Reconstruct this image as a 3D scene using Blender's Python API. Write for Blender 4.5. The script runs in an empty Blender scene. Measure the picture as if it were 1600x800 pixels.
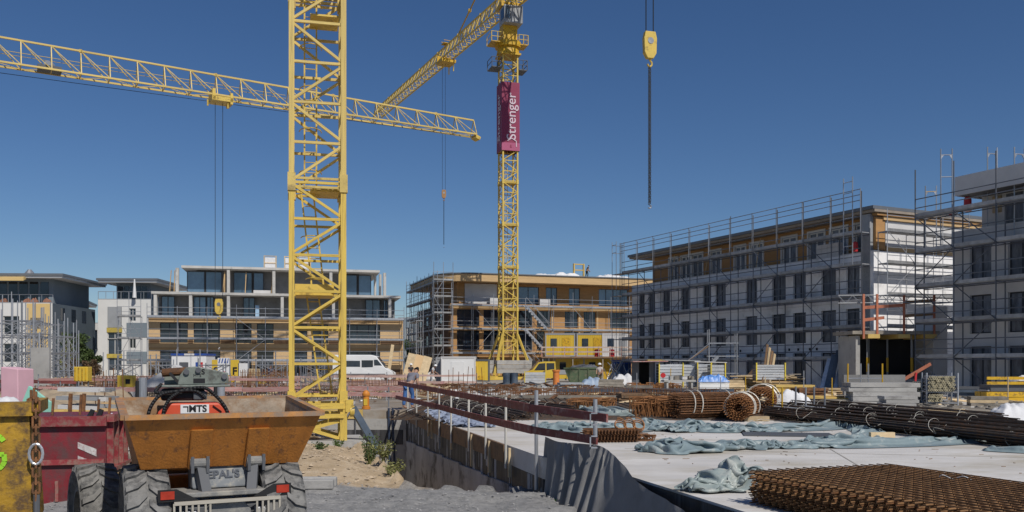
import bpy, math, random
import numpy as np
from mathutils import Vector, Matrix, noise
random.seed(7)
R = math.radians
SC = bpy.context.scene
COL = SC.collection
# ---------------------------------------------------------------- camera, sky, sun, exposure
F = 1400.0; HOR = 573.0; EYE = 1.6          # focal length and horizon in pixels of the 1600 px photograph, eye height
cam = bpy.data.cameras.new('camera'); camo = bpy.data.objects.new('camera', cam); COL.objects.link(camo)
camo.location = (0, 0, EYE); camo.rotation_euler = (R(90), 0, 0)
cam.sensor_width = 36; cam.lens = F / 1600 * 36; cam.shift_y = (HOR - 400) / 1600; cam.clip_start = .1; cam.clip_end = 6000
SC.camera = camo
SUN_AZ = 33.0; SUN_EL = 47.0                 # degrees to the right of straight behind the camera, and above the horizon
sdir = Vector((math.sin(R(SUN_AZ)) * math.cos(R(SUN_EL)), -math.cos(R(SUN_AZ)) * math.cos(R(SUN_EL)), math.sin(R(SUN_EL))))
wd = bpy.data.worlds.new('World'); SC.world = wd; wd.use_nodes = True
nt = wd.node_tree; bg = nt.nodes['Background']; sky = nt.nodes.new('ShaderNodeTexSky'); sky.sky_type = 'NISHITA'
sky.sun_disc = False; sky.sun_elevation = R(SUN_EL); sky.sun_rotation = math.atan2(sdir.x, sdir.y)
sky.altitude = 900; sky.air_density = 1.0; sky.dust_density = .6; sky.ozone_density = 4.5
shs = nt.nodes.new('ShaderNodeHueSaturation'); shs.inputs['Saturation'].default_value = 1.16; shs.inputs['Hue'].default_value = .506; nt.links.new(sky.outputs[0], shs.inputs['Color'])
nt.links.new(shs.outputs[0], bg.inputs[0]); bg.inputs[1].default_value = .061
sun = bpy.data.lights.new('sun', 'SUN'); sun.energy = 3.3; sun.angle = R(.53); sun.color = (1, .95, .87)
suno = bpy.data.objects.new('sun', sun); COL.objects.link(suno); suno.rotation_euler = sdir.to_track_quat('Z', 'Y').to_euler()
suno.location = (30, -30, 60)
SC.view_settings.view_transform = 'Standard'; SC.view_settings.look = 'None'; SC.view_settings.exposure = 0.14; SC.view_settings.gamma = 1
SC.render.resolution_x = 1024; SC.render.resolution_y = 512
# ---------------------------------------------------------------- helpers
def W(px, py, Y): return Vector(((px - 800) / F * Y, Y, EYE - (py - HOR) / F * Y))
def GX(px, Y): return (px - 800) / F * Y
def s_of(px, O, e): u = (px - 800) / F; return (u * O[1] - O[0]) / (e[0] - u * e[1])
MATS = {}
def mat(name, col, rough=.65, metal=0., var=.18, scale=2.5, bump=0., bscale=25., dirt=None, damt=.0, dscale=4., orand=.12, spec=.4, stretch=None):
    if name in MATS: return MATS[name]
    m = bpy.data.materials.new(name); m.use_nodes = True; N = m.node_tree.nodes; L = m.node_tree.links
    b = N['Principled BSDF']; b.inputs['Roughness'].default_value = rough; b.inputs['Metallic'].default_value = metal
    b.inputs['Specular IOR Level'].default_value = spec
    tc = N.new('ShaderNodeTexCoord'); oi = N.new('ShaderNodeObjectInfo')
    mul = N.new('ShaderNodeMath'); mul.operation = 'MULTIPLY'; mul.inputs[1].default_value = 37.; L.new(oi.outputs['Random'], mul.inputs[0])
    add = N.new('ShaderNodeVectorMath'); add.operation = 'ADD'; L.new(tc.outputs['Object'], add.inputs[0]); L.new(mul.outputs[0], add.inputs[1])
    vec = add.outputs[0]
    if stretch:
        mp = N.new('ShaderNodeMapping'); mp.inputs['Scale'].default_value = stretch; L.new(vec, mp.inputs[0]); vec = mp.outputs[0]
    def noi(s, d=5, r=.6):
        n = N.new('ShaderNodeTexNoise'); n.inputs['Scale'].default_value = s; n.inputs['Detail'].default_value = d
        n.inputs['Roughness'].default_value = r; L.new(vec, n.inputs['Vector']); return n.outputs['Fac']
    rp = N.new('ShaderNodeValToRGB'); L.new(noi(scale), rp.inputs[0])
    rp.color_ramp.elements[0].position = .3; rp.color_ramp.elements[1].position = .7
    rp.color_ramp.elements[0].color = [c * (1 - var) for c in col] + [1]; rp.color_ramp.elements[1].color = [min(1, c * (1 + var)) for c in col] + [1]
    out = rp.outputs[0]
    if dirt:
        r2 = N.new('ShaderNodeValToRGB'); L.new(noi(dscale, 8, .7), r2.inputs[0])
        r2.color_ramp.elements[0].position = max(0, .62 - damt * .4); r2.color_ramp.elements[1].position = .72 - damt * .25
        r2.color_ramp.elements[0].color = (0, 0, 0, 1); r2.color_ramp.elements[1].color = (1, 1, 1, 1)
        mx = N.new('ShaderNodeMix'); mx.data_type = 'RGBA'; L.new(r2.outputs[0], mx.inputs[0]); L.new(out, mx.inputs[6])
        mx.inputs[7].default_value = (*dirt, 1); out = mx.outputs[2]
    if orand:
        hs = N.new('ShaderNodeHueSaturation'); mr = N.new('ShaderNodeMapRange'); L.new(oi.outputs['Random'], mr.inputs[0])
        mr.inputs[3].default_value = 1 - orand; mr.inputs[4].default_value = 1 + orand; L.new(mr.outputs[0], hs.inputs['Value'])
        L.new(out, hs.inputs['Color']); out = hs.outputs[0]
    L.new(out, b.inputs['Base Color'])
    if bump:
        bp = N.new('ShaderNodeBump'); bp.inputs['Strength'].default_value = min(1, bump); bp.inputs['Distance'].default_value = .03
        L.new(noi(bscale, 6), bp.inputs['Height']); L.new(bp.outputs[0], b.inputs['Normal'])
    MATS[name] = m; return m
def tag(o, label=None, cat=None, group=None, kind=None):
    if label: o['label'] = label
    if cat: o['category'] = cat
    if group: o['group'] = group
    if kind: o['kind'] = kind
    return o
def T(name, label, cat, loc=(0, 0, 0), rz=0., group=None):
    o = bpy.data.objects.new(name, None); COL.objects.link(o); o.location = loc; o.rotation_euler = (0, 0, rz); o.empty_display_size = .2
    return tag(o, label, cat, group)
class MB:
    def __init__(s): s.v = []; s.f = []
    def add(s, vs, fs):
        n = len(s.v); s.v += [tuple(v) for v in vs]; s.f += [tuple(i + n for i in f) for f in fs]; return s
    def box(s, c, d, rot=None):
        hx, hy, hz = d[0] / 2, d[1] / 2, d[2] / 2
        vs = [Vector((x, y, z)) for z in (-hz, hz) for y in (-hy, hy) for x in (-hx, hx)]
        if rot is not None:
            if not isinstance(rot, Matrix): rot = Matrix.Rotation(rot, 3, 'Z')
            vs = [rot @ v for v in vs]
        c = Vector(c)
        return s.add([v + c for v in vs], [(0, 2, 3, 1), (4, 5, 7, 6), (0, 1, 5, 4), (2, 6, 7, 3), (0, 4, 6, 2), (1, 3, 7, 5)])
    def bb(s, x0, x1, y0, y1, z0, z1): return s.box(((x0 + x1) / 2, (y0 + y1) / 2, (z0 + z1) / 2), (x1 - x0, y1 - y0, z1 - z0))
    def beam(s, p, q, w, h=None, up=(0, 0, 1)):
        p, q = Vector(p), Vector(q); h = h or w; d = q - p; l = d.length
        if l < 1e-6: return s
        d /= l; u = Vector(up)
        if abs(d.dot(u)) > .98: u = Vector((0, 1, 0))
        x = d.cross(u).normalized(); z = x.cross(d)
        return s.box((p + q) / 2, (w, l, h), Matrix((x, d, z)).transposed())
    def tube(s, p, q, r, n=6, r2=None, caps=True):
        p, q = Vector(p), Vector(q); d = (q - p)
        if d.length < 1e-6: return s
        d.normalize(); u = Vector((0, 0, 1)) if abs(d.z) < .9 else Vector((1, 0, 0))
        x = d.cross(u).normalized(); y = d.cross(x); r2 = r if r2 is None else r2
        vs = []
        for c, rr in ((p, r), (q, r2)):
            vs += [c + (x * math.cos(6.28318 * i / n) + y * math.sin(6.28318 * i / n)) * rr for i in range(n)]
        fs = [(i, (i + 1) % n, n + (i + 1) % n, n + i) for i in range(n)]
        if caps: fs += [tuple(range(n))[::-1], tuple(range(n, 2 * n))]
        return s.add(vs, fs)
    def path(s, pts, r, n=5):
        for a, b in zip(pts, pts[1:]): s.tube(a, b, r, n)
        return s
    def prism(s, poly, a, b, ax='y'):
        """poly: 2-D outline; ax is the axis of extrusion from a to b"""
        def mk(u, v, t): return {'y': (u, t, v), 'x': (t, u, v), 'z': (u, v, t)}[ax]
        n = len(poly); vs = [mk(u, v, a) for u, v in poly] + [mk(u, v, b) for u, v in poly]
        return s.add(vs, [(i, (i + 1) % n, n + (i + 1) % n, n + i) for i in range(n)] + [tuple(range(n))[::-1], tuple(range(n, 2 * n))])
    def ring(s, c, R1, R2, w, n=24, ax='x'):
        vs = []
        for t in (-w / 2, w / 2):
            for rr in (R1, R2):
                for i in range(n):
                    a = 6.28318 * i / n; vs.append((c[0] + t, c[1] + rr * math.cos(a), c[2] + rr * math.sin(a)))
        fs = []
        for i in range(n):
            j = (i + 1) % n
            fs += [(i, j, n + j, n + i), (2 * n + i, 3 * n + i, 3 * n + j, 2 * n + j), (n + i, n + j, 3 * n + j, 3 * n + i), (i, 2 * n + i, 2 * n + j, j)]
        return s.add(vs, fs)
    def grid(s, fn, nu, nv):
        vs = [fn(i / nu, j / nv) for j in range(nv + 1) for i in range(nu + 1)]; w = nu + 1
        return s.add(vs, [(j * w + i, j * w + i + 1, (j + 1) * w + i + 1, (j + 1) * w + i) for j in range(nv) for i in range(nu)])
    def mesh(s, name, m, smooth=False):
        me = bpy.data.meshes.new(name); me.from_pydata(s.v, [], s.f); me.update()
        if m: me.materials.append(m)
        if smooth: me.polygons.foreach_set('use_smooth', [True] * len(me.polygons))
        return me
    def build(s, name, m, parent=None, smooth=False, loc=None, rot=None, bevel=0):
        o = bpy.data.objects.new(name, s.mesh(name, m, smooth)); COL.objects.link(o); o.parent = parent
        if loc is not None: o.location = loc
        if rot is not None: o.rotation_euler = rot
        if bevel:
            bv = o.modifiers.new('bevel', 'BEVEL'); bv.width = bevel; bv.segments = 2; bv.limit_method = 'ANGLE'
        return o
def fixn(o):
    import bmesh
    bm = bmesh.new(); bm.from_mesh(o.data); bmesh.ops.recalc_face_normals(bm, faces=bm.faces); bm.to_mesh(o.data); bm.free(); return o
def inst(me, name, parent=None, loc=(0, 0, 0), rot=(0, 0, 0), sc=None):
    o = bpy.data.objects.new(name, me); COL.objects.link(o); o.parent = parent; o.location = loc; o.rotation_euler = rot
    if sc: o.scale = sc
    return o
CACHE = {}
def cached(key, fn):
    if key not in CACHE: CACHE[key] = fn()
    return CACHE[key]
def rod(name, p, q, r, m, parent, n=6):
    """one tube as an object of its own, all of them sharing one unit mesh per material"""
    me = cached(('rod', m.name, n), lambda: MB().tube((0, 0, 0), (0, 0, 1), 1, n).mesh('tube', m))
    p, q = Vector(p), Vector(q); d = q - p
    o = inst(me, name, parent, p); o.rotation_mode = 'QUATERNION'; o.rotation_quaternion = d.to_track_quat('Z', 'Y'); o.scale = (r, r, d.length); return o
def bar(name, p, q, w, h, m, parent):
    """one square bar as an object of its own"""
    me = cached(('bar', m.name), lambda: MB().box((0, 0, .5), (1, 1, 1)).mesh('bar', m))
    p, q = Vector(p), Vector(q); d = q - p
    o = inst(me, name, parent, p); o.rotation_mode = 'QUATERNION'; o.rotation_quaternion = d.to_track_quat('Z', 'Y'); o.scale = (w, h, d.length); return o
def boxo(name, x0, x1, y0, y1, z0, z1, m, parent, bevel=0): return MB().bb(x0, x1, y0, y1, z0, z1).build(name, m, parent, bevel=bevel)
def copy_tree(o, parent=None):
    c = o.copy(); COL.objects.link(c); c.parent = parent
    for ch in o.children: copy_tree(ch, c)
    return c
def text(name, s, size, m, parent, loc, rot, ext=.004, bold=0., sx=1):
    cu = bpy.data.curves.new(name, 'FONT'); cu.body = s; cu.size = size; cu.extrude = ext; cu.offset = bold; cu.align_x = 'CENTER'; cu.align_y = 'CENTER'
    me = baked(bpy.data.objects.new(name, cu)); me.materials.append(m)
    return inst(me, name, parent, loc, rot, (sx, 1, 1))
def baked(o):
    """mesh of a text or modifier object, evaluated in a scratch scene so that it stays quick"""
    sc = bpy.data.scenes.new('scratch'); sc.collection.objects.link(o); sc.view_layers[0].update(); dg = sc.view_layers[0].depsgraph
    me = bpy.data.meshes.new_from_object(o.evaluated_get(dg)); me.materials.clear(); bpy.data.objects.remove(o); bpy.data.scenes.remove(sc); return me
def nz(x, y, z=0., s=1.): return noise.noise(Vector((x * s, y * s, z)))
def rnd(a, b): return random.uniform(a, b)
# ---------------------------------------------------------------- materials
YEL = mat('crane_yellow', (.66, .47, .095), .45, 0, .1, 1.5, .1, 40, (.32, .22, .06), .25, 3, .05)
YELD = mat('machine_yellow', (.6, .36, .02), .5, 0, .12, 2, .1, 30, (.2, .12, .03), .3, 5, .08)
CONC = mat('concrete', (.38, .37, .35), .85, 0, .14, .9, .3, 18, (.24, .23, .22), .25, 1.2, .06)
CONCW = mat('slab_concrete', (.58, .56, .535), .8, 0, .13, 1.1, .2, 22, (.43, .39, .32), .4, .5, .0, stretch=(.5, 1, 1))
CONCL = mat('pale_concrete', (.5, .485, .455), .85, 0, .12, .9, .3, 18, (.34, .33, .31), .2, 1.2, .06)
MATR = mat('mat_rust', (.3, .16, .07), .8, 0, .35, 5, .2, 60, (.14, .075, .035), .35, 9, .15)
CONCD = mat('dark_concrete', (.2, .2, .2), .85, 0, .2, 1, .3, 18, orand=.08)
BIT = mat('bitumen', (.035, .035, .037), .6, 0, .5, .8, .2, 10, (.10, .10, .105), .28, .7, .0, stretch=(6, 6, .4))
BOARDG = mat('grey_drainage_board', (.36, .37, .39), .8, 0, .2, .8, .2, 12, (.09, .09, .09), .3, 1.5, .1)
GALV = mat('galvanised_steel', (.42, .43, .45), .42, .6, .2, 6, orand=.2)
GALVD = mat('weathered_steel', (.3, .31, .33), .5, .5, .25, 5, orand=.25)
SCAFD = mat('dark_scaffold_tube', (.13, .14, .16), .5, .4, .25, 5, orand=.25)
CHAIN = mat('dark_chain', (.035, .037, .04), .5, .3, .2, 5, orand=0)
DECK = mat('scaffold_deck', (.32, .32, .32), .6, .3, .25, 3, orand=.2)
DECKD = mat('grey_scaffold_deck', (.36, .36, .36), .65, .2, .25, 3, orand=.2)
STEELB = mat('blue_grey_steel', (.1, .13, .17), .5, .3, .25, 3, orand=.15)
RUST = mat('rebar_rust', (.19, .085, .035), .85, .0, .4, 6, .2, 60, (.09, .05, .03), .4, 9, .25)
RUSTO = mat('fresh_rust', (.27, .12, .045), .85, 0, .35, 5, .2, 60, (.15, .07, .03), .3, 9, .2)
REBARD = mat('rebar_dark', (.075, .06, .05), .7, .3, .4, 7, .2, 60, (.14, .07, .035), .3, 6, .25)
TIE = mat('tie_wire', (.6, .57, .5), .5, .2, .1, 5)
TARP = mat('tarp_blue_green', (.21, .27, .285), .42, 0, .12, 2, .2, 20, (.42, .43, .4), .2, 2, .06)
TARPP = mat('tarp_pale_green', (.28, .33, .32), .42, 0, .12, 2, .2, 20, (.45, .46, .42), .25, 2, .05)
FELT = mat('grey_felt', (.25, .245, .24), .95, 0, .15, 2, .5, 90, (.26, .25, .24), .2, 1.5, .0)
WOOD = mat('timber', (.46, .31, .15), .8, 0, .2, 3, .2, 30, (.3, .2, .1), .25, 3, .25, stretch=(1, 1, 1))
WOODP = mat('pale_timber', (.56, .43, .26), .8, 0, .18, 3, .2, 30, orand=.22)
WOODG = mat('grey_timber', (.27, .24, .2), .85, 0, .25, 3, .3, 30, orand=.25)
WOODB = mat('brown_board', (.22, .135, .075), .8, 0, .25, 3, .2, 25, (.1, .07, .05), .3, 3, .2)
PLY = mat('yellow_plywood', (.6, .42, .13), .6, 0, .12, 2, orand=.12)
REDB = mat('red_formwork_board', (.2, .05, .045), .7, 0, .22, 3, .1, 30, (.3, .18, .16), .25, 5, .2)
PINKB = mat('faded_red_board', (.4, .2, .18), .75, 0, .22, 3, .1, 30, (.45, .36, .33), .35, 5, .2)
REDO = mat('orange_red_post', (.4, .14, .08), .65, 0, .2, 3, orand=.15)
WHITE = mat('white_paint', (.74, .74, .73), .5, 0, .05, 1, orand=.05)
RENDER_ = mat('white_insulation', (.86, .85, .85), .85, 0, .05, .6, .1, 8, (.62, .61, .6), .25, .5, .0)
RENDERG = mat('grey_white_board', (.58, .57, .56), .8, 0, .08, .8, .1, 8, orand=.05)
GREYP = mat('grey_paint', (.33, .34, .35), .55, 0, .1, 1, orand=.06)
DGREY = mat('dark_grey_paint', (.1, .105, .115), .55, 0, .15, 1, orand=.06)
BLACK = mat('black_rubber', (.016, .016, .017), .6, 0, .3, 4, .1, 30, orand=.05)
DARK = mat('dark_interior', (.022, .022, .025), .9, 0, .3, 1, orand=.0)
GLASS = mat('dark_window_glass', (.02, .03, .045), .04, 0, .5, .6, orand=.5, spec=.7)
GLASSB = mat('sky_blue_glass', (.10, .17, .25), .05, 0, .35, .5, orand=.35, spec=.9)
FILM = mat('plastic_film', (.12, .13, .155), .3, 0, .6, 2.2, .9, 5, orand=.5, spec=.6, stretch=(2.2, 2.2, .5))
FRAMED = mat('dark_window_frame', (.05, .055, .065), .5, .2, .1, 1)
FRAMEW = mat('pale_window_frame', (.62, .61, .58), .6, 0, .08, 1)
TAN = mat('tan_facade', (.56, .385, .205), .75, 0, .07, 1.2, orand=.04)
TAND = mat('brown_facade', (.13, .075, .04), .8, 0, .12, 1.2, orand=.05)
CLT = mat('clt_timber', (.43, .235, .09), .7, 0, .12, 1.2, .05, 10, orand=.06, stretch=(.6, .6, 3))
CLTP = mat('pale_clt_edge', (.56, .38, .19), .7, 0, .1, 1.2, orand=.06, stretch=(.5, .5, 3))
CREAM = mat('cream_render', (.66, .47, .2), .85, 0, .04, .8, orand=.0)
WHITER = mat('white_render', (.68, .67, .64), .85, 0, .04, .8, orand=.0)
GREYR = mat('blue_grey_render', (.2, .24, .27), .7, 0, .06, .8, orand=.04)
ROOFG = mat('roof_sheet', (.17, .18, .195), .5, .3, .08, 1, orand=.04)
ORANGE = mat('skip_orange', (.5, .19, .035), .5, 0, .2, 2.2, .25, 24, (.2, .09, .04), .2, 5, .0, stretch=(2.4, 2.4, .8))
SKIPIN = mat('worn_skip_inside', (.3, .24, .18), .7, .2, .3, 3, .3, 20, (.2, .11, .05), .5, 4, .0)
SKIPY = mat('worn_yellow_skip', (.42, .24, .02), .6, 0, .25, 2, .3, 24, (.11, .065, .03), .45, 6, .0)
SKIPR = mat('worn_red_skip', (.2, .02, .028), .55, 0, .25, 2, .15, 20, (.11, .05, .05), .5, 3, .0)
SKIPG = mat('green_skip', (.09, .13, .07), .6, 0, .2, 2, .1, 20, (.17, .15, .1), .3, 4, .0)
TYRE = mat('dusty_tyre', (.2, .195, .185), .95, 0, .3, 5, .3, 50, (.08, .08, .08), .35, 6, .0)
DUSTG = mat('dusty_grey_steel', (.2, .2, .195), .75, 0, .2, 4, .2, 40, (.33, .31, .27), .35, 6, .05)
MTSG = mat('grey_green_steel', (.19, .215, .19), .6, .1, .2, 5, .1, 40, (.09, .09, .08), .3, 7, .0)
MTSR = mat('signal_red', (.62, .085, .035), .5, 0, .08, 4, orand=.0, dirt=(.4, .15, .1), damt=.2)
BLUE = mat('blue_paint', (.03, .08, .32), .5, 0, .12, 2, orand=.08)
REDP = mat('red_paint', (.5, .03, .035), .45, 0, .1, 2, orand=.05)
MAGE = mat('magenta_banner', (.24, .028, .075), .6, 0, .1, .3, .35, 2, orand=.0)
LETTER = mat('banner_letter', (.62, .5, .56), .6, 0, .05, 2, orand=.0)
INK = mat('black_letter', (.012, .012, .014), .6, 0, .1, 2, orand=.0)
GREENS = mat('green_spray', (.3, .62, .03), .7, 0, .15, 8, orand=.0)
PINK = mat('pink_foam', (.66, .4, .46), .8, 0, .06, 2, orand=.0)
MINT = mat('mint_foam', (.3, .62, .5), .8, 0, .06, 2, orand=.0)
BAG = mat('white_bag', (.66, .66, .67), .7, 0, .08, 3, .4, 12, orand=.06)
ROPE = mat('steel_rope', (.03, .035, .04), .5, .4, .1, 3, orand=.0)
LAMP = mat('lamp_glass', (.5, .5, .48), .1, .3, .3, 8, orand=.0, spec=.9)
REFL = mat('red_reflector', (.4, .04, .02), .3, 0, .2, 9, orand=.0)
CARY = mat('van_yellow', (.64, .44, .055), .3, 0, .04, 1, orand=.0)
SKIN = mat('skin', (.42, .24, .16), .6, 0, .08, 5, orand=.1)
STONE = mat('grey_stone', (.27, .265, .26), .9, 0, .35, 5, orand=.0)
# ---------------------------------------------------------------- a small cloth solver for the sheets that lie about
def cloth(X, hu, hv, ground=None, pins=None, steps=150, iters=5, g=-.004, bend=.12, fric=.7):
    """relax a grid of points X[nv, nu, 3] towards its rest lengths hu, hv over a height field"""
    P = X.copy(); V = np.zeros_like(P); hd = math.hypot(hu, hv); P0 = P.copy()
    def pr(A, B, r, k):
        d = B - A; l = np.sqrt((d * d).sum(-1, keepdims=True)) + 1e-9; c = d * ((l - r) / l * .5 * k); A += c; B -= c
    for st in range(steps):
        V *= .93; V[..., 2] += g; Q = P + V
        for _ in range(iters):
            for p_ in (0, 1):
                n_ = (Q.shape[1] - p_) // 2; pr(Q[:, p_:p_ + 2 * n_:2], Q[:, p_ + 1:p_ + 2 * n_:2], hu, 1)
                n_ = (Q.shape[0] - p_) // 2; pr(Q[p_:p_ + 2 * n_:2], Q[p_ + 1:p_ + 2 * n_:2], hv, 1)
                n_ = (Q.shape[0] - p_) // 2; A, B = Q[p_:p_ + 2 * n_:2], Q[p_ + 1:p_ + 2 * n_:2]; pr(A[:, :-1], B[:, 1:], hd, .5); pr(A[:, 1:], B[:, :-1], hd, .5)
            for o_ in range(4):
                n_ = (Q.shape[1] - o_ - 1) // 4
                if n_ > 0 and bend: pr(Q[:, o_:o_ + 4 * n_:4], Q[:, o_ + 2:o_ + 2 + 4 * n_:4], 2 * hu, bend)
                n_ = (Q.shape[0] - o_ - 1) // 4
                if n_ > 0 and bend: pr(Q[o_:o_ + 4 * n_:4], Q[o_ + 2:o_ + 2 + 4 * n_:4], 2 * hv, bend)
            if ground is not None:
                zg = ground(Q[..., 0], Q[..., 1]); lo = Q[..., 2] < zg; Q[..., 2] = np.where(lo, zg, Q[..., 2])
                for c in (0, 1): Q[..., c] = np.where(lo, P[..., c] + (Q[..., c] - P[..., c]) * (1 - fric), Q[..., c])
            if pins is not None: Q[pins] = P0[pins]
        V = np.clip(Q - P, -.03, .03); P = Q
    return P
def cloth_obj(name, P, m, parent=None, loc=(0, 0, 0)):
    nv, nu = P.shape[:2]; mb = MB(); mb.v = [tuple(v) for v in P.reshape(-1, 3)]; mb.f = [(j * nu + i, j * nu + i + 1, (j + 1) * nu + i + 1, (j + 1) * nu + i) for j in range(nv - 1) for i in range(nu - 1)]
    o = mb.build(name, m, parent, smooth=True, loc=loc); sb = o.modifiers.new('smooth', 'SUBSURF'); sb.levels = sb.render_levels = 1; return o
# ================================================================ SETTING: terrain
E = [(-3.94, 33.4), (.55, 15.8), (1.36, 14.5), (2.57, 9.87), (3.85, 5.0), (5.7, -2.0)]      # left edge of the concrete deck
PIT = [(-7.2, 33.5), (-4.75, 26), (-2.05, 17.0), (.4, 16.5), (.75, 14.2), (1.85, 9.8), (3.1, 5), (4.9, -3), (9, -3), (9, 33.5)]
def seg_d(p, a, b):
    ax, ay = a; bx, by = b; dx, dy = bx - ax, by - ay; t = max(0, min(1, ((p[0] - ax) * dx + (p[1] - ay) * dy) / (dx * dx + dy * dy)))
    return math.hypot(p[0] - ax - t * dx, p[1] - ay - t * dy)
def inpoly(p, P):
    c = False; n = len(P)
    for i in range(n):
        (x1, y1), (x2, y2) = P[i], P[i - 1]
        if (y1 > p[1]) != (y2 > p[1]) and p[0] < (x2 - x1) * (p[1] - y1) / (y2 - y1) + x1: c = not c
    return c
def sstep(a, b, x): t = max(0, min(1, (x - a) / (b - a))); return t * t * (3 - 2 * t)
def ground_z(x, y):
    far = sstep(58, 72, y)
    z = -.6 * (1 - far) + .1 * far
    if y < 45:
        k = 1 - sstep(30, 45, y)
        n = nz(x, y, 3, .55) * .07 + nz(x, y, 1, 1.9) * .045 + nz(x, y, 5, 5.2) * .012
        sandy = sstep(16.8, 18.5, y + nz(x, y, 9, .9) * .6)
        bank = sandy * (.05 + .25 * sstep(-.5, .6, nz(x, y, 12, .35))) * k
        z += n * k + bank + .07 * math.exp(-((y - 16.9) / .5) ** 2) * nz(x, 0, 4, 1.3)
        for c0 in (13.2, 14.9, 16.1):
            q_ = (y - c0 - .09 * x - .12 * nz(x, c0, 3, .5)) / .17; z += (-.055 * math.exp(-q_ * q_) + .03 * math.exp(-(abs(q_) - 1.7) ** 2 * 2)) * (1 + .5 * math.sin(x * 22 + c0)) if y < 17.2 else 0
        if inpoly((x, y), PIT):
            d = min(seg_d((x, y), PIT[i], PIT[i + 1]) for i in range(0, 7))
            z -= 3.2 * sstep(0, .75, d + .12 * nz(x, y, 2, 2.5))
        elif x < 4 and y < 34:
            d = min(seg_d((x, y), PIT[i], PIT[i + 1]) for i in range(0, 3))
            z -= .18 * (1 - sstep(0, 1.2, d))
    return z
def ladder(lo, hi, step, outs_lo, outs_hi):
    n = int(round((hi - lo) / step)); return outs_lo + [lo + (hi - lo) * i / n for i in range(n + 1)] + outs_hi
xs = ladder(-13, 4.6, .13, [-2500, -600, -200, -90, -45, -25, -17], [6, 9, 14, 25, 60, 200, 600, 2500])
ys = ladder(8, 27, .13, [-300, -40, -6, 0, 4, 6.5], [28, 29.2, 30.5, 32, 33.3, 36, 40, 46, 58, 63, 68, 72, 90, 140, 300, 900, 4000])
mb = MB(); mb.v = [(x, y, ground_z(x, y)) for y in ys for x in xs]; w_ = len(xs)
mb.f = [(j * w_ + i, j * w_ + i + 1, (j + 1) * w_ + i + 1, (j + 1) * w_ + i) for j in range(len(ys) - 1) for i in range(w_ - 1)]
gm = bpy.data.materials.new('site_ground'); gm.use_nodes = True; N = gm.node_tree.nodes; L = gm.node_tree.links; b_ = N['Principled BSDF']
b_.inputs['Roughness'].default_value = .95; b_.inputs['Specular IOR Level'].default_value = .2
geo = N.new('ShaderNodeNewGeometry'); at = N.new('ShaderNodeAttribute'); at.attribute_name = 'soil'
def gn(s, d=6, r=.65):
    n = N.new('ShaderNodeTexNoise'); n.inputs['Scale'].default_value = s; n.inputs['Detail'].default_value = d; n.inputs['Roughness'].default_value = r; L.new(geo.outputs['Position'], n.inputs['Vector']); return n.outputs['Fac']
def ramp(f, *st):
    r = N.new('ShaderNodeValToRGB'); L.new(f, r.inputs[0]); e = r.color_ramp.elements
    while len(e) < len(st): e.new(.5)
    for q, (p, c) in zip(e, st): q.position = p; q.color = (*c, 1)
    return r.outputs[0]
cg = ramp(gn(5.5, 9, .75), (.3, (.15, .15, .15)), (.5, (.25, .247, .243)), (.72, (.36, .35, .335)))
cs = ramp(gn(2.2, 9, .7), (.3, (.33, .245, .15)), (.52, (.47, .36, .235)), (.72, (.58, .48, .35)))
mx = N.new('ShaderNodeMix'); mx.data_type = 'RGBA'; L.new(at.outputs['Fac'], mx.inputs[0]); L.new(cg, mx.inputs[6]); L.new(cs, mx.inputs[7])
cf = ramp(gn(.5, 8, .7), (.3, (.25, .215, .175)), (.7, (.4, .36, .31)))
at2 = N.new('ShaderNodeAttribute'); at2.attribute_name = 'dust'
mx2 = N.new('ShaderNodeMix'); mx2.data_type = 'RGBA'; L.new(at2.outputs['Fac'], mx2.inputs[0]); L.new(mx.outputs[2], mx2.inputs[6]); L.new(cf, mx2.inputs[7])
L.new(mx2.outputs[2], b_.inputs['Base Color'])
bp = N.new('ShaderNodeBump'); bp.inputs['Strength'].default_value = .7; bp.inputs['Distance'].default_value = .04; L.new(gn(14, 8, .75), bp.inputs['Height']); L.new(bp.outputs[0], b_.inputs['Normal'])
go = mb.build('ground', gm, smooth=True); tag(go, kind='structure')
def soil(x, y): return sstep(16.75, 17.15, y + nz(x, y, 7, 1.1) * .45 + .15 * nz(x, y, 8, 4)) if x < 3 else 0
a_ = go.data.attributes.new('soil', 'FLOAT', 'POINT'); a_.data.foreach_set('value', [soil(v[0], v[1]) for v in mb.v])
a_ = go.data.attributes.new('dust', 'FLOAT', 'POINT'); a_.data.foreach_set('value', [sstep(27, 34, v[1]) if v[1] > 0 else 0 for v in mb.v])
# loose stones on the track and the dirt bank
def stones(name, label, m, n, xr, yr, smin, smax, seed):
    random.seed(seed); mb = MB()
    for _ in range(n):
        x, y = rnd(*xr), rnd(*yr)
        if inpoly((x, y), PIT): continue
        s = smin + (smax - smin) * random.random() ** 3; z = ground_z(x, y) + s * .15
        pts = [Vector((rnd(.6, 1.2) * s * math.cos(a + rnd(-.3, .3)), rnd(.6, 1.2) * s * math.sin(a), rnd(-.2, .25) * s)) for a in (0, 1.26, 2.5, 3.77, 5)]
        mb.add([Vector((x, y, z)) + p for p in pts] + [(x + rnd(-.2, .2) * s, y, z + s * rnd(.4, .75))], [(i, (i + 1) % 5, 5) for i in range(5)])
    tag(mb.build(name, m), label, 'stones', kind='stuff')
stones('gravel', 'loose grey stones scattered over the rutted track', STONE, 6500, (-9, 2.2), (11.5, 17.2), .006, .032, 3)
SANDST = mat('sandy_stone', (.42, .33, .23), .9, 0, .3, 5, orand=0)
stones('clods', 'pale clods and pebbles on the sandy bank', SANDST, 2600, (-9, -2), (17, 27), .012, .07, 4)
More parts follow.
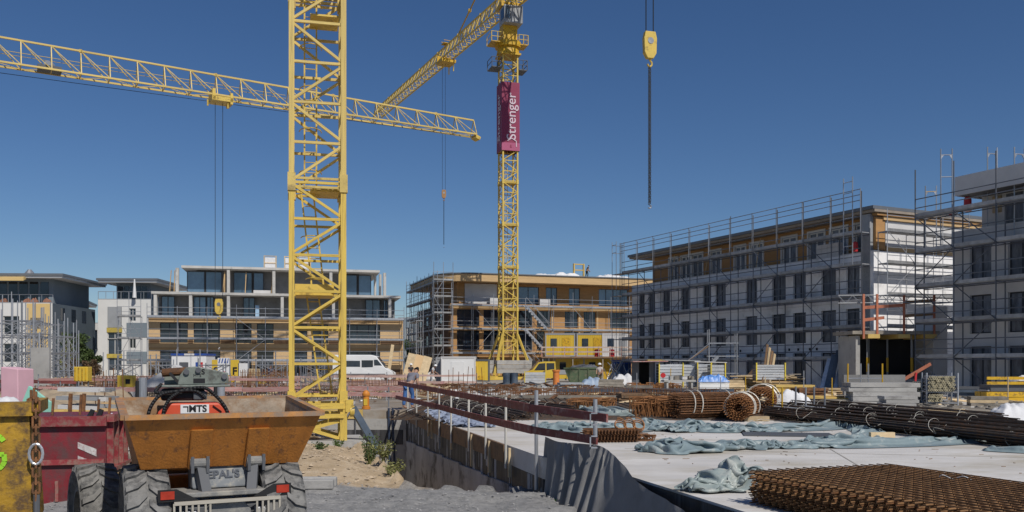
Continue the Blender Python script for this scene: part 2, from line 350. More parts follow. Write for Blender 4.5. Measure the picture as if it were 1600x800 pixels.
# ================================================================ the concrete deck over the underground garage
mb = MB(); P = E + [(45, -2), (45, 64), (-3.94, 64)]
n = len(P); mb.add([(x, y, 0) for x, y in P] + [(x, y, -.38) for x, y in P], [tuple(range(n)), tuple(range(n, 2 * n))[::-1]] + [(i, (i + 1) % n, n + (i + 1) % n, n + i) for i in range(n)])
o = fixn(mb.build('concrete_deck', CONCW)); tag(o, kind='structure')
FORM = mat('formwork_deck', (.25, .2, .145), .85, 0, .3, .5, .3, 6, (.35, .32, .28), .4, .6, 0)
o = MB().bb(-45, -3.95, 33.45, 64, -.45, -.03).build('formwork_deck', FORM); tag(o, kind='structure')
mb = MB()
for (x0, y0), (x1, y1) in zip(E[2:], E[3:]): mb.add([(x0 - .012, y0, -.03), (x1 - .012, y1, -.03), (x1 - .012, y1, -3.8), (x0 - .012, y0, -3.8), (x0 + .2, y0, -.03), (x1 + .2, y1, -.03), (x1 + .2, y1, -3.8), (x0 + .2, y0, -3.8)], [(0, 1, 2, 3), (4, 7, 6, 5)])
o = mb.build('deck_side', BIT); o.parent = bpy.data.objects['concrete_deck']
for k, (a, b) in enumerate((((4.5, 9), (7.5, 24)), ((9.3, 8), (12.3, 22)), ((2.2, 17.5), (14, 14.5)))): MB().beam((*a, .003), (*b, .003), .025, .004).build('joint_strip', mat('joint_filler', (.33, .31, .28), .9), bpy.data.objects['concrete_deck'])
# retaining wall under the guard rail
e = Vector((E[1][0] - E[0][0], E[1][1] - E[0][1])); RL = e.length; e /= RL; rz = math.atan2(e.y, e.x)
rw = T('retaining_wall', 'dark bitumen coated retaining wall along the pit below the red guard rail', 'wall', (*E[0], 0), rz)
MB().bb(0, RL, 0, .35, -3.9, -.382).build('wall', BIT, rw)
MB().bb(RL, RL + 1.4, .45, .7, -3.9, -.385).build('wall_return', BIT, rw)
k = 0; x = .3
while x < RL - 1.2:
    l = 2.6; z0, z1 = -1.13 + .4 * (x / RL), -1.13 + .4 * ((x + l) / RL)
    MB().prism([(x + .015, -3.9), (x + l - .015, -3.9), (x + l - .015, z1 + .02), (x + .015, z0 - .02)], -.06, -.002).build('drainage_board', BOARDG, rw); x += l
x = .25
for l in (3.1, 2.6, 3.3, 2.8, 3.4): 
    MB().bb(x, x + l - .02, -.05, -.003, -.385 + rnd(-.03, .02), -.005).build('edge_board', WOODB, rw); x += l
for px in (673, 678, 690, 709, 741, 769, 801):
    s = s_of(px, E[0], e); h = rnd(.55, .8)
    MB().bb(s, s + .07, -.1, -.052, -h, -.02).build('batten', random.choice([WOODP, WOOD, GALV]), rw)
for _ in range(46):      # light runs of cement slurry on the bitumen
    s = rnd(.5, RL - .3); zt = -.39; h = rnd(.2, .85)
    MB().bb(s, s + rnd(.02, .2), -.004, -.001, zt - h, zt).build('cement_run', BOARDG, rw)
pw = T('pit_end_wall', 'sunlit pale concrete wall at the far end of the pit', 'wall', (-3.94, 33.4, 0), 0)
MB().bb(-16, -.01, 0, .04, -3.9, -.34).build('wall', CONC, pw)
MB().bb(-16, -.12, -.006, -.001, -1.3, -.75).build('bitumen_band', BIT, pw)
for i in range(5): MB().bb(-2.5 * (i + 1) - 1.6, -2.5 * i - 1.62, -.04, -.002, -.34, .01).build('edge_board', PLY, pw)
rod('cable', (-1.9, -.03, -.2), (-1.9, -.03, -1.9), .03, DGREY, pw); rod('cable', (-.65, -.05, .05), (-.6, -.05, -2.9), .04, mat('navy_hose', (.03, .045, .08), .6), pw); rod('cable', (-.5, -.05, .05), (-.42, -.05, -2.9), .035, MATS['navy_hose'], pw)
rod('brace', (-3.2, -.8, -1.9), (-1.9, -.05, .2), .03, GALVD, pw)
# ================================================================ BUILDINGS
def facade(parent, name, m, x0, x1, z0, z1, y, ops, depth=.22):
    """a wall face with window openings cut through it and real reveals; local x along, y into the building"""
    X = sorted({x0, x1} | {a for o in ops for a in o[:2] if x0 < a < x1}); Z = sorted({z0, z1} | {a for o in ops for a in o[2:] if z0 < a < z1})
    mb = MB()
    for xa, xb in zip(X, X[1:]):
        for za, zb in zip(Z, Z[1:]):
            cx, cz = (xa + xb) / 2, (za + zb) / 2
            if any(o[0] < cx < o[1] and o[2] < cz < o[3] for o in ops): continue
            mb.add([(xa, y, za), (xb, y, za), (xb, y, zb), (xa, y, zb)], [(0, 1, 2, 3)])
    for a, b, c, d in ops:
        mb.add([(a, y, c), (b, y, c), (b, y, d), (a, y, d), (a, y + depth, c), (b, y + depth, c), (b, y + depth, d), (a, y + depth, d)], [(0, 4, 5, 1), (1, 5, 6, 2), (2, 6, 7, 3), (3, 7, 4, 0)])
    return mb.build(name, m, parent)
def window(parent, a, b, c, d, y, fm, gm, mull=1, trans=0, fw=.07):
    w, h = b - a, d - c
    def mk():
        mb = MB(); t = .07
        mb.bb(0, fw, 0, t, 0, h).bb(w - fw, w, 0, t, 0, h).bb(fw, w - fw, 0, t, 0, fw).bb(fw, w - fw, 0, t, h - fw, h)
        for i in range(mull): x = w * (i + 1) / (mull + 1); mb.bb(x - fw * .6, x + fw * .6, .005, t - .005, fw, h - fw)
        for i in range(trans): z = h * (i + 1) / (trans + 1); mb.bb(fw, w - fw, .008, t - .008, z - fw * .5, z + fw * .5)
        return mb.mesh('window', fm)
    o = inst(cached(('win', round(w, 2), round(h, 2), fm.name, mull, trans), mk), 'window', parent, (a, y, c))
    inst(cached(('pane', round(w, 2), round(h, 2), gm.name), lambda: MB().bb(fw * .8, w - fw * .8, .03, .045, fw * .8, h - fw * .8).mesh('pane', gm)), 'pane', o)
    return o
def scaffold(name, label, O, rz, L, lifts, zb=0., bay=2.57, y0=-.35, dep=.72, tall=1.15, tm=GALV, dm=DECK, braces=(1, 4, 7, 10), rails=True, group=None, skip=(), deckskip=(), r=.027, toe=True, ledger=False):
    t = T(name, label, 'scaffold', O, rz, group); n = max(1, round(L / bay)); bay = L / n; ya, yb = y0, y0 - dep
    for i in range(n + 1):
        x = i * bay; top = lifts[-1] + tall + (rnd(-.05, .5) if i % 3 == 0 else 0)
        rod('standard', (x, yb, zb), (x, yb, top), r, tm, t); rod('standard', (x, ya, zb), (x, ya, lifts[-1] + (.3 if i % 2 else .05)), r, tm, t)
        for z in lifts: rod('transom', (x, ya, z - .04), (x, yb, z - .04), r, tm, t)
    dme = MB().bb(.02, bay - .02, yb + .04, ya - .03, -.03, .03)
    if toe: dme.bb(.02, bay - .02, yb - .01, yb + .02, .0, .19)
    dme = dme.mesh('deck', dm)
    for i in range(n):
        if i in skip: continue
        for j, z in enumerate(lifts):
            if (i, j) not in deckskip: inst(dme, 'deck', t, (i * bay, 0, z))
            if rails:
                for h in (.5, 1.0): rod('guard_rail', (i * bay, yb - .02, z + h), ((i + 1) * bay, yb - .02, z + h), r * .8, tm, t)
    if ledger:
        for i in range(n):
            for z in lifts:
                for y in (ya, yb): rod('ledger', (i * bay, y, z - .1), ((i + 1) * bay, y, z - .1), r * .8, tm, t)
    for i in braces:
        if i >= n: continue
        for j, (za, zc) in enumerate(zip([zb + .2] + list(lifts), lifts)):
            a, b = (i * bay, (i + 1) * bay) if j % 2 else ((i + 1) * bay, i * bay)
            rod('brace', (a, yb - .05, za), (b, yb - .05, zc), r * .85, tm, t)
    return t
# ---- long white building on the right, in shade, with a recessed timber top storey
d1 = Vector((.431, -.902)); C1 = Vector((11.0, 82.2)); L1 = 27.9; rz1 = math.atan2(d1.y, d1.x); GZ = .1
B = T('apartment_building', 'long white unfinished building with timber top storey behind scaffolding at right', 'building', (*C1, GZ), rz1)
def S1(px): return s_of(px, C1, d1)
rows = [(.15, 2.45), (3.15, 5.3), (6.05, 8.3)]
wp = [(998, 1007), (1012.5, 1023.5), (1035, 1047), (1064, 1077), (1098, 1111), (1118, 1134), (1165, 1183), (1206, 1226), (1239, 1259), (1283, 1306), (1322, 1343)]
ops = []
for (a, b) in wp:
    for (c, d) in rows: ops.append((S1(a), S1(b), c, d))
facade(B, 'wall', RENDER_, 0, L1, -.1, 8.85, 0, ops, .25)
for k, o_ in enumerate(ops): window(B, *o_, .16, FRAMED, FILM, 1 if k % 5 else 2, 0)
for z in (2.75, 5.7):
    for i in range(11): MB().bb(i * 2.54 + .01, i * 2.54 + 2.53, -.012, -.002, z, z + .012).build('joint', GREYP, B)
for i, px in enumerate((1080, 1088, 1140, 1148, 1156, 1190, 1232, 1246, 1264, 1275, 1312)): MB().bb(S1(px), S1(px) + .16, -.02, .01, 2.62, 2.8).build('fixing_hole', DARK, B)
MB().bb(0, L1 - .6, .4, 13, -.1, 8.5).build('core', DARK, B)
MB().bb(-.02, L1 + .02, .01, .5, 8.852, 8.93).build('coping', RENDERG, B)
ap = [(1027, 1040), (1045, 1059), (1062, 1078), (1091, 1106), (1128, 1144), (1152, 1171), (1201, 1223), (1242, 1266), (1276, 1301), (1314, 1338)]
aops = [(S1(a), S1(b), 8.98, 11.0) for a, b in ap]
facade(B, 'timber_wall', CLT, 1.5, L1 - .2, 8.5, 11.35, 1.3, aops, .2)
for o_ in aops:
    window(B, *o_, 1.33, FRAMEW, FILM, 1, 0, .12)
    a, b, c, d = o_; MB().bb(a - .14, a, 1.24, 1.32, c, d + .14).bb(b, b + .14, 1.24, 1.32, c, d + .14).bb(a, b, 1.24, 1.32, d, d + .14).build('window_surround', FRAMEW, B)
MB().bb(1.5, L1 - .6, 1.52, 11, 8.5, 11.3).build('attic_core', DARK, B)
MB().bb(1.45, 1.7, 1.28, 11, 8.5, 11.35).build('timber_end_wall', CLT, B)
for i in range(12): MB().bb(i * 2.36 - .2, i * 2.36 + 2.14, -.15, 11.5, 11.36, 11.52).build('roof_panel', mat('soffit_board', (.3, .25, .2), .8, 0, .15, 2, orand=.1), B)
MB().bb(-.3, L1 + .2, -.28, 11.7, 11.53, 11.74).build('roof_edge', ROOFG, B)
for x, s in ((4.6, .3), (9.3, .0), (15.5, .1)): MB().beam((x, 1.1, 8.95), (x + .9, .8, 11.2), .05, .05).build('leaning_lath', WOODP, B)
# gable end of that building, facing the camera
endrz = math.atan2(.431, .902)
G = T('gable_wall', 'sunlit white insulated gable end beside the dark passage', 'wall', (C1.x + d1.x * L1, C1.y + d1.y * L1, GZ), endrz)
for j, (z0, z1, m) in enumerate([(-.1, 3.0, RENDER_), (3.02, 4.55, RENDER_), (4.57, 5.9, RENDER_), (5.92, 7.4, RENDER_), (7.42, 8.9, RENDER_)]):
    for i in range(4): MB().bb(i * 3 + .005, i * 3 + 2.995, .01 + .006 * ((i + j) % 2), .3, z0, z1).build('insulation_panel', m, G)
MB().bb(0, 12, .32, 1, -.1, 11.3).build('core', GREYP, G)
MB().bb(1.2, 12, .1, .31, 8.93, 9.25).build('timber_band', CLTP, G); MB().bb(1.2, 12, .14, .31, 9.27, 10.9).build('upper_panel', RENDERG, G)
MB().bb(.9, 12, .0, .31, 10.92, 11.15).build('timber_band', CLTP, G); MB().bb(.2, 12, -.1, .31, 11.17, 11.33).build('roof_trim', CLT, G)
MB().bb(.3, 1.1, .1, .31, 9.0, 11.1).build('timber_corner', CLT, G)
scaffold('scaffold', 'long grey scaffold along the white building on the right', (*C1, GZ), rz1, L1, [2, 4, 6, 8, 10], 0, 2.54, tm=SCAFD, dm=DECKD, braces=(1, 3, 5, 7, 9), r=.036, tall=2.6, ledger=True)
# extra rails along the eaves and roof edge
t = T('roof_guard_rail', 'steel guard rail along the flat roof edge of the white building', 'guard rail', (*C1, GZ), rz1)
for i in range(12): rod('rail_post', (i * 2.54, -1.2, 10.0), (i * 2.54, -1.2, 12.75), .028, GALVD, t)
for z in (12.0, 12.35, 12.7): 
    for i in range(11): rod('rail', (i * 2.54, -1.22, z), (i * 2.54 + 2.54, -1.22, z), .026, GALVD, t)
for i in range(11): rod('bracket', (i * 2.54 + 1.2, -.3, 11.2), (i * 2.54 + 1.7, .9, 11.34), .03, GALV, t)
scaffold('gable_scaffold', 'steel scaffold standing against the sunlit gable end', (C1.x + d1.x * L1, C1.y + d1.y * L1, GZ), endrz, 7.5, [2, 4, 6, 8, 10], 0, 2.5, tm=GALV, dm=DECK, braces=(0,), r=.028, deckskip=[(1, 1), (0, 0), (1, 0), (2, 0)])
t = T('scaffold_tower', 'tall scaffold frame rising above the roof corner of the white building', 'scaffold', (C1.x + d1.x * 26.6, C1.y + d1.y * 26.6, GZ), rz1)
for x in (0, .75):
    rod('standard', (x, -1.25, 8), (x, -1.25, 13.6), .035, GALV, t)
for z in (9.2, 10.1, 11, 12, 12.6, 13.3): rod('rung', (0, -1.25, z), (.75, -1.25, z), .025, GALV, t)
t = T('scaffold_tower', 'scaffold frame rising above the far left roof corner of the white building', 'scaffold', (*C1, GZ), rz1)
for x in (-1.4, -.7):
    for y in (-1.25, -.4): rod('standard', (x, y, 0), (x, y, 13.0), .03, GALVD, t)
for z in (2, 4, 6, 8, 10, 12, 12.7):
    rod('rung', (-1.4, -1.25, z), (-.7, -1.25, z), .025, GALVD, t); rod('rung', (-1.4, -.4, z), (-.7, -.4, z), .025, GALVD, t); rod('rung', (-1.4, -1.25, z), (-1.4, -.4, z), .025, GALVD, t)
    if z in (2, 4, 6, 8, 10): boxo('deck', -1.4, .0, -1.2, -.4, z - .03, z + .03, DECKD, t)
# gas bottles on the scaffold decks
def bottle(label, loc):
    t = T('gas_bottle', label, 'gas bottle', loc)
    mb = MB(); pr = [(.0, .0), (.15, 0), (.16, .04), (.16, .5), (.13, .6), (.06, .65)]
    for (r0, z0), (r1, z1) in zip(pr, pr[1:]): mb.tube((0, 0, z0), (0, 0, z1), max(.001, r0), 14, r1)
    mb.build('body', REDP, t, smooth=False); MB().tube((0, 0, .65), (0, 0, .74), .03, 8).build('valve', GALVD, t); MB().ring((0, 0, .72), .09, .11, .02).build('collar', GALVD, t, rot=(0, R(90), 0), loc=(.0, 0, .7))
bottle('small red gas bottle on the scaffold deck of the white building', (C1.x + d1.x * 27.0 - .55, C1.y + d1.y * 27.0 - .2, GZ + 8.9))
# pallet of pale blocks on the top scaffold deck
t = T('block_pallet', 'pale grey hollow blocks stacked on the upper scaffold deck', 'blocks', (C1.x + d1.x * 22.8, C1.y + d1.y * 22.8, GZ + 8.94), rz1)
for i in range(4):
    for j in range(3): MB().bb(i * .5, i * .5 + .48, .15, .6, j * .3, j * .3 + .285).build('block', RENDERG, t)
# ---- the nearer building at the right edge
O2 = Vector((24.6, 50.0)); 
B2 = T('corner_building', 'grey white unfinished building cut off by the right edge', 'building', (*O2, GZ), rz1)
ops = []
for (a, b) in ((1.05, 2.35), (3.3, 4.7), (6, 7.4), (8.6, 10)):
    for (c, d) in ((.2, 2.6), (3.3, 5.4), (6.1, 8.3)): ops.append((a, b, c, d))
facade(B2, 'wall', RENDERG, 0, 14, -.1, 8.9, 0, ops, .3)
for o_ in ops: window(B2, *o_, .18, FRAMED, FILM, 1, 0)
MB().bb(.02, 14, .42, 12, -.1, 8.6).build('core', DGREY, B2); MB().bb(-.01, 0, 0, 12, -.1, 8.9).build('side_wall', RENDERG, B2)
MB().bb(0, 14, -.02, .35, 8.902, 9.02).build('coping', RENDERG, B2)
MB().bb(.9, 14, 1.2, 11, 8.6, 10.9).build('attic_wall', RENDERG, B2); MB().bb(2.4, 3.6, 1.12, 1.19, 9, 10.8).build('attic_window', FILM, B2); MB().bb(1.6, 2.1, 1.1, 1.19, 9.9, 10.8).build('timber_panel', WOODP, B2)
MB().bb(.5, 14, -.35, 12, 10.95, 11.2).build('roof_slab', CONCD, B2); MB().bb(.45, 14, -.42, -.36, 10.9, 11.95).build('roof_parapet', RENDERG, B2); MB().bb(.45, .51, -.36, 11, 10.9, 11.9).build('roof_parapet', RENDERG, B2)
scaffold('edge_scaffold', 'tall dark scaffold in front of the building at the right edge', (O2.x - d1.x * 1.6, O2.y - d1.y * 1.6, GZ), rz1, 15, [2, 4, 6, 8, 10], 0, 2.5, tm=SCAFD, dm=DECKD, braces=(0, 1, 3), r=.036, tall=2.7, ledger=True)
t = T('lattice_girder', 'dark lattice girder spanning the passage between the buildings', 'girder', (O2.x - 5.6, O2.y + 2.2, GZ), -.12)
mb = MB(); mb.tube((0, 0, 5.2), (6.6, 0, 5.2), .03).tube((0, 0, 5.65), (6.6, 0, 5.65), .03); mb.build('chords', GALVD, t)
for i in range(16): rod('web', (i * .41, 0, 5.2 if i % 2 else 5.65), (i * .41 + .41, 0, 5.65 if i % 2 else 5.2), .018, GALVD, t)
for k, (px, Yq, top) in enumerate(((1470, 51, 13.9), (1543, 48.5, 13.4), (1446, 53, 12.2), (1585, 46.5, 12.9))):
    t = T('scaffold_head_frame', ['tallest grey scaffold head frame above the passage', 'head frame standing behind the roof parapet at right', 'head frame with a pale top bar left of the passage', 'head frame at the far right edge of the roof'][k], 'scaffold', (GX(px, Yq), Yq, GZ), .25 if k % 2 else -.1)
    for x in (0, .62): rod('standard', (x, 0, 8), (x, 0, top), .034, GALV, t)
    for z in (top - .35, top - 1.6): rod('rung', (0, 0, z), (.62, 0, z), .03, GALV if k != 2 else WOODP, t)
    for x, sg in ((0, 1), (.62, -1)): MB().prism([(x, top - .35), (x + sg * .17, top - .35), (x, top - .62)], -.02, .02).build('gusset', GALV, t)
bottle('red gas bottle on the top scaffold deck at the right edge', (GX(1512, 49.2), 49.2, GZ + 10.03)); bpy.data.objects['gas_bottle.001'].scale = (1.25,) * 3
t = T('foil_parcel', 'white parcel with blue film lying on the scaffold deck by the passage', 'parcel', (GX(1478, 51), 51, GZ + 10.04), .5); MB().bb(-.6, .6, -.25, .25, 0, .28).build('parcel', WHITE, t, bevel=.03); MB().bb(-.1, .15, -.26, .26, .005, .285).build('band', REDP, t)
# ---- garage entrance with shoring between the two buildings
PO = Vector((19.95, 52.0))
pt = T('garage_entrance', 'concrete garage entrance with timber formwork on top between the right buildings', 'entrance', (*PO, GZ), .06)
MB().bb(0, .25, 0, 2.4, -.1, 2.75).build('side_wall', CONC, pt); MB().bb(4.75, 5.6, .2, 2.4, -.1, 4.2).build('side_wall', RENDERG, pt); MB().bb(.26, 4.74, 2.3, 2.5, -.1, 2.75).build('back_wall', DARK, pt)
MB().bb(-.3, 4.9, -.25, 2.5, 2.82, 2.98).build('roof_formwork', WOODG, pt); MB().bb(.31, 4.74, -.02, .18, -.1, .65).build('low_wall', CONC, pt)
for x in (.9, 2.7, 4.3): MB().bb(x - .35, x + .35, -.4, 2.2, 2.62, 2.815).build('beam', PLY, pt)
for x in (.35, 1.15, 2.75, 4.55): MB().bb(x - .06, x + .06, -.3, -.22, 2.6, 4.75).build('guard_post', REDO, pt)
for x0, x1, z in ((.35, 2.7, 4.1), (2.8, 4.6, 4.35), (.35, 1.6, 3.5), (2.8, 4.6, 3.7)): MB().beam((x0, -.2, z), (x1, -.2, z + .12), .04, .15).build('guard_board', REDO if x0 < 1 else WOODB, pt)
for x in (.95, 1.4, 2.4, 2.75, 3.6, 4.1):
    y = rnd(.4, 1.9); p = rod('steel_prop', (x, y, 0), (x, y, 2.8), .035, GALVD, pt); rod('prop_sleeve', (x, y, 1.0), (x, y, 1.7), .045, YELD, pt)
    for a in (0, 2.1, 4.2): rod('prop_leg', (x, y, .7), (x + .4 * math.cos(a), y + .4 * math.sin(a), 0), .02, GALV, pt)
pt.scale.z = 1.2
# ---- concrete frame building with tan lower floors, left of the centre
OL = Vector((-36.9, 91.0)); dl = Vector((.972, .235)); LL = 25.8; rzl = math.atan2(dl.y, dl.x)
def SL(px, y=0): return s_of(px, (OL.x - dl.y * y, OL.y + dl.x * y), dl)
LB = T('frame_building', 'concrete frame building with tan facade panels and open upper storeys at left', 'building', (*OL, GZ), rzl)
wl = [(250, 293.5), (302.5, 344), (367.5, 393), (401.5, 427.5), (455, 480), (487, 513), (540, 594)]
ops = []
for a, b in wl:
    for c, d in ((.3, 3.2), (3.95, 6.0)): ops.append((SL(a), SL(b), c, d))
facade(LB, 'facade', TAN, 0, LL, -.1, 6.45, 0, ops, .25)
for o_ in ops:
    wd_ = o_[1] - o_[0]; window(LB, *o_, .15, FRAMED, GLASS, 1 if wd_ < 2 else 2, 1 if wd_ < 2 else 0, .08)
xx = [0] + [v for a, b in wl for v in (SL(a), SL(b))] + [LL]
for i in range(0, len(xx), 2):
    for z0, z1 in ((3.9, 4.55), (.5, 1.2)):
        if xx[i + 1] - xx[i] > .25: MB().bb(xx[i] + .04, xx[i + 1] - .04, -.03, -.003, z0, z1).build('brown_panel', TAND, LB)
for z in (3.3, 6.25): MB().bb(0, LL, -.04, -.003, z, z + .16).build('floor_band', mat('tan_band', (.42, .26, .12), .8, 0, .08, 1), LB)
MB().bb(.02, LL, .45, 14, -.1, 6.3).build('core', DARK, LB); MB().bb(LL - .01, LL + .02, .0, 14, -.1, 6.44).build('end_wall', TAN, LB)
for i in range(8): MB().bb(-.05 + i * LL / 8, (i + 1) * LL / 8 - .06, -.05, 14, 6.46, 6.7).build('floor_slab', CONCL, LB)
MB().bb(.2, LL - .2, .2, 13.5, 8.95, 9.2).build('upper_slab', CONCL, LB); MB().bb(2.9, LL - 2.3, 2.0, 12, 11.85, 12.1).build('roof_slab', CONCL, LB)
for px in (243, 298, 357, 441, 521, 609): s = SL(px, .5); MB().bb(s - .15, s + .15, .3, 1.1, 6.71, 8.94).build('column', CONCL, LB)
for px in (277, 357, 428, 517, 601): s = SL(px, 2.3); MB().bb(s - .15, s + .15, 2.1, 2.7, 9.21, 11.84).build('column', CONCL, LB)
for px in (586, 594): rod('round_column', (SL(px, 4), 4, 9.2), (SL(px, 4), 4, 11.85), .15, CONCL, LB, 12)
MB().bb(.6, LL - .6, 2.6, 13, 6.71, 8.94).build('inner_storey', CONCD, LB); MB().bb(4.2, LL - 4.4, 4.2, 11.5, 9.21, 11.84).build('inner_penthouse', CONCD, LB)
for a, b in ((252, 273), (302, 322), (323, 334), (380, 398), (571, 594), (599, 606)): window(LB, SL(a, 2), SL(b, 2), 6.75, 8.85, 2.0, FRAMED, GLASSB, 1)
for a, b in ((292, 320), (321, 347), (365, 394), (396, 412), (540, 558), (560, 580)): window(LB, SL(a, 3.8), SL(b, 3.8), 9.25, 11.7, 3.8, FRAMED, GLASSB, 0)
for a, b, z0, z1 in ((399, 405, 6.75, 8.0),): MB().bb(SL(a, 1.5), SL(b, 1.5), 1.4, 1.45, z0, z1).build('blue_board', mat('pale_blue_board', (.3, .45, .6), .6), LB)
MB().bb(SL(396, 2.6), SL(426, 2.6), 2.6, 3.2, 9.22, 9.7).build('insulation_stack', RENDERG, LB)
for px in (265, 272, 348, 351, 383, 424): s = SL(px, 2.4); MB().beam((s, 2.4, 9.2), (s + rnd(-.2, .2), 2.5, 11.6), .08, .1).build('timber_prop', WOOD, LB)
scaffold('front_scaffold', 'steel scaffold across the tan front of the concrete frame building', (*OL, GZ), rzl, LL, [2.1, 4.3, 6.5], 0, 2.87, tm=GALV, dm=GALV, braces=(3,), r=.03)
scaffold('end_scaffold', 'narrow scaffold bay at the left end of the frame building', (OL.x - 2.6, OL.y - .9, GZ), rzl, 2.2, [2.1, 4.3, 6.5], 0, 1.1, tm=GALV, dm=DECK, braces=(0, 1), tall=2.4)
scaffold('corner_scaffold', 'scaffold bay wrapping the right corner of the frame building', (OL.x + dl.x * LL + 1.25, OL.y + dl.y * LL - .2, GZ), rzl + R(90), 6, [2.1, 4.3, 6.5], 0, 2, y0=-.25, tm=GALV, dm=DECK, braces=(0,))
for k, (a, b, z) in enumerate(((412, 432, 0), (444, 463, 0), (466, 486, 0))):
    t = T('wrapped_pallet', ['foil wrapped window crate standing on the flat roof, leftmost of three', 'foil wrapped crate on the flat roof just left of the mast ladder', 'foil wrapped crate on the flat roof seen through the yellow mast'][k], 'crate', (*(OL + dl * SL(a, 6) + Vector((-dl.y, dl.x)) * 6), GZ + 12.1), rzl)
    w = SL(b, 6) - SL(a, 6); MB().bb(.1, w - .1, .05, .75, .1, 1.55).build('foil', BAG, t, bevel=.04)
    for x in (0, w - .09): MB().bb(x, x + .09, 0, .8, 0, 1.75).build('crate_post', WOODP, t)
    for z in (0, .9, 1.66): MB().bb(.09, w - .09, -.02, .04, z, z + .08).build('crate_rail', WOODP, t)
# ---- timber building in the centre
OC = Vector((-7.6, 110.0)); dc = Vector((.95, .312)); dc.normalize(); LC = 29.0; rzc = math.atan2(dc.y, dc.x)
def SCx(px, y=0): return s_of(px, (OC.x - dc.y * y, OC.y + dc.x * y), dc)
CB = T('timber_building', 'unfinished timber building with a curved fascia behind the banner crane', 'building', (*OC, GZ), rzc)
r2 = [(714, 749), (755.5, 790), (810, 832), (839, 860), (882.5, 903), (912, 931), (953, 988)]
ops = [(SCx(a), SCx(b), 6.5, 8.6) for a, b in r2] + [(SCx(a), SCx(b), 3.55, 6.0) for a, b in ((714, 749), (755.5, 790), (810, 832), (839, 851), (882, 903), (912, 931))] + [(SCx(a), SCx(b), .3, 2.7) for a, b in ((716, 749), (840, 860))]
facade(CB, 'timber_facade', CLT, 0, LC, -.1, 9.3, 0, ops, .22)
for o_ in ops: window(CB, *o_, .14, FRAMED, GLASS, 1 if o_[1] - o_[0] < 2.2 else 2, 1)
for z, h in ((8.75, .5), (6.05, .35), (3.1, .35)): MB().bb(0, LC, -.09, -.003, z, z + h).build('floor_edge', CLTP, CB)
for a, b in zip(r2, r2[1:]):
    s0, s1 = SCx(a[1]) + .1, SCx(b[0]) - .1
    if s1 - s0 > .5: MB().bb(s0, s0 + .22, -.05, -.003, 3.5, 8.7).build('pale_stud', CLTP, CB)
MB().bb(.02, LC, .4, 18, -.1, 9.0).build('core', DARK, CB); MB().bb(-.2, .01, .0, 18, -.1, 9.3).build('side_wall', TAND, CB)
for i, y in enumerate((3, 7, 11, 15)):
    for z in (1, 4, 7): MB().bb(-.24, -.2, y, y + 1.3, z, z + 1.6).build('side_window', GLASSB, CB)
pop = [(SCx(a, 1.2), SCx(b, 1.2), 9.45, 11.7) for a, b in ((809, 842), (853, 870.5), (889, 906), (935.5, 981))]
facade(CB, 'penthouse_wall', CLT, 1.4, LC, 9.31, 12.0, 1.2, pop, .15)
for o_ in pop: window(CB, *o_, 1.28, FRAMED, GLASSB, 1 if o_[1] - o_[0] < 3 else 3, 0)
MB().bb(SCx(726, 1.2), SCx(776, 1.2), 1.1, 1.18, 9.4, 11.9).build('white_board', RENDERG, CB)
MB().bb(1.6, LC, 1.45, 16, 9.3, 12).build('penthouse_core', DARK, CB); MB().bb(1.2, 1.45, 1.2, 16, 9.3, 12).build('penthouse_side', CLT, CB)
def rpoly(off):
    pts = [(LC + 1, -1.0 - off)]
    for k in range(9): a = R(270 - k * 11.25); pts.append((3 + (4.2 + off) * math.cos(a), 3.2 + (4.2 + off) * math.sin(a)))
    return pts + [(-1.2 - off, 18), (LC + 1, 18)]
mb = MB(); mb.prism(rpoly(0), 12.02, 12.9, 'z'); fixn(mb.build('fascia', CLTP, CB)); mb = MB(); mb.prism(rpoly(.12), 12.92, 13.05, 'z'); fixn(mb.build('roof_sheet', ROOFG, CB))
scaffold('timber_scaffold', 'steel scaffold in front of the timber building', (*OC, GZ), rzc, LC, [3.1, 6.1, 9.0], 0, 2.64, tm=GALV, dm=GALV, braces=(1, 4, 6, 9), r=.033, tall=1.5)
scaffold('side_scaffold', 'dense scaffold at the shaded left side of the timber building', (OC.x - dc.y * 19 - .5, OC.y + dc.x * 19, GZ), rzc - R(90), 19, [2, 4, 6, 8, 10, 12], 0, 2.4, tm=GALVD, dm=DECKD, braces=(1, 4, 6), r=.035, tall=1.3)
scaffold('corner_tower_scaffold', 'tall pale scaffold tower at the left corner of the timber building', (OC.x - 2.2, OC.y - .6, GZ), rzc, 2.4, [2, 4, 6, 8, 10, 12], 0, 1.2, tm=GALV, dm=DECK, braces=(0,), r=.035, tall=2.2)
t = T('stair_flight', 'zigzag aluminium scaffold stair right of the banner crane', 'stair', (*(OC + dc * SCx(812)), GZ), rzc)
for i in range(3):
    z0, z1 = 3 * i + .1, 3 * i + 3.1
    for y in (-1.9, -1.3): bar('stringer', (3.1, y, z0), (.2, y, z1), .05, .22, GALV, t)
    for k in range(9): boxo('tread', 3.1 - 2.9 * (k + .5) / 9 - .12, 3.1 - 2.9 * (k + .5) / 9 + .12, -1.86, -1.34, z0 + 3 * (k + .5) / 9, z0 + 3 * (k + .5) / 9 + .04, GALV, t)
    rod('hand_rail', (3.1, -1.95, z0 + 1), (.2, -1.95, z1 + 1), .03, GALV, t)
for x in (.1, 3.2): rod('standard', (x, -1.95, 0), (x, -1.95, 10), .04, GALV, t)
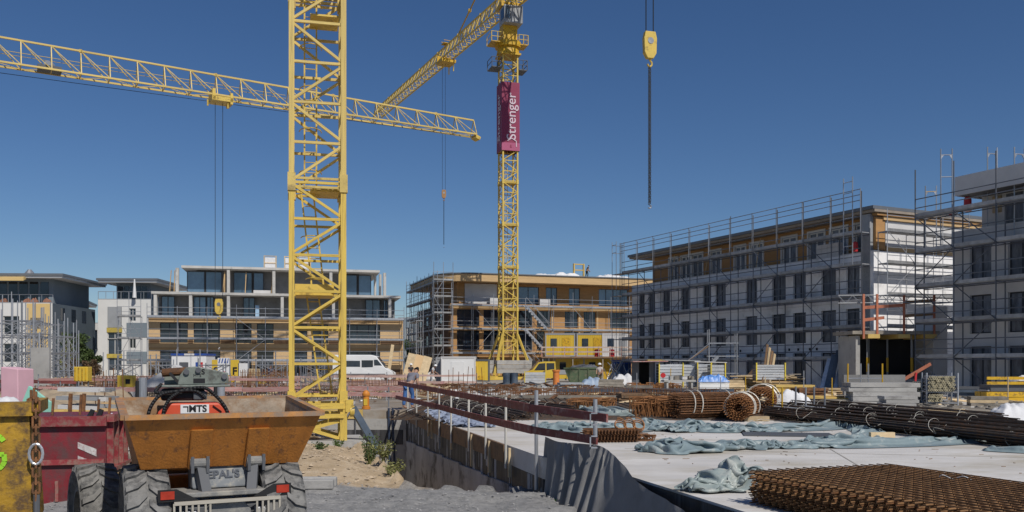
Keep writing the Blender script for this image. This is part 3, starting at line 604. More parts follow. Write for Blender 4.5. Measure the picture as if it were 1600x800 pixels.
# things on its roof and ledge
def heap_mesh(w, d, h, seed, nu=26, nv=14, rough=.35):
    def fn(u, v):
        x, y = (u - .5) * w, (v - .5) * d; rr = max(abs(u - .5), abs(v - .5)) * 2
        k = max(0, 1 - rr ** 3); n = abs(nz(x, y, seed, 2.2 / max(.3, min(w, d)))) + .5 * abs(nz(x, y, seed + 5, 5 / max(.3, min(w, d))))
        return (x + .04 * w * nz(y, seed, 1, 3), y + .04 * d * nz(x, seed, 2, 3), h * k * (1 - rough + rough * 2.2 * n) - .02)
    return MB().grid(fn, nu, nv)
for k, (px, w, h) in enumerate(((868, 5.5, .9), (957, 4.5, .85), (985, 2.5, .4))):
    p = OC + dc * SCx(px, .6) + Vector((-dc.y, dc.x)) * .6
    t = T('film_bundle', ['heap of white film on the timber roof, left of the gate frame', 'white film bundles on the timber roof beside the roof worker', 'small white film heap at the right end of the timber roof'][k], 'film', (*p, GZ + 13.05), rzc)
    for q in range(4): heap_mesh(w * .35, 1.4, h * rnd(.35, .7), 40 + k * 9 + q, 14, 8, .2).build('film', BAG, t, loc=((q - 1.5) * w * .26, rnd(-.3, .3), 0))
p = OC + dc * SCx(905, .2) + Vector((-dc.y, dc.x)) * .2
t = T('roof_gate', 'upright yellow timber frame on the roof of the timber building', 'frame', (*p, GZ + 13.05), rzc)
for x in (-.75, .6): MB().bb(x, x + .16, 0, .3, 0, 1.75).build('post', PLY, t)
for z in (.05, .85, 1.6): MB().bb(-.58, .6, .05, .25, z, z + .13).build('rail', PLY, t)
for k, (px, w) in enumerate(((772, 1.3), (850, 1.4))):
    t = T('panel_stack', ['grey panel stack on the ledge left of the banner crane mast', 'grey panel stack on the ledge right of the banner crane mast'][k], 'panels', (*(OC + dc * SCx(px, .5) + Vector((-dc.y, dc.x)) * .4), GZ + 9.31), rzc)
    for j in range(5): MB().bb(-w / 2, w / 2, -.3, .4, j * .16, j * .16 + .145).build('panel', RENDERG, t)
# ---- finished apartment blocks far left and the ones behind
ENDSHADE = mat('shaded_end_render', (.09, .115, .14), .7, 0, .06, .8, orand=.0)  # darker render colour that paints the shade onto the end walls
def block(name, label, pxl, pxr, Y, rz, zw, zr, wallm, wins, roofm=ROOFG, over=1.0, dep=12, attic=True, awall=GREYR, accents=()):
    X0 = GX(pxl, Y); e = Vector((math.cos(rz), math.sin(rz))); Lb = s_of(pxr, (X0, Y), e)
    t = T(name, label, 'building', (X0, Y, GZ), rz)
    def S(px): return s_of(px, (X0, Y), e)
    ops = [(S(a), S(b), c, d) for a, b, c, d in wins]
    facade(t, 'wall', wallm, 0, Lb, -.1, zw, 0, ops, .2)
    for o_ in ops: window(t, *o_, .14, FRAMEW, GLASS, 1, 0)
    MB().bb(.01, Lb - .01, .35, dep, -.1, zw - .3).build('core', DARK, t); MB().bb(-.005, .012, 0, dep, -.1, zw).build('end_wall', wallm, t); MB().bb(Lb - .012, Lb + .005, 0, dep, -.1, zw).build('end_wall', ENDSHADE if accents else wallm, t)
    MB().bb(0, Lb, .0, .3, zw + .005, zw + .1).build('coping', GREYP, t)
    if attic:
        MB().bb(1.5, Lb - .8, 2, dep, zw - .3, zr).build('penthouse', awall, t)
        n = 5
        for i in range(n):
            x0 = 1.7 + (Lb - 2.8) * i / n; MB().bb(x0, x0 + (Lb - 2.8) / n * .8, 1.95, 1.995, zw + .1, zr - .35).build('penthouse_window', GLASS, t)
        MB().bb(1.5 - over - .6, Lb + over * .6, .3, dep + 1, zr, zr + .22).build('roof', WHITE, t); MB().bb(1.3 - over - .6, Lb + over * .6 + .15, .15, dep + 1, zr + .225, zr + .5).build('roof_sheet', roofm, t)
        for i in range(8): x = Lb * i / 7; rod('railing_post', (x, .1, zw + .1), (x, .1, zw + 1.0), .03, GALV, t)
        rod('railing', (0, .1, zw + 1.0), (Lb, .1, zw + 1.0), .03, GALV, t)
    for y in (2, 5, 8):
        for z in (1.2, 4.2, 7): MB().bb(Lb + .006, Lb + .03, y, y + 1.2, z, min(z + 1.5, zw - .2)).build('end_window', GLASS, t)
    for (a, b, c, d, m) in accents: MB().bb(S(a), S(b), -.06, -.003, c, d).build('facade_panel', m, t)
    return t, S
wy = mat('mustard_panel', (.5, .38, .08), .7)
t, S = block('apartment_block', 'white apartment block with overhanging flat roof left of the frame building', 153, 236, 112, .04, 9.9, 12.1, WHITER, [(168, 190, 5.0, 9.0), (168, 190, 1.0, 5.0), (202, 212, 7.2, 8.8), (202, 212, 3.8, 5.4)], accents=[(168.5, 189.5, 6.4, 9.0, GREYP), (167, 191, 5.8, 6.38, wy), (167, 191, 2.6, 3.1, wy), (198, 230, 5.2, 7.0, GREYR), (198, 230, 1.9, 3.4, GREYR)])
MB().tube((S(213), -.6, 10.1), (S(213), -.6, 12.4), .25, 8, .08).build('folded_parasol', WHITE, t)
t, S = block('cream_block', 'cream and grey apartment block with terrace awning at the left edge', -40, 82, 104, .05, 8.9, 11.9, WHITER, [(5, 30, 5.2, 7.4), (5, 30, 2, 4.2), (47, 70, 4.6, 7.0)], over=1.6, accents=[(42, 78, .5, 8.85, CREAM), (47.5, 69.5, 5.9, 7.2, GREYP)])
aw = MB().prism([(-.2, 11.9), (1.6, 12.3), (1.6, 12.22), (-.2, 11.5)], 0, S(38), 'x'); aw.build('awning', CREAM, t); MB().bb(S(18), S(26), 3, 4.4, 12.42, 12.7).tube((S(22), 3.7, 12.7), (S(22), 3.7, 13.2), .6, 10, .2).build('roof_vent', GALV, t)
for px in (4, 40, 52, 72): heap_mesh(.9, .5, .6, px, 10, 6).build('flower_box', mat('flowers', (.25, .12, .08), .9, 0, .5, 9), t, loc=(S(px), .3, 8.95))
block('grey_block', 'grey apartment block with dark roof behind the cream one', 88, 124, 128, .3, 8.2, 10.8, WHITER, [(107, 121, 4.2, 6.5)], over=.8, awall=GREYR)
block('link_wing', 'low white wing joining the two left apartment blocks', 118, 156, 124, 0, 7.5, 8, WHITER, [(132, 152, 3.8, 6.6), (132, 152, .5, 3)], attic=False)
block('distant_block', 'distant blue grey block between the frame building and the timber building', 622, 668, 160, 0, 10.2, 11.2, GREYR, [(634, 639, 6, 8.5), (642, 646, 6, 8.5), (634, 639, 2, 4.5)], attic=False)
# ================================================================ CRANES
def lattice_bars(w, h, n, start_left=True, rung=True):
    """bars of one mast section: (kind, p, q) for the four faces; zigzag starts at the bottom corner"""
    c = w / 2; K = [(-c, -c), (c, -c), (c, c), (-c, c)]; out = []
    for x, y in K: out.append(('chord', (x, y, 0), (x, y, h)))
    for f in range(4):
        a, b = K[f], K[(f + 1) % 4]
        if f in (2, 3): a, b = b, a
        for i in range(n):
            z0, z1 = h * i / n, h * (i + 1) / n; s, e_ = (a, b) if i % 2 == 0 else (b, a)
            out.append(('diagonal', (*s, z0 + .04), (*e_, z1 - .04)))
            out.append(('cross_bar', (*a, z1), (*b, z1)))
    return out
def mast_section(crane, z0, w, h, n, cs, ds, m, split=True, collar=True):
    key = ('msec', w, h, n, m.name)
    col_ = MB()
    if collar:
        for x in (-w / 2, w / 2):
            for y in (-w / 2, w / 2): col_.box((x, y, -.0), (cs * 1.45, cs * 1.45, .5))
        for f in ((-1, -1, 1, -1), (1, -1, 1, 1), (1, 1, -1, 1), (-1, 1, -1, -1)):
            for zz in (-.12, .12): col_.beam((f[0] * w / 2, f[1] * w / 2, zz), (f[2] * w / 2, f[3] * w / 2, zz), ds * .9)
    else: col_.box((-w / 2, -w / 2, 0), (cs, cs, .1))
    sec = inst(cached(key + ('c',), lambda: col_.mesh('mast_section', m)), 'mast_section', crane, (0, 0, z0))
    bars = lattice_bars(w, h, n)
    if split:
        for k, p, q in bars: bar(k, p, q, cs if k == 'chord' else ds, cs if k == 'chord' else ds, m, sec)
    else:
        def mk():
            mb = MB()
            for k, p, q in bars:
                if k != 'chord': mb.beam(p, q, ds)
            return mb.mesh('bracing', m)
        inst(cached(key, mk), 'bracing', sec)
        for k, p, q in bars:
            if k == 'chord': bar('chord', p, q, cs, cs, m, sec)
    return sec
def jib(crane, P0, P1, n, wd, h0, h1, m, cs=.12, ds=.06, per=5, name='jib_section'):
    """triangular lattice jib, bottom chords level from P0 to P1 (in the crane's own frame)"""
    P0, P1 = Vector(P0), Vector(P1); d = (P1 - P0) / n; side = Vector((-d.y, d.x, 0)).normalized() * wd / 2
    def pt(i, k): b = P0 + d * i; h = h0 + (h1 - h0) * i / n; return b + side if k == 0 else b - side if k == 1 else b + Vector((0, 0, h))
    for i0 in range(0, n, per):
        i1 = min(n, i0 + per); st = MB(); st.box(pt(i0, 2), (cs * 1.7,) * 3)
        sec = st.build(name, m, crane)
        for k in range(3): bar('chord', pt(i0, k), pt(i1, k), cs, cs, m, sec)
        br = MB()
        for i in range(i0, i1 + (1 if i1 == n else 0)):
            br.beam(pt(i, 0), pt(i, 1), ds)
            for k in (0, 1): br.beam(pt(i, 2), pt(i, k), ds * 1.1)
            if i < n:
                for k in (0, 1): br.beam(pt(i, 2), pt(i + 1, k), ds * .9)
                br.beam(pt(i, i % 2), pt(i + 1, 1 - i % 2), ds * .7)
        br.build('bracing', m, sec)
def chain_mesh(mb, x, y, z0, z1, link=.12, w=.058, t=.019):
    n = int((z0 - z1) / (link * .8))
    for i in range(n):
        z = z0 - i * link * .8; r = Vector((1, 0, 0)) if i % 2 else Vector((0, 1, 0)); c = Vector((x, y, z - link / 2)); u = Vector((0, 0, link / 2))
        for s in (-1, 1): mb.beam(c + r * s * w / 2 - u, c + r * s * w / 2 + u, t)
        for s in (-1, 1): mb.beam(c - r * w / 2 + u * s, c + r * w / 2 + u * s, t)
    return mb
def hook_block(label, loc, ztop, sc=1., chain=0, chains=2, rz=0., body=YEL, rope_off=.16):
    t = T('crane_hook_block', label, 'hook', loc, rz)
    o = MB().prism([(-.26 * sc, .75 * sc), (-.2 * sc, 1.0 * sc), (.2 * sc, 1.0 * sc), (.26 * sc, .75 * sc), (.24 * sc, .2 * sc), (.12 * sc, .0), (-.12 * sc, .0), (-.24 * sc, .2 * sc)], -.1 * sc, .1 * sc).build('body', body, t, bevel=.02)
    for y in (-.105 * sc, .105 * sc): MB().ring((0, 0, 0), .0, .12 * sc, .02, 16).build('sheave', GALVD, t, loc=(0, y, .65 * sc), rot=(0, 0, R(90)))
    hk = MB(); a = [Vector((.09 * sc * math.cos(R(q)), 0, -.18 * sc + .11 * sc * math.sin(R(q)))) for q in range(80, -200, -28)]
    hk.tube((0, 0, 0), a[0], .04 * sc, 8).path(a, .035 * sc, 6); hk.build('hook', body, t)
    for x in (-rope_off, rope_off): rod('rope', (x, 0, .8 * sc), (x, 0, ztop - loc[2]), .022, ROPE, t)
    if chain:
        mb = MB()
        if chains == 2: chain_mesh(mb, -.025, 0, -.25 * sc, -.25 * sc - chain); chain_mesh(mb, .035, .02, -.3 * sc, -.25 * sc - chain)
        else: mb.tube((0, 0, -.2 * sc), (0, 0, -chain), .045, 6)
        mb.build('chain', CHAIN if chains == 2 else ROPE, t)
        z = -.25 * sc - chain; MB().path([Vector((.07 * math.cos(q), 0, z - .07 + .07 * math.sin(q))) for q in (1.57, .6, -.4, -1.57, -2.6)], .025, 6).build('end_hook', GALVD, t)
    return t
# ---- near crane: the mast that fills the picture height left of the centre
NCW = 1.42; NC = Vector((-5.6, 25.75, -.5))
nc = T('tower_crane', 'big yellow lattice crane mast in the foreground beside the pit', 'crane', NC, R(13.5))
zj = [.67 + .5, 6.74 + .5]
mast_section(nc, zj[0], NCW, 6.07, 6, .15, .072, YEL); z = zj[1]
YELP = mat('faded_crane_yellow', (.64, .475, .145), .5, 0, .16, 1.2, .1, 40, (.35, .26, .1), .25, 3, .05)
for i in range(5): mast_section(nc, z, NCW, 5.6, 5, .15, .072, YELP); z += 5.6
top = z
# foot section with its sloping struts
ft = MB().box((0, 0, -.05), (2.6, 2.6, .16)).build('foundation', CONC, nc)
for x in (-NCW / 2, NCW / 2):
    for y in (-NCW / 2, NCW / 2): bar('leg', (x, y, -.1), (x, y, 1.2), .19, .19, YEL, nc)
for y in (-NCW / 2, NCW / 2):
    bar('foot_bar', (-NCW / 2, y, .72), (NCW / 2, y, .72), .28, .12, YEL, nc); bar('foot_bar', (-NCW / 2, y, .25), (NCW / 2, y, .6), .09, .09, YEL, nc); bar('foot_bar', (-NCW / 2, y, .5), (NCW / 2, y, .05), .09, .09, YEL, nc)
for x in (-NCW / 2, NCW / 2): bar('foot_bar', (x, -NCW / 2, .72), (x, NCW / 2, .72), .2, .12, YEL, nc)
bar('foot_bar', (-NCW / 2, -NCW / 2 - .1, 1.0), (NCW / 2, -NCW / 2 - .1, 1.0), .14, .16, YEL, nc)
MB().box((NCW / 2 + .16, -NCW / 2, 1.0), (.22, .26, .34)).ring((NCW / 2 + .24, -NCW / 2 - .02, .84), .05, .15, .12).build('strut_lug', YEL, nc)
MB().beam((NCW / 2 + .25, -NCW / 2, .95), (NCW / 2 + 1.0, -NCW / 2 + .1, -.35), .3, .18).build('strut', STEELB, nc)
# ladders and a rest platform inside the mast
def ladder_obj(p, q, wdt=.34):
    p, q = Vector(p), Vector(q); l = MB(); 
    for s in (-1, 1): l.beam(p + Vector((s * wdt / 2, 0, 0)), q + Vector((s * wdt / 2, 0, 0)), .045)
    k = int((q - p).length / .3)
    for i in range(k): c = p.lerp(q, (i + .5) / k); l.tube(c - Vector((wdt / 2, 0, 0)), c + Vector((wdt / 2, 0, 0)), .013, 5)
    for i in range(1, k, 4):
        c = p.lerp(q, (i + .5) / k); a = [c + Vector((.32 * math.cos(R(g)), .1 - .55 * abs(math.sin(R(g))), 0)) for g in range(0, 181, 30)]; l.path(a, .016, 5)
    return l.build('ladder', YEL, nc)
ladder_obj((.05, .35, 4.2), (-.28, .3, 7.2)); ladder_obj((.28, .25, 1.2), (-.12, .3, 4.15)); ladder_obj((-.18, .45, 7.3), (-.18, .45, 18.5))
MB().bb(-.6, .45, -.5, .6, 4.1, 4.16).bb(-.62, .45, -.56, -.52, 4.1, 4.42).build('rest_platform', YEL, nc); MB().bb(-.2, .6, -.5, .6, 7.05, 7.1).build('rest_platform', YEL, nc)
MB().bb(-.2, .6, -.5, .6, 12.0, 12.05).build('rest_platform', YEL, nc)
MB().box((0, 0, top + .6), (2, 2, 1.2)).build('slew_ring', YEL, nc)
hp = Vector((5.53, 36.0, 0)); dj = (hp - NC); dj.z = 0; dj.normalize(); rr_ = Matrix.Rotation(-R(13.5), 3, 'Z'); dloc = rr_ @ dj
jib(nc, dloc * .8 + Vector((0, 0, top + 1.2)), dloc * 40 + Vector((0, 0, top + 1.2)), 20, 1.4, 1.8, 1.4, YEL); jib(nc, -dloc * .8 + Vector((0, 0, top + 1.2)), -dloc * 14 + Vector((0, 0, top + 1.2)), 6, 1.4, 1.6, 1.4, YEL)
MB().box(-dloc * 12.5 + Vector((0, 0, top + .3)), (2, 1.4, 2.4), R(40)).build('counterweight', CONC, nc)
hook_block('yellow hook block with a long chain hanging in the sky at right', (5.53, 36.0, EYE + (HOR - 92) / F * 36), NC.z + top + 1.2, 1.08, 5.6, 2, .3)
# ---- crane of the long jib at the left; its mast stands outside the picture
J0 = Vector((GX(0, 65.1), 65.1, 23.6)); J1 = Vector((GX(740, 85.3), 85.3, 23.6)); jd = (J1 - J0).normalized(); JM = J0 - jd * 16
lc = T('jib_crane', 'yellow crane whose long lattice jib crosses the sky behind the mast at left', 'crane', (JM.x, JM.y, -.5))
zz = 0
while zz < 22: mast_section(lc, zz, 1.7, 5.6, 5, .17, .09, YEL, split=False); zz += 5.6
Q = lambda v: v - Vector((JM.x, JM.y, -.5))
jib(lc, Q(J0 - jd * 14.6), Q(J1), 27, 1.25, 2.15, 1.45, YELP, .13, .062, 5)
for kx in (0, 2): rod('trolley_rope', Q(J0 - jd * 14 + Vector((0, kx * .1, 1.05 - kx * .1))), Q(J0 + jd * 21 + Vector((0, kx * .1, 1.0 - kx * .1))), .022, YEL, lc)
rod('hoist_rope', Q(J0 - jd * 8 + Vector((0, 0, -.75))), Q(J1 + Vector((0, 0, -.15))), .022, ROPE, lc)
MB().beam(Q(J1 + Vector((0, 0, -.1))), Q(J1 + jd * .5 + Vector((0, 0, -.3))), .9, .3).build('jib_head', YEL, lc)
mb = MB(); p = Q(J0 + jd * 3.2); mb.box(p + Vector((0, 0, .15)), (1.6, .9, .35), math.atan2(jd.y, jd.x)); mb.build('winch', DGREY, lc); MB().tube(p + Vector((0, -.3, .45)), p + Vector((0, .3, .45)), .28, 12).build('winch_drum', GALV, lc)
def along(px): return s_of(px, J0, jd)
tp = J0 + jd * along(345)
MB().box(Q(tp + Vector((0, 0, -.3))), (1.7, 1.5, .35), math.atan2(jd.y, jd.x)).box(Q(tp + jd * -.7 + Vector((0, 0, .0))), (.25, 1.5, .9), math.atan2(jd.y, jd.x)).box(Q(tp + jd * .7 + Vector((0, 0, -.2))), (.2, 1.5, .9), math.atan2(jd.y, jd.x)).build('trolley', YEL, lc)
for s in (-.8, .8): MB().beam(Q(tp + jd * s + Vector((0, -.7, -.5))), Q(tp + jd * s + Vector((0, -.7, -1.0))), .1).build('trolley_bumper', YEL, lc)
hook_block('yellow hook block hanging in front of the concrete frame building', (tp.x - .15, tp.y, EYE + (HOR - 491) / F * tp.y), 23.3, 1.25, 2.4, 1, .1, rope_off=.3)
# ---- crane with the magenta banner in the centre
CC = Vector((-.45, 103, .1)); w2 = 1.72
cc = T('banner_crane', 'yellow tower crane with magenta banner on its mast in the centre', 'crane', CC, R(17))
zz = 3.2
for i in range(7): mast_section(cc, zz, w2, 4.85, 4, .17, .085, YEL, split=False); zz += 4.85
for z in (8.05, 12.9, 17.75, 22.6): MB().bb(-w2 / 2, w2 / 2, -w2 / 2, w2 / 2, z - .05, z + .03).build('rest_platform', YEL, cc)
mb = MB()
for i in range(9): 
    for s in (0, .3): mb.beam((-.3 + s, .3, 3 + i * 3.6), (-.3 + s, .3, 6.6 + i * 3.6), .05)
mb.build('ladder', YEL, cc)
for x in (-1, 1):
    for y in (-1, 1):
        bar('base_strut', (x * w2 / 2, y * w2 / 2, 5.2), (x * 2.3, y * 2.3, .5), .22, .22, YEL, cc); bar('leg', (x * w2 / 2, y * w2 / 2, .4), (x * w2 / 2, y * w2 / 2, 3.2), .2, .2, YEL, cc)
for a, b in (((-3.2, -3.2), (3.2, 3.2)), ((-3.2, 3.2), (3.2, -3.2))): bar('base_beam', (*a, .25), (*b, .25), .4, .45, YEL, cc)
bar('base_beam', (-3.3, -2.4, .2), (3.3, -2.4, .2), .3, .35, YEL, cc)
for i, (x0, x1, y0, y1) in enumerate(((-2.0, 2.1, -2.4, -1.6), (-2.0, 2.1, 1.6, 2.4), (-2.9, -2.1, -1.5, 1.5), (2.2, 2.9, -1.5, 1.5))):
    for k in range(3): MB().bb(x0, x1, y0, y1, .75 + k * .5, 1.22 + k * .5).build('ballast_block', CONC, cc, bevel=.02)
# banner wrapped round the mast, with its lettering on the two faces that show
zb0, zb1 = 26.1, 33.9; h2 = w2 / 2 + .2
bn = MB(); q = [(-h2, -h2), (h2, -h2), (h2, h2), (-h2, h2)]
for f in range(4):
    a, b = Vector(q[f]), Vector(q[(f + 1) % 4])
    def fn(u, v, a=a, b=b):
        p = a.lerp(b, u); nrm = Vector((b.y - a.y, a.x - b.x)).normalized(); k = .03 * nz(u * 3 + f * 7, v * 9, 2) * (1 - abs(2 * u - 1)); return (p.x + nrm.x * k, p.y + nrm.y * k, zb0 + (zb1 - zb0) * v)
    bn.grid(fn, 8, 24)
bno = bn.build('banner', MAGE, cc, smooth=True)
text('banner_lettering', 'Strenger', 1.55, LETTER, bno, (.1, -h2 - .05, 30.0), (R(90), R(-90), 0), .01, .008)
text('banner_lettering', 'Strenger', 1.55, LETTER, bno, (-h2 - .05, 0, 30.0), (R(90), R(-90), R(-90)), .01, .008)
for rz_, lx in ((0, (.1, -h2 - .05)), (R(-90), (-h2 - .05, 0))):
    lg = MB(); lg.beam((-.55, 0, -.3), (0, 0, -.62), .09, .03, (0, 1, 0)).beam((0, 0, -.62), (.5, 0, -.3), .09, .03, (0, 1, 0)).beam((-.55, 0, -.3), (-.55, 0, .35), .09, .03, (0, 1, 0))
    lg.build('house_mark', LETTER, bno, loc=(*lx, 26.9), rot=(R(0), R(180), rz_))
MB().bb(-h2 - .01, h2 + .01, -h2 - .012, -h2 - .002, 26.11, 27.0).build('banner_hem', mat('banner_pale', (.45, .1, .2), .6, 0, .08, 2), bno)
# top: slewing platform, cab, apex, jib and counter jib
zt = zz
MB().bb(-1.2, 1.2, -1.2, 1.2, zt - .1, zt + .1).tube((0, 0, zt + .1), (0, 0, zt + .9), 1.35, 20, 1.2).tube((0, 0, zt + .9), (0, 0, zt + 1.5), 1.5, 20).build('slew_ring', YELD, cc)
MB().bb(-.85, .85, -.85, .85, zt + 1.5, zt + 3.3).build('slew_tower', YELD, cc)
def railing(name, x0, x1, y0, y1, z, m, parent, floor):
    MB().bb(x0, x1, y0, y1, z - .05, z + .05).build(name, floor, parent)
    for x, y in ((x0, y0), (x1, y0), (x0, y1), (x1, y1), ((x0 + x1) / 2, y0)): rod('railing_post', (x, y, z), (x, y, z + 1.1), .045, m, parent)
    for h in (.55, 1.1):
        for a, b in (((x0, y0), (x1, y0)), ((x0, y0), (x0, y1)), ((x1, y0), (x1, y1))): rod('railing', (*a, z + h), (*b, z + h), .04, m, parent)
railing('platform', -2.3, -.9, -1.2, .8, zt + 1.2, YEL, cc, YELD); railing('platform', 1.0, 2.1, -1.0, .8, zt + 1.2, YEL, cc, YELD)
railing('lower_platform', -2.2, -1.0, -1.0, .9, zt - 1.6, DGREY, cc, DGREY); railing('lower_platform', 1.0, 2.0, -1.0, .9, zt - 1.7, DGREY, cc, DGREY)
MB().bb(-.95, 1.25, -1.7, .4, zt + 3.3, zt + 5.3).build('cab', GREYP, cc, bevel=.05)
MB().bb(-.99, -.955, -1.6, -.4, zt + 3.8, zt + 5.0).build('cab_window', GLASS, cc); MB().bb(-.85, -.3, -1.74, -1.705, zt + 3.7, zt + 5.1).build('cab_window', GLASSB, cc)
for x in (-.2, .25, .7, 1.15): MB().bb(x - .02, x + .02, -1.73, -1.705, zt + 3.3, zt + 5.3).build('cab_seam', DGREY, cc)
rinv = Matrix.Rotation(-R(17), 3, 'Z'); tip = Vector((GX(590, 148), 148, 0)) - Vector((CC.x, CC.y, 0)); zl = zt + 5.6
td = rinv @ tip.normalized(); TL = tip.length
MB().box((0, 0, zl), (2.2, 2.2, .5)).build('turntable', YELD, cc)
jib(cc, td * .6 + Vector((0, 0, zl)), td * TL + Vector((0, 0, zl)), 34, 1.5, 2.1, 1.5, YEL, .15, .075, 5)
jib(cc, -td * .6 + Vector((0, 0, zl)), -td * 15 + Vector((0, 0, zl)), 9, 1.7, 1.3, 1.3, YEL, .2, .1, 5, 'counter_jib_section')
MB().box(-td * 13 + Vector((0, 0, zl - .6)), (2, 1.8, 2.6), R(30)).build('counterweight', CONC, cc)
apex = Vector((0, 0, zl + 9)); 
for s in ((-.8, -.8), (.8, -.8), (.8, .8), (-.8, .8)): bar('apex_leg', (*s, zl + .2), apex, .16, .16, YEL, cc)
pa = td * (TL * .3) + Vector((0, 0, zl + 1.95)); rod('pendant', apex, pa, .09, YELD, cc); rod('pendant', apex, -td * 14 + Vector((0, 0, zl + 1.3)), .08, YELD, cc)
for f in (.35, .75): MB().box(apex.lerp(pa, f), (.35, .35, .35)).build('pendant_joint', YELD, cc)
cd = tip.normalized(); tq = s_of(697, CC, cd); cp = CC + cd * tq
tloc = td * tq + Vector((0, 0, zl - .4)); ra = math.atan2(td.y, td.x)
MB().box(tloc, (2.2, 2.0, .4), ra).box(tloc + td * .8 + Vector((0, 0, .5)), (.2, 2, 1), ra).build('trolley', YELD, cc); MB().box(tloc + Vector((0, 0, 2.5)), (1.1, 1.0, .08), ra).box(tloc + td * .5 + Vector((0, 0, 2.85)), (.06, 1.0, .06), ra).box(tloc - td * .5 + Vector((0, 0, 2.85)), (.06, 1.0, .06), ra).build('service_basket', YELD, cc)
for s in (-.8, .8): MB().beam(tloc + td * s + Vector((.7, 0, -.2)), tloc + td * s + Vector((.7, 0, -1.3)), .13).build('trolley_bumper', YEL, cc)
hook_block('small weathered hook block with a long sling hanging left of the banner crane', (cp.x - .3, cp.y, EYE + (HOR - 310) / F * cp.y), zl, 1.15, 6.2, 1, .2, body=mat('weathered_orange', (.35, .19, .08), .6), rope_off=.2)
# ================================================================ DUMPER IN THE FOREGROUND
def tyre(parent, name, loc, r=.585, w=.44, rot=0., hub=DUSTG):
    def mk():
        mb = MB(); pr = [(.55, -.38), (.72, -.48), (.9, -.5), (.965, -.42), (.98, 0), (.965, .42), (.9, .5), (.72, .48), (.55, .38)]; n = 40
        for (a, x), (b, y) in zip(pr, pr[1:]):
            vs = []
            for i in range(n):
                t = 6.28318 * i / n; vs += [(x * w, a * r * math.cos(t), a * r * math.sin(t)), (y * w, b * r * math.cos(t), b * r * math.sin(t))]
            mb.add(vs, [(2 * i, 2 * i + 1, (2 * i + 3) % (2 * n), (2 * i + 2) % (2 * n)) for i in range(n)])
        return mb.mesh('tyre', TYRE, True)
    o = inst(cached(('tyre', r, w), mk), name, parent, loc, (0, 0, rot))
    def lug():
        mb = MB()
        for k in range(20):
            for s in (-1, 1):
                t0 = 6.28318 * (k + (.5 if s > 0 else 0)) / 20
                pts = [(s * .02, t0), (s * .2, t0 + .14), (s * .46, t0 + .2), (s * .5, t0 + .23)]; rr = [1.03, 1.03, 1.01, .86]
                for j in range(3):
                    vs = []
                    for (x, t), q in ((pts[j], rr[j]), (pts[j + 1], rr[j + 1])):
                        for dt in (-.055, .055):
                            for rad in (q, q - .09): vs.append((x * w, rad * r * math.cos(t + dt), rad * r * math.sin(t + dt)))
                    mb.add(vs, [(0, 2, 6, 4), (0, 4, 5, 1), (2, 3, 7, 6), (0, 1, 3, 2), (4, 6, 7, 5)])
        return mb.mesh('tread_lugs', TYRE)
    lo = inst(cached(('lug', r, w), lug), 'tread_lugs', o)
    inst(cached(('rim', r, w), lambda: MB().ring((0, 0, 0), .1 * r, .56 * r, w * .55, 28).ring((0, 0, 0), .5 * r, .58 * r, w * .82, 28).mesh('rim', hub)), 'rim', o)
    return o
DR = R(27); DO = Vector((-2.92, 9.2, -.6))
du = T('site_dumper', 'dusty orange skip dumper with big tyres in the left foreground', 'dumper', DO, DR)
# skip: outer shell with thickness, flared rim, folded front
wt, wb = .975, .80
rim = [Vector((-wt, 0, 1.70)), Vector((wt, 0, 1.70)), Vector((wt - .03, 1.42, 1.83)), Vector((-wt + .03, 1.42, 1.83))]
mid = [Vector((-wt + .045, .07, 1.56)), Vector((wt - .045, .07, 1.56)), Vector((wt - .07, 1.38, 1.62)), Vector((-wt + .07, 1.38, 1.62))]
bot = [Vector((-wb, .33, 1.15)), Vector((wb, .33, 1.15)), Vector((wb, 1.15, 1.0)), Vector((-wb, 1.15, 1.0))]
def shell(levels, inset=0):
    mb = MB(); cen = Vector((0, .7, 0)); vs = []
    for lv in levels:
        for v in lv: q = Vector((v.x * (1 - inset), .7 + (v.y - .7) * (1 - inset * 1.4), v.z + (inset * 1.2 if lv is levels[-1] else 0))); vs.append(q)
    fs = []
    for k in range(len(levels) - 1):
        for i in range(4): fs.append((4 * k + i, 4 * k + (i + 1) % 4, 4 * k + 4 + (i + 1) % 4, 4 * k + 4 + i))
    b = 4 * (len(levels) - 1); fs.append((b, b + 1, b + 2, b + 3)); return mb.add(vs, fs)
sk = fixn(shell([rim, mid, bot]).build('skip', ORANGE, du))
ins = shell([rim, bot], .035).build('skip_lining', SKIPIN, sk); fixn(ins)
rm = MB()
for i in range(4): rm.beam(rim[i], rim[(i + 1) % 4], .075, .05)
rm.build('skip_rim', mat('worn_orange_edge', (.5, .24, .08), .5, .1, .3, 5, dirt=(.3, .22, .16), damt=.5, dscale=6), sk)
for x in (-.24, .33): 
    MB().prism([(.075, 1.56), (.345, 1.13), (.30, 1.13), (.03, 1.56)], x - .11, x + .11, 'x').build('skip_rib', ORANGE, sk, bevel=.012)
    MB().bb(x - .09, x - .06, .19, .42, 1.1, 1.27).bb(x + .06, x + .09, .19, .42, 1.1, 1.27).build('skip_hinge', DGREY, sk)
    MB().beam((x * .8, .12, .86), (x, .32, 1.24), .1, .09).build('lift_arm', DGREY, du); MB().ring((x, .26, 1.2), .0, .06, .19, 14).build('lift_pin', DUSTG, du)
MB().prism([(.26, .93), (.6, .9), (.65, 1.2), (.40, 1.2)], -.31, .33, 'x').build('front_plate', mat('dusty_shaded_steel', (.17, .185, .2), .7, 0, .2, 4, .15, 40, (.33, .31, .26), .3, 8, .0), du, bevel=.02)  # dusty steel, its base colour also darkened for the skip's shade
sl = math.atan2(.14, .3)
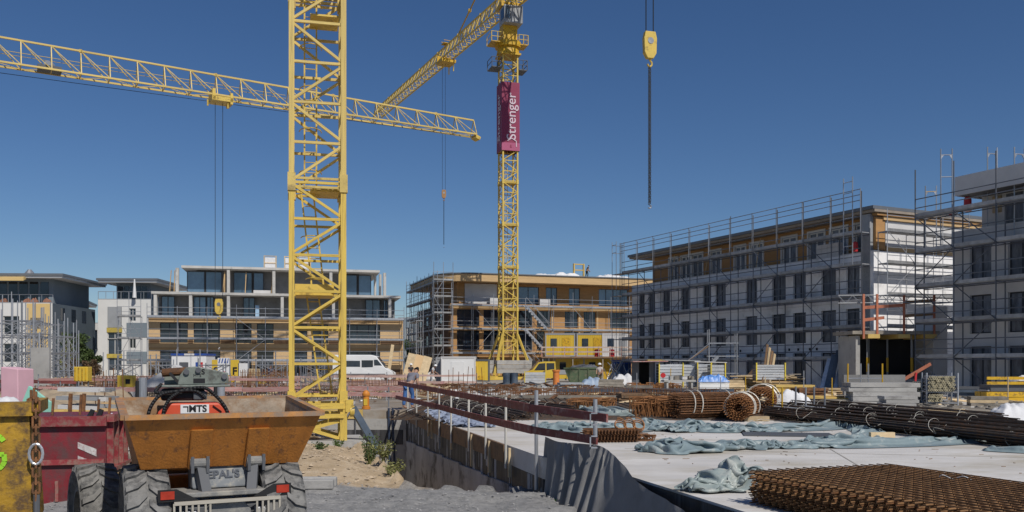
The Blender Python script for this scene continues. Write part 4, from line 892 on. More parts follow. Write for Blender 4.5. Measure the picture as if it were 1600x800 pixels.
text('front_lettering', "EPAL'S", .118, mat('faded_letter', (.06, .07, .09), .7, 0, .3, 30, orand=0), du, (.01, .318, 1.06), (R(90) - R(27.4), 0, 0), .003, .004)
MB().bb(-.5, .5, .04, .5, .87, .92).build('front_deck', DUSTG, du, bevel=.01)
MB().bb(-.5, .46, .15, 1.5, .35, .78).build('chassis', DGREY, du, bevel=.03); MB().bb(-.45, .4, 1.5, 2.6, .4, .95).build('rear_chassis', ORANGE, du, bevel=.04)
DUSTL = mat('pale_dusty_bar', (.4, .37, .31), .7, 0, .15, 6)
# bumper guard of flat bars with two headlights behind, and red reflectors
for z in (.83, .46): bar('guard_bar', (-.52, -.03, z), (.53, -.03, z), .03, .035, DUSTL, du)
for x in list(x_ * .058 - .52 for x_ in range(5)) + [-.22, -.235 + .06] + [.29 + x_ * .058 for x_ in range(5)]: bar('guard_bar', (x, -.03, .46), (x, -.03, .83), .02, .02, DUSTL, du)
MB().prism([(-.22, .4), (.24, .4), (.24, .72), (.16, .82), (-.14, .82), (-.22, .72)], .02, .1).build('tow_plate', DUSTG, du, bevel=.01); MB().bb(-.1, .12, -.03, .019, .55, .63).build('tow_jaw', BLACK, du)
for x in (-.40, .40): hl = MB().bb(x - .12, x + .12, .02, .1, .59, .74).build('headlight', GALVD, du, bevel=.015); MB().bb(x - .105, x + .105, .005, .019, .605, .725).build('lens', LAMP, hl, bevel=.004)
for x, s in ((-.58, 1), (.56, -1)):
    rf = MB().prism([(x - s * .09, .97), (x + s * .09, .97), (x + s * .3, .85), (x - s * .09, .85)], -.0, .02).build('reflector_bracket', BLACK, du); MB().bb(x - .065, x + .065, -.012, -.001, .875, .955).build('reflector', REFL, rf)
for x, y, rt in ((-.75, .56, 0), (.60, .52, 0)): tyre(du, 'wheel', (x, y, .585), rot=rt)
tyre(du, 'wheel', (-1.17, 2.0, .47), rot=.12); tyre(du, 'wheel', (.3, 2.35, .5), rot=.12)
for (px, zz) in ((223, 0), (345, 0)):
    q = Matrix.Rotation(-DR, 3, 'Z') @ (W(px, 590, 11.2) - DO); rod('roll_bar_post', (q.x, q.y, .9), (q.x, q.y, q.z), .05, GALV, du, 12); rod('roll_bar_hose', (q.x - .07, q.y, .9), (q.x - .06, q.y, q.z - .04), .025, BLACK, du)
# tool lying in the skip
AO = W(302, 640, 9.75); at_ = T('compactor_attachment', 'red and grey excavator attachment with black hoses lying in the orange skip', 'attachment', AO, DR - .12)
MB().prism([(-.38, -.35), (-.36, -.02), (-.24, .075), (.26, .075), (.38, -.02), (.42, -.35)], -.1, .28).build('housing', MTSR, at_, bevel=.02)
MB().bb(-.13, .16, -.106, -.101, -.035, .06).build('sticker', WHITE, at_); text('sticker_lettering', 'MTS', .1, INK, at_, (.045, -.109, .012), (R(90), 0, 0), .001, .003); MB().bb(-.105, -.05, -.109, -.1065, .03, .042).bb(-.062, -.05, -.109, -.1065, -.02, .03).build('sticker_mark', INK, at_)
wr = MB(); wr.beam((.2, -.106, .05), (.29, -.106, -.02), .03, .006).ring((0, 0, 0), .012, .035, .006, 12); wr.build('wrench_mark', INK, at_)
text('small_lettering', 'Spezialtiefbau', .05, INK, at_, (.05, -.109, -.075), (R(90), 0, 0), .001)
MB().bb(-.33, .12, -.05, .25, .1, .23).build('hydraulic_motor', BLACK, at_, bevel=.03); MB().bb(.0, .14, -.09, -.052, .11, .2).build('valve_block', DGREY, at_, bevel=.01)
br = MB(); br.prism([(-.16, .27), (-.14, .37), (-.08, .46), (.02, .47), (.36, .40), (.37, .28)], -.06, -.03).prism([(-.3, .27), (-.3, .42), (-.08, .45), (.3, .38), (.3, .27)], .2, .23).bb(-.32, .38, -.1, .28, .245, .27); br.build('coupling_bracket', MTSG, at_, bevel=.008)
MB().tube((-.32, .06, .4), (-.05, .06, .42), .045, 12).build('coupling_pin', RUST, at_); MB().beam((-.24, -.02, .4), (-.12, -.02, .26), .05, .03).build('coupling_link', BLACK, at_)
for p_ in ((-.07, .41), (.05, .43), (.32, .36)): MB().ring((0, 0, 0), .0, .03, .03, 12).build('bolt', DGREY, at_, loc=(p_[0], -.07, p_[1]), rot=(0, 0, R(90)))
text('bracket_lettering', 'S', .08, INK, at_, (.1, -.063, .41), (R(90), 0, 0), .001, .002); text('bracket_lettering', 'MTS', .045, INK, at_, (.04, -.063, .37), (R(90), 0, 0), .001); MB().bb(.0, .12, -.064, -.061, .29, .34).build('bracket_plate', INK, at_)
def hose(pts, r=.02):
    P_ = [Vector(p) for p in pts]; out = []
    for i in range(len(P_) - 1):
        a, b, c, d = P_[max(0, i - 1)], P_[i], P_[i + 1], P_[min(len(P_) - 1, i + 2)]
        for k in range(6):
            t = k / 6; out.append(.5 * ((2 * b) + (c - a) * t + (2 * a - 5 * b + 4 * c - d) * t * t + (3 * b - a - 3 * c + d) * t ** 3))
    return MB().path(out + [P_[-1]], r, 7)
for pts in ([(-.2, -.1, .2), (-.34, -.14, .16), (-.44, -.16, .0), (-.46, -.14, -.25)], [(-.15, -.1, .19), (-.24, -.16, .12), (-.3, -.18, -.02), (-.3, -.16, -.25)], [(-.1, -.08, .22), (.1, -.12, .24), (.22, -.1, .16), (.34, -.1, .0), (.38, -.08, -.2)], [(-.32, 0, .28), (-.38, -.05, .2), (-.3, -.1, .19), (.0, -.1, .21), (.12, -.1, .13)]): hose(pts, .019).build('hose', BLACK, at_, smooth=True)
# ================================================================ SKIPS AT THE LEFT EDGE
rs = T('red_skip', 'worn dark red skip container with white stripes between dumper and yellow skip', 'skip', (GX(165, 14.6), 14.6, -.62), R(14))
SW = 2.7; SH = 1.42
sh = MB().prism([(-SW, SH), (-SW + .3, 0), (-.28, 0), (0, .55), (0, SH)], .02, 1.6); fixn(sh.build('body', SKIPR, rs))
MB().bb(-SW, .02, -.07, .02, SH - .16, SH).build('top_rail', mat('red_skip_edge', (.27, .035, .042), .5, 0, .2, 3, dirt=(.25, .15, .12), damt=.4, dscale=6), rs); MB().bb(-SW + .1, -.02, -.045, .02, SH - .78, SH - .7).build('middle_rail', MATS['red_skip_edge'], rs)
for x in (-1.9, -1.3, -.75, -.25): MB().bb(x, x + .05, -.03, .02, .05, .38).build('foot_rib', MATS['red_skip_edge'], rs)
for y in (.1, .55, 1.0, 1.45): MB().bb(0.0, .1, y, y + .07, .55, SH - .05).build('end_rib', MATS['red_skip_edge'], rs)
MB().bb(-.02, .13, 0, 1.6, SH - .1, SH + .02).build('end_rail', MATS['red_skip_edge'], rs); MB().bb(-.02, .13, 0, 1.6, .5, .56).build('end_rail', MATS['red_skip_edge'], rs)
for k in range(2): MB().prism([(-.42, SH - .42 - k * .22), (-.14, SH - .54 - k * .22), (-.14, SH - .66 - k * .22), (-.42, SH - .52 - k * .22)], .012, .019).build('white_stripe', mat('worn_white_stripe', (.5, .48, .46), .7, 0, .2, 8, dirt=(.2, .06, .06), damt=.4, dscale=9), rs)
MB().prism([(-SW + .05, SH - .7), (-.05, SH - .7), (-.05, SH - .1), (-SW + .05, SH - .1)], .03, 1.55).build('load', WOODG, rs)
for k, (x, y, m, l) in enumerate(((-.9, .4, RUST, .35), (-.5, .5, RUST, .42), (-.05, .5, RUSTO, .35), (-.3, .9, RUST, .3))):
    MB().beam((x, y, SH - .2), (x + .03, y, SH + l * .8), .035).build('iron_post', m, rs)
for k, (x, m) in enumerate(((-.2, BLACK), (-.1, BLACK), (-.32, BLUE), (.0, BAG))):
    t = T('site_glove', ['black rubber sleeve poking out of the red skip', 'second black sleeve poking out of the red skip near its corner', 'blue scrap of film on the red skip rim', 'white scrap of cloth on the red skip corner'][k], 'scrap', (rs.location.x + x - .05, 14.55 + .1 * k, -.62 + SH - .05), .3)
    MB().tube((0, 0, 0), (.06, 0, .15 if m is BLACK else .06), .05, 8, .035).build('scrap', m, t)
ysk = T('yellow_skip', 'battered yellow skip with green spray mark cut off by the left edge', 'skip', (GX(52, 8.8), 8.8, -.6), R(24))
prof = [(-1.9, 1.82), (-1.9, .9), (-1.2, .45), (-.35, .62), (-.03, 1.3), (0, 1.82)]
fixn(MB().prism([(-1.9, 1.82), (-1.9, .7), (-.75, .62), (.02, .62), (-.02, 1.3), (-.04, 1.82)], 0, 1.2).build('body', SKIPY, ysk))
MB().bb(-1.95, .0, -.06, .02, 1.72, 1.85).build('top_rail', SKIPY, ysk); MB().bb(-.07, .06, -.05, 1.2, 1.74, 1.86).build('end_rail', SKIPY, ysk)
MB().beam((-1.2, -.1, 1.05), (.1, -.1, .62), .06, .12).build('side_gusset', SKIPY, ysk); MB().beam((-1.2, -.13, .98), (.05, -.13, .55), .05, .04).build('side_gusset', WOODG, ysk)
for x in (-.9, -.12): MB().bb(x, x + .06, -.3, -.24, .0, .55).build('fork_leg', SKIPY, ysk)
MB().bb(-.9, -.06, -.3, -.24, .5, .56).build('fork_rail', SKIPY, ysk); MB().bb(-1.4, -.1, -.1, 1, 0, .6).build('underframe', DGREY, ysk)
sp = [Vector((-.33 + .1 * math.cos(R(a)), -.007, 1.37 + .17 * math.sin(R(a)))) for a in range(40, 330, 18)] + [Vector((-.25, -.007, 1.35)), Vector((-.33, -.007, 1.35))]
g = MB()
for a, b in zip(sp, sp[1:]): g.beam(a, b, .045, .008, (0, 1, 0))
g.build('spray_mark', GREENS, ysk)
ch = MB(); chain_mesh(ch, .03, -.07, 1.95, .9, .1, .06, .018); ch.build('chain', RUST, ysk); MB().path([Vector((.03 + .06 * math.sin(R(a)), -.1, 1.35 + .1 * math.cos(R(a)))) for a in range(0, 361, 30)], .014, 6).build('chain_ring', GALV, ysk)
ch = MB(); chain_mesh(ch, .0, .1, 1.98, 1.5, .1, .06, .02); chain_mesh(ch, -.03, .15, 1.96, 1.6, .1, .06, .02); ch.build('chain_heap', RUST, ysk); rod('chain_bar', (.035, -.08, .95), (.04, -.1, .0), .03, DGREY, ysk, 8)
# ================================================================ GUARD RAIL ALONG THE PIT
e = Vector((E[1][0] - E[0][0], E[1][1] - E[0][1])).normalized()
def edge_at(px, off=.12):
    s = s_of(px, E[0], e); p = Vector(E[0]) + e * s + Vector((-e.y, e.x)) * off; return p
gr = T('guard_rail', 'dark red board guard rail on steel posts along the pit edge', 'guard rail', (*E[0], 0))
def gp(px, z, off=-.09): p = edge_at(px, off); return Vector((p.x - E[0][0], p.y - E[0][1], z))
for px in (641, 655, 673, 691, 710, 738, 765, 797): rod('post', gp(px, -.45), gp(px, 1.0 + rnd(-.03, .04)), .026, mat('pale_post', (.55, .53, .48), .6, .2, .1, 3, orand=.1), gr, 8)
for px, z0, z1 in ((838, -.6, 1.18), (930, -1.0, 1.08)):
    Yp = 16.0 if px < 900 else 14.3
    rod('tall_post', (GX(px, Yp) - E[0][0], Yp - E[0][1], z0), (GX(px, Yp) - E[0][0], Yp - E[0][1], z1), .035, GALV, gr, 10)
rail_up = [(gp(628, .97), gp(700, .91)), (gp(699, .91), gp(761, .88)), (gp(760, .88), gp(839, .86)), (gp(838, .86), Vector((GX(953, 13.9) - E[0][0], 13.9 - E[0][1], .80)))]
rail_lo = [(gp(624, .40), gp(690, .45)), (gp(689, .45), gp(762, .44)), (gp(761, .44), gp(842, .47)), (gp(841, .47), Vector((GX(937, 14.1) - E[0][0], 14.1 - E[0][1], .44)))]
for k, (a, b) in enumerate(rail_up + rail_lo):
    n2 = Vector((e.y, -e.x, 0)) * .045; MB().beam(a + n2, b + n2, .035, .13 if k % 4 == 3 else .145).build('board', REDB, gr)
for z in (.78, .42): 
    c = Vector((GX(922, 14.1) - E[0][0], 14.1 - E[0][1] - .05, z)); MB().box(c, (.02, .02, .2)).box(c + Vector((.05, 0, .09)), (.12, .02, .02)).box(c + Vector((.05, 0, -.09)), (.12, .02, .02)).build('clamp', GALV, gr)
# ---- grey felt hung over the corner of the deck
topc = [W(852, 682, 16.0), W(872, 690, 15.2), W(905, 693, 14.7), W(938, 697, 14.1), W(962, 714, 13.6), W(1000, 756, 12.4), W(1040, 780, 11.3), W(1075, 803, 10.3), W(1130, 850, 8.8)]
botc = [Vector((.42, 15.8, -1.4)), Vector((.5, 15.1, -1.4)), Vector((.62, 14.5, -1.45)), Vector((.75, 13.9, -1.45)), Vector((.95, 13.3, -1.4)), Vector((1.25, 12.4, -1.2)), Vector((1.5, 11.2, -1.2)), Vector((1.72, 10.1, -1.2)), Vector((1.95, 8.7, -1.2))]
def cr(P_, t):
    t *= len(P_) - 1; i = min(int(t), len(P_) - 2); t -= i; a, b, c, d = P_[max(0, i - 1)], P_[i], P_[i + 1], P_[min(len(P_) - 1, i + 2)]
    return .5 * ((2 * b) + (c - a) * t + (2 * a - 5 * b + 4 * c - d) * t * t + (3 * b - a - 3 * c + d) * t ** 3)
NU_, NV_ = 96, 30
FX = np.array([[cr(topc, i / (NU_ - 1)).lerp(cr(botc, i / (NU_ - 1)), j / (NV_ - 1)) + Vector((-1, -.6, .3)) * .04 * nz(i * .22 - j * .1, j * .08, 3) for i in range(NU_)] for j in range(NV_)], dtype=float)
pn = np.zeros((NV_, NU_), bool); pn[0, :] = True; pn[-1, ::3] = True; pn[:, -1] = True
ru = float(np.mean(np.linalg.norm(np.diff(FX, axis=1), axis=-1))) * 1.025; rv = float(np.mean(np.linalg.norm(np.diff(FX, axis=0), axis=-1))) * 1.02
FP = cloth(FX, ru, rv, None, pn, 110, 6, -.002, .03)
def felt_fn(u, v): return Vector(FP[int(v * (NV_ - 1)), int(u * (NU_ - 1))])
o = cloth_obj('felt_sheet', FP, FELT); tag(o, 'grey felt sheet hung over the corner of the concrete deck', 'sheet')
g = MB()
for a, b in (((.16, .55), (.2, .62)), ((.27, .78), (.36, .86))): g.beam(felt_fn(*a) + Vector((-.03, -.04, 0)), felt_fn(*b) + Vector((-.03, -.04, 0)), .05, .01)
g.build('spray_mark', GREENS, o)
# ================================================================ TARPS ON THE DECK
def tarp(label, pts, wd, h, seed, m, sq=.7, hs=.075, steps=115):
    P_ = [Vector((x, y, 0)) for x, y in pts]; n = len(P_); org = P_[n // 2].copy(); tot = sum((P_[i + 1] - P_[i]).length for i in range(n - 1))
    def lerp(a, t): t *= len(a) - 1; i = min(int(t), len(a) - 2); return a[i] + (a[i + 1] - a[i]) * (t - i)
    nu = max(24, min(190, int(tot / sq / hs))); nv = max(16, int(max(wd) / (sq * .85) / hs)); hu = tot / sq / nu; hv = max(wd) / (sq * .85) / nv
    C = [cr(P_, i / (nu - 1)) - org for i in range(nu)]; X = np.zeros((nv, nu, 3))
    for i in range(nu):
        d = (C[min(nu - 1, i + 1)] - C[max(0, i - 1)]).normalized(); s = Vector((-d.y, d.x, 0)); w = lerp(wd, i / (nu - 1)); hh = lerp(h, i / (nu - 1))
        for j in range(nv):
            v2 = j / (nv - 1) - .5; p = C[i] + s * v2 * w + s * .1 * nz(i * .13, seed) * w; a = hu * i; b = hv * j
            X[j, i] = (p.x + .05 * nz(a, b, seed + 2, 2.5), p.y + .05 * nz(a, b, seed + 4, 2.5), .05 + hh * .6 + (.09 + hh * .4) * nz(a, b, seed, 1.5) + .05 * nz(a, b, seed + 6, 3))
    cx = np.array([[c.x, c.y] for c in C]); ch = np.array([lerp(h, i / (nu - 1)) for i in range(nu)]); cw = np.array([lerp(wd, i / (nu - 1)) for i in range(nu)])
    def ground(x, y):
        f = x.ravel(), y.ravel(); d2 = (f[0][:, None] - cx[None, ::9, 0]) ** 2 + (f[1][:, None] - cx[None, ::9, 1]) ** 2
        k = (ch[None, ::9] * .55 * np.exp(-d2 / (.09 * cw[None, ::9] ** 2))).max(1); return (.012 + k).reshape(x.shape)
    P = cloth(X, hu, hv, ground, None, steps, 5, -.006, .12)
    o = cloth_obj('tarp', P, m, None, org); tag(o, label, 'tarp', 'tarps thrown down on the deck'); return o
def D(px, py): Y = EYE * F / (py - HOR); return (GX(px, Y), Y)
tarp('crumpled pale green tarp beside the rebar mat stack in front', [D(1078, 768), D(1110, 766), D(1145, 762), D(1185, 769)], [.3, .7, .8, .5], [.1, .36, .72, .5], 3, TARPP, .55, .055)
tarp('long rolled blue grey tarp with a bunched left end across the deck', [D(1020, 703), D(1060, 706), D(1120, 702), D(1200, 700), D(1300, 698), D(1420, 693), D(1510, 690)], [.6, 1.0, .6, .5, .8, 1.2, .7], [.2, .34, .16, .12, .12, .05, .02], 11, TARP)
tarp('heaped blue grey tarp behind the guard rail end', [D(852, 668), D(900, 672), D(960, 674), D(1010, 668), D(1060, 674)], [1.0, 1.5, 1.5, 1.3, .9], [.08, .16, .18, .3, .1], 23, TARP)
tarp('wrinkled tarp strip behind the long rolled tarp', [D(1040, 675), D(1080, 671), D(1130, 674), D(1190, 673), D(1290, 669), D(1310, 663)], [.9, 1.3, 1.1, .9, 1.1, .9], [.1, .26, .14, .12, .16, .24], 31, TARP)
tarp('tarp fold curling round to the dark rebar bundles', [D(1300, 667), D(1345, 672), D(1362, 680), D(1330, 689), D(1260, 691)], [.5, .5, .5, .6, .6], [.1, .12, .1, .1, .08], 37, TARP)
tarp('pale tarp lying behind the rail among the rebar at centre', [D(925, 640), D(960, 648), D(1010, 650), D(1050, 646)], [1.6, 2.0, 2.0, 1.5], [.2, .12, .15, .1], 41, TARPP)
tarp('creased blue sheet lying on the deck just inside the pit guard rail', [D(690, 645), D(715, 655), D(748, 668)], [1.0, 1.2, .8], [.06, .08, .04], 47, mat('blue_grey_sheet', (.25, .29, .38), .5, 0, .15, 2, .2, 15))
tarp('small green scrap of tarp at the right edge under the rebar bundles', [D(1550, 703), D(1590, 706), D(1630, 707)], [.5, .6, .5], [.06, .1, .06], 53, TARP)
def flat(name, label, cat, px, py, w, l, rz, m, h=.03, z=0.):
    x, y = D(px, py); o = MB().bb(-w / 2, w / 2, -l / 2, l / 2, 0, h).build(name, m, loc=(x, y, z + .004), rot=(0, 0, rz)); tag(o, label, cat); return o
flat('form_panel', 'dark flat panel lying on the deck between two tarps', 'panel', 1230, 680, 2.0, 1.0, -.2, DGREY)
flat('timber_block', 'short pale timber block under the rebar bundles', 'timber', 1378, 684, .55, .12, .05, WOODP, .12)
flat('timber_block', 'short pale timber block beside the rolled mats', 'timber', 1181, 658, .75, .2, .05, WOODP, .14)
# ---- thin wire loops on the deck
for k, (px, py) in enumerate(((1120, 745), (1002, 678), (1190, 660), (1110, 652), (1010, 660))):
    x, y = D(px, py); random.seed(60 + k); pts = [Vector((x + .35 * math.cos(a) * rnd(.6, 1.2), y + .5 * math.sin(a) * rnd(.6, 1.2), .012 + .05 * abs(math.sin(a * 1.5)))) for a in [q * .5 for q in range(11)]]
    o = hose(pts, .008).build('tie_wire', TIE if k else GALVD); tag(o, ['bent dark wire on the bare deck near the pale tarp', 'loop of tie wire beside the small mat pile', 'tie wire loop left of the pale timber block', 'tie wire loop in front of the first rolled mat', 'tie wire loop behind the heaped tarp'][k], 'wire')
# ================================================================ REBAR
def bundle_mesh(n, l, r, br, seed, m):
    random.seed(seed); mb = MB()
    for _ in range(n):
        a, q = rnd(0, 6.28), r * math.sqrt(random.random()); y, z = q * math.cos(a) * 1.35, max(br, q * math.sin(a) * .8 + r * .7); y2, z2 = y + rnd(-.05, .05), max(br, z + rnd(-.02, .02)); o = rnd(-.25, .25)
        mb.tube((-l / 2 + o, y, z), (l / 2 + o, y2, z2), br, 4)
    return mb.mesh('bars', m)
RB = [bundle_mesh(26, 12, .17, .014, 70 + k, REBARD) for k in range(3)]; RBb = [bundle_mesh(22, 9, .15, .013, 80 + k, RUST) for k in range(2)]
def bundle(label, c, rz, me, group, ties=4, l=12, z=0.):
    t = T('rebar_bundle', label, 'rebar', (c[0], c[1], z), rz, group); o = inst(me, 'bars', t)
    for i in range(ties):
        x = (i + .5 + rnd(-.3, .3)) / ties * l - l / 2; a = [Vector((x + .1 * q, .27 * math.cos(q * .8), .13 + .18 * math.sin(q * .8))) for q in range(-1, 6)]
        tail = [a[-1], a[-1] + Vector((rnd(.1, .3), rnd(-.2, .2), rnd(.1, .25))), a[-1] + Vector((rnd(.3, .6), rnd(-.3, .3), rnd(-.0, .12)))]
        hose(a + tail[1:], .0042).build('tie_wire', TIE, t)
ordn = ['first', 'second', 'third', 'fourth', 'fifth', 'sixth', 'seventh', 'eighth', 'ninth', 'tenth', 'eleventh', 'twelfth', 'thirteenth', 'fourteenth']
random.seed(5)
# dark bars at the right: they run away from the camera
for k in range(13):
    f = k / 12; a = Vector(D(1205 + 20 * f, 655 - 20 * f)); b = Vector(D(1680 - 90 * f, 712 - 40 * f)); a = a.lerp(b, .0); c = a.lerp(b, .5); dv = (b - a)
    bundle('dark rebar bundle at right, ' + ordn[k] + ' counted from the tarp', (c.x, c.y), math.atan2(dv.y, dv.x) + rnd(-.02, .02), RB[k % 3], 'dark rebar bundles on the right of the deck', 4, 12, .0 if k % 3 else .14)
for k in range(9):
    f = k / 8; a = Vector(D(668 + 60 * f, 628 - 6 * f)); b = Vector(D(850 + 120 * f, 676 - 26 * f)); c = a.lerp(b, .5); dv = (b - a)
    bundle('rebar bundle behind the pit guard rail, ' + ordn[k] + ' counted from the rail', (c.x, c.y), math.atan2(dv.y, dv.x) + rnd(-.04, .04), (RB + RBb)[k % 5], 'rebar bundles behind the guard rail', 4, 9)
# stack of rusty mats in the right foreground
def mat_mesh(wu, lv, sp, r, m):
    mb = MB(); n = int(wu / sp); k = int(lv / sp)
    for i in range(n + 1): mb.beam((i * sp, -.1, 0), (i * sp, lv + .1, 0), r * 2)
    for j in range(k + 1): mb.beam((-.1, j * sp, r * 1.8), (wu + .1, j * sp, r * 1.8), r * 2)
    return mb.mesh('rebar_mat', m)
ms = T('mat_stack', 'stack of rusty steel reinforcement mats in the right foreground', 'rebar mats', (2.86, 10.47, 0), math.atan2(.36, .93))
mm = mat_mesh(2.0, 4.9, .125, .0062, MATR); mm2 = mat_mesh(2.0, 4.9, .125, .0062, RUST); random.seed(9)
for k in range(20):
    o = inst(mm if k % 4 else mm2, 'rebar_mat', ms, (rnd(-.025, .025), rnd(-.03, .03) , .03 + k * .0185), (math.pi, 0, rnd(-.012, .012)))
for x, y in ((.2, -.3), (1.7, -.4), (.3, -3.5), (1.8, -3.6)): MB().bb(x - .04, x + .04, y - .5, y + .5, 0, .025).build('spacer', WOODG, ms)
hose([(1.5, -1.2, .34), (1.52, -1.25, .41), (1.62, -1.3, .37), (1.7, -1.38, .4), (1.78, -1.45, .34)], .006).build('bent_wire', GALVD, ms)
# rolled mats
def roll(label, px, py, l, r, rz, m, seed):
    x, y = D(px, py); t = T('rolled_rebar_mat', label, 'rebar roll', (x, y, 0), rz); random.seed(seed); n = 0
    b = MB(); a = 0
    while a < 6.28 * 5.2:
        q = r * (.28 + .72 * a / (6.28 * 5.2)) + rnd(-.012, .012); b.tube((-l / 2 + rnd(-.07, .07), q * math.cos(a), r + q * math.sin(a) * .93), (l / 2 + rnd(-.07, .07), q * math.cos(a), r + q * math.sin(a) * .93), .013, 5); a += .085 / q * 1.0
    o = b.build('coiled_bars', m, t); tag(o, kind='stuff')
    for x in [-l * .42 + i * l * .84 / 5 for i in range(6)]:
        s = [Vector((x, (r * (.28 + .72 * q / 40)) * math.cos(q * 5.2 * 6.28 / 40), r + r * (.28 + .72 * q / 40) * .93 * math.sin(q * 5.2 * 6.28 / 40))) for q in range(0, 41)]; MB().path(s, .01, 4).build('cross_bar', m, t)
    for x in (-l * .3, -l * .18, l * .28): s = [Vector((x + .05 * math.sin(q), 1.05 * r * math.cos(q), r + 1.03 * r * math.sin(q))) for q in [k * .3 for k in range(-2, 13)]]; MB().path(s, .018, 5).build('strap', TIE, t)
roll('dark rolled reinforcement mat lying sideways behind the tarps', 1102, 655, 2.3, .44, .42, RUST, 91)
roll('rusty rolled mat showing its coiled end, in front of the other rolls', 1160, 657, 1.7, .42, 1.15, RUSTO, 92)
roll('rusty rolled mat at the back beside the white bag', 1192, 647, 1.9, .5, 1.2, RUSTO, 93)
# small mat pile, coils and boxes of stirrups
def stirrups(label, px, py, w, d, h, n, m, rz=0., seed=1):
    x, y = D(px, py); t = T('stirrup_pile', label, 'rebar', (x, y, 0), rz); random.seed(seed); b = MB()
    for k in range(n):
        cx, cy = rnd(-w / 2, w / 2), rnd(-d / 2, d / 2); s = rnd(.14, .22); hh = h * rnd(.7, 1.1); tl = rnd(-.15, .15); p = [(cx - s, cy, .01), (cx - s + tl, cy + tl, hh), (cx + s + tl, cy + tl, hh), (cx + s, cy, .01), (cx - s, cy, .01)]; b.path([Vector(q) for q in p], .014, 4)
    o = b.build('stirrups', m, t); tag(o, kind='stuff'); return t
stirrups('reddish box shaped pile of stirrups left of the rolled mats', 1032, 652, 1.5, .9, .6, 130, RUSTO, .05, 3)
stirrups('small rusty stirrup heap right behind the guard rail end', 975, 688, .9, .5, .12, 60, RUST, -.1, 4)
stirrups('orange coil heap on the mats behind the centre rail', 925, 640, 1.5, .8, .4, 70, RUSTO, .1, 5)
stirrups('low rusty heap in front of the aluminium panel racks', 1025, 616, 3.0, 1.6, .6, 90, RUSTO, .1, 6)
stirrups('rust heap on the reinforcement near the green skip', 905, 617, 2.4, 1.2, .3, 70, RUST, .1, 7)
stirrups('rusty heap beside the centre starter bars', 770, 610, 3.2, 1.5, .35, 80, RUST, .1, 8)
stirrups('low rust pile in front of the pale workshop container', 690, 608, 3.0, 1.5, .35, 70, RUST, .1, 9)
x, y = D(955, 690); t = T('cut_mat_pile', 'brown pile of short cut mats on the deck by the guard rail end', 'rebar mats', (x, y, 0), .12)
sm = mat_mesh(1.0, .5, .07, .007, RUST)
for k in range(12): inst(sm, 'cut_mat', t, (rnd(-.03, .03) - .5, rnd(-.03, .03) - .2, .015 + k * .022), (0, 0, rnd(-.03, .03)))
for k in range(3): MB().path([Vector((.2 + .2 * k + .12 * math.cos(q), .0 + .12 * math.sin(q), .3 + .04 * q / 6 + .1 * math.sin(q))) for q in [j * .5 for j in range(30)]], .014, 4).build('wire_coil', RUSTO, t)
# reinforcement laid out on the deck and starter bars along its joints
mb = MB()
for i in range(70): y = 26.5 + i * .32; mb.beam((-3.6 + .3 * nz(i, 1), y, .04), (9.5 + 1.5 * nz(i, 2) + i * .05, y, .04), .03)
for i in range(45): x = -3.7 + i * .33; mb.beam((x, 27 + (i > 12) * (i - 12) * .25, .07), (x, 48, .07), .028)
o = mb.build('laid_reinforcement', REBARD); tag(o, 'grid of reinforcement bars laid over the deck at centre', 'rebar', kind='stuff')
def starters(label, a, b, n, h, m, seed, rows=2):
    random.seed(seed); mb = MB(); a, b = Vector(a), Vector(b)
    for i in range(n):
        for r_ in range(rows):
            p = a.lerp(b, (i + rnd(-.2, .2)) / n); y = p.y + r_ * .35; z = h * rnd(.85, 1.1); mb.beam((p.x, y, 0), (p.x + rnd(-.03, .03), y, z), .022)
    for r_ in range(rows):
        for z in (h * .55, h * .95): mb.beam((a.x, a.y + r_ * .35, z), (b.x, b.y + r_ * .35, z), .022)
    o = mb.build('starter_bars', m); tag(o, label, 'rebar', kind='stuff')
starters('row of rusty starter bars across the deck behind the guard rail', (-5.6, 47), (11.5, 44.5), 130, .5, RUST, 1)
starters('row of starter bars slanting towards the rolled mats', (4, 55), (9, 36), 110, .5, RUST, 2)
starters('row of dark starter bars on the left formwork deck', (-24, 44), (-5.2, 44.4), 150, .48, REBARD, 3)
starters('row of starter bars at the far left of the formwork', (-33, 52), (-8, 52), 150, .5, RUST, 4)
starters('dense tall starter bars left of the yellow mast', (GX(375, 52), 52), (GX(450, 52), 52), 34, 1.35, RUST, 5)
starters('tall starter bars behind the mast foot', (GX(470, 55), 55), (GX(530, 55), 55), 24, 1.2, GALVD, 6)
starters('tall starter bars left of the dumper tool', (GX(150, 50), 50), (GX(240, 50), 50), 30, 1.1, RUST, 7)
starters('thin tall bars before the white van', (GX(545, 54), 54), (GX(640, 54), 54), 26, .9, RUST, 8)
for k, (px, py, n) in enumerate(((722, 612, 5), (700, 613, 3), (150, 640, 4), (415, 612, 6), (440, 608, 6), (160, 600, 5))):
    x, y = D(px, py); t = T('rebar_dowels', ['three tall dowel bars standing on the deck at centre', 'short group of dowel bars left of the tall ones', 'rusty dowel bars behind the red skip', 'group of dowel bars left of the yellow mast', 'dense dowel bars right beside the yellow mast', 'dowel bars near the yellow crate on the left'][k], 'rebar', (x, y, -.05))
    for i in range(n): rod('dowel', (i * .32 + rnd(-.08, .08), rnd(-.2, .2), 0), (i * .32 + rnd(-.1, .1), rnd(-.2, .2), rnd(1.1, 1.7)), .02, RUST, t, 5)
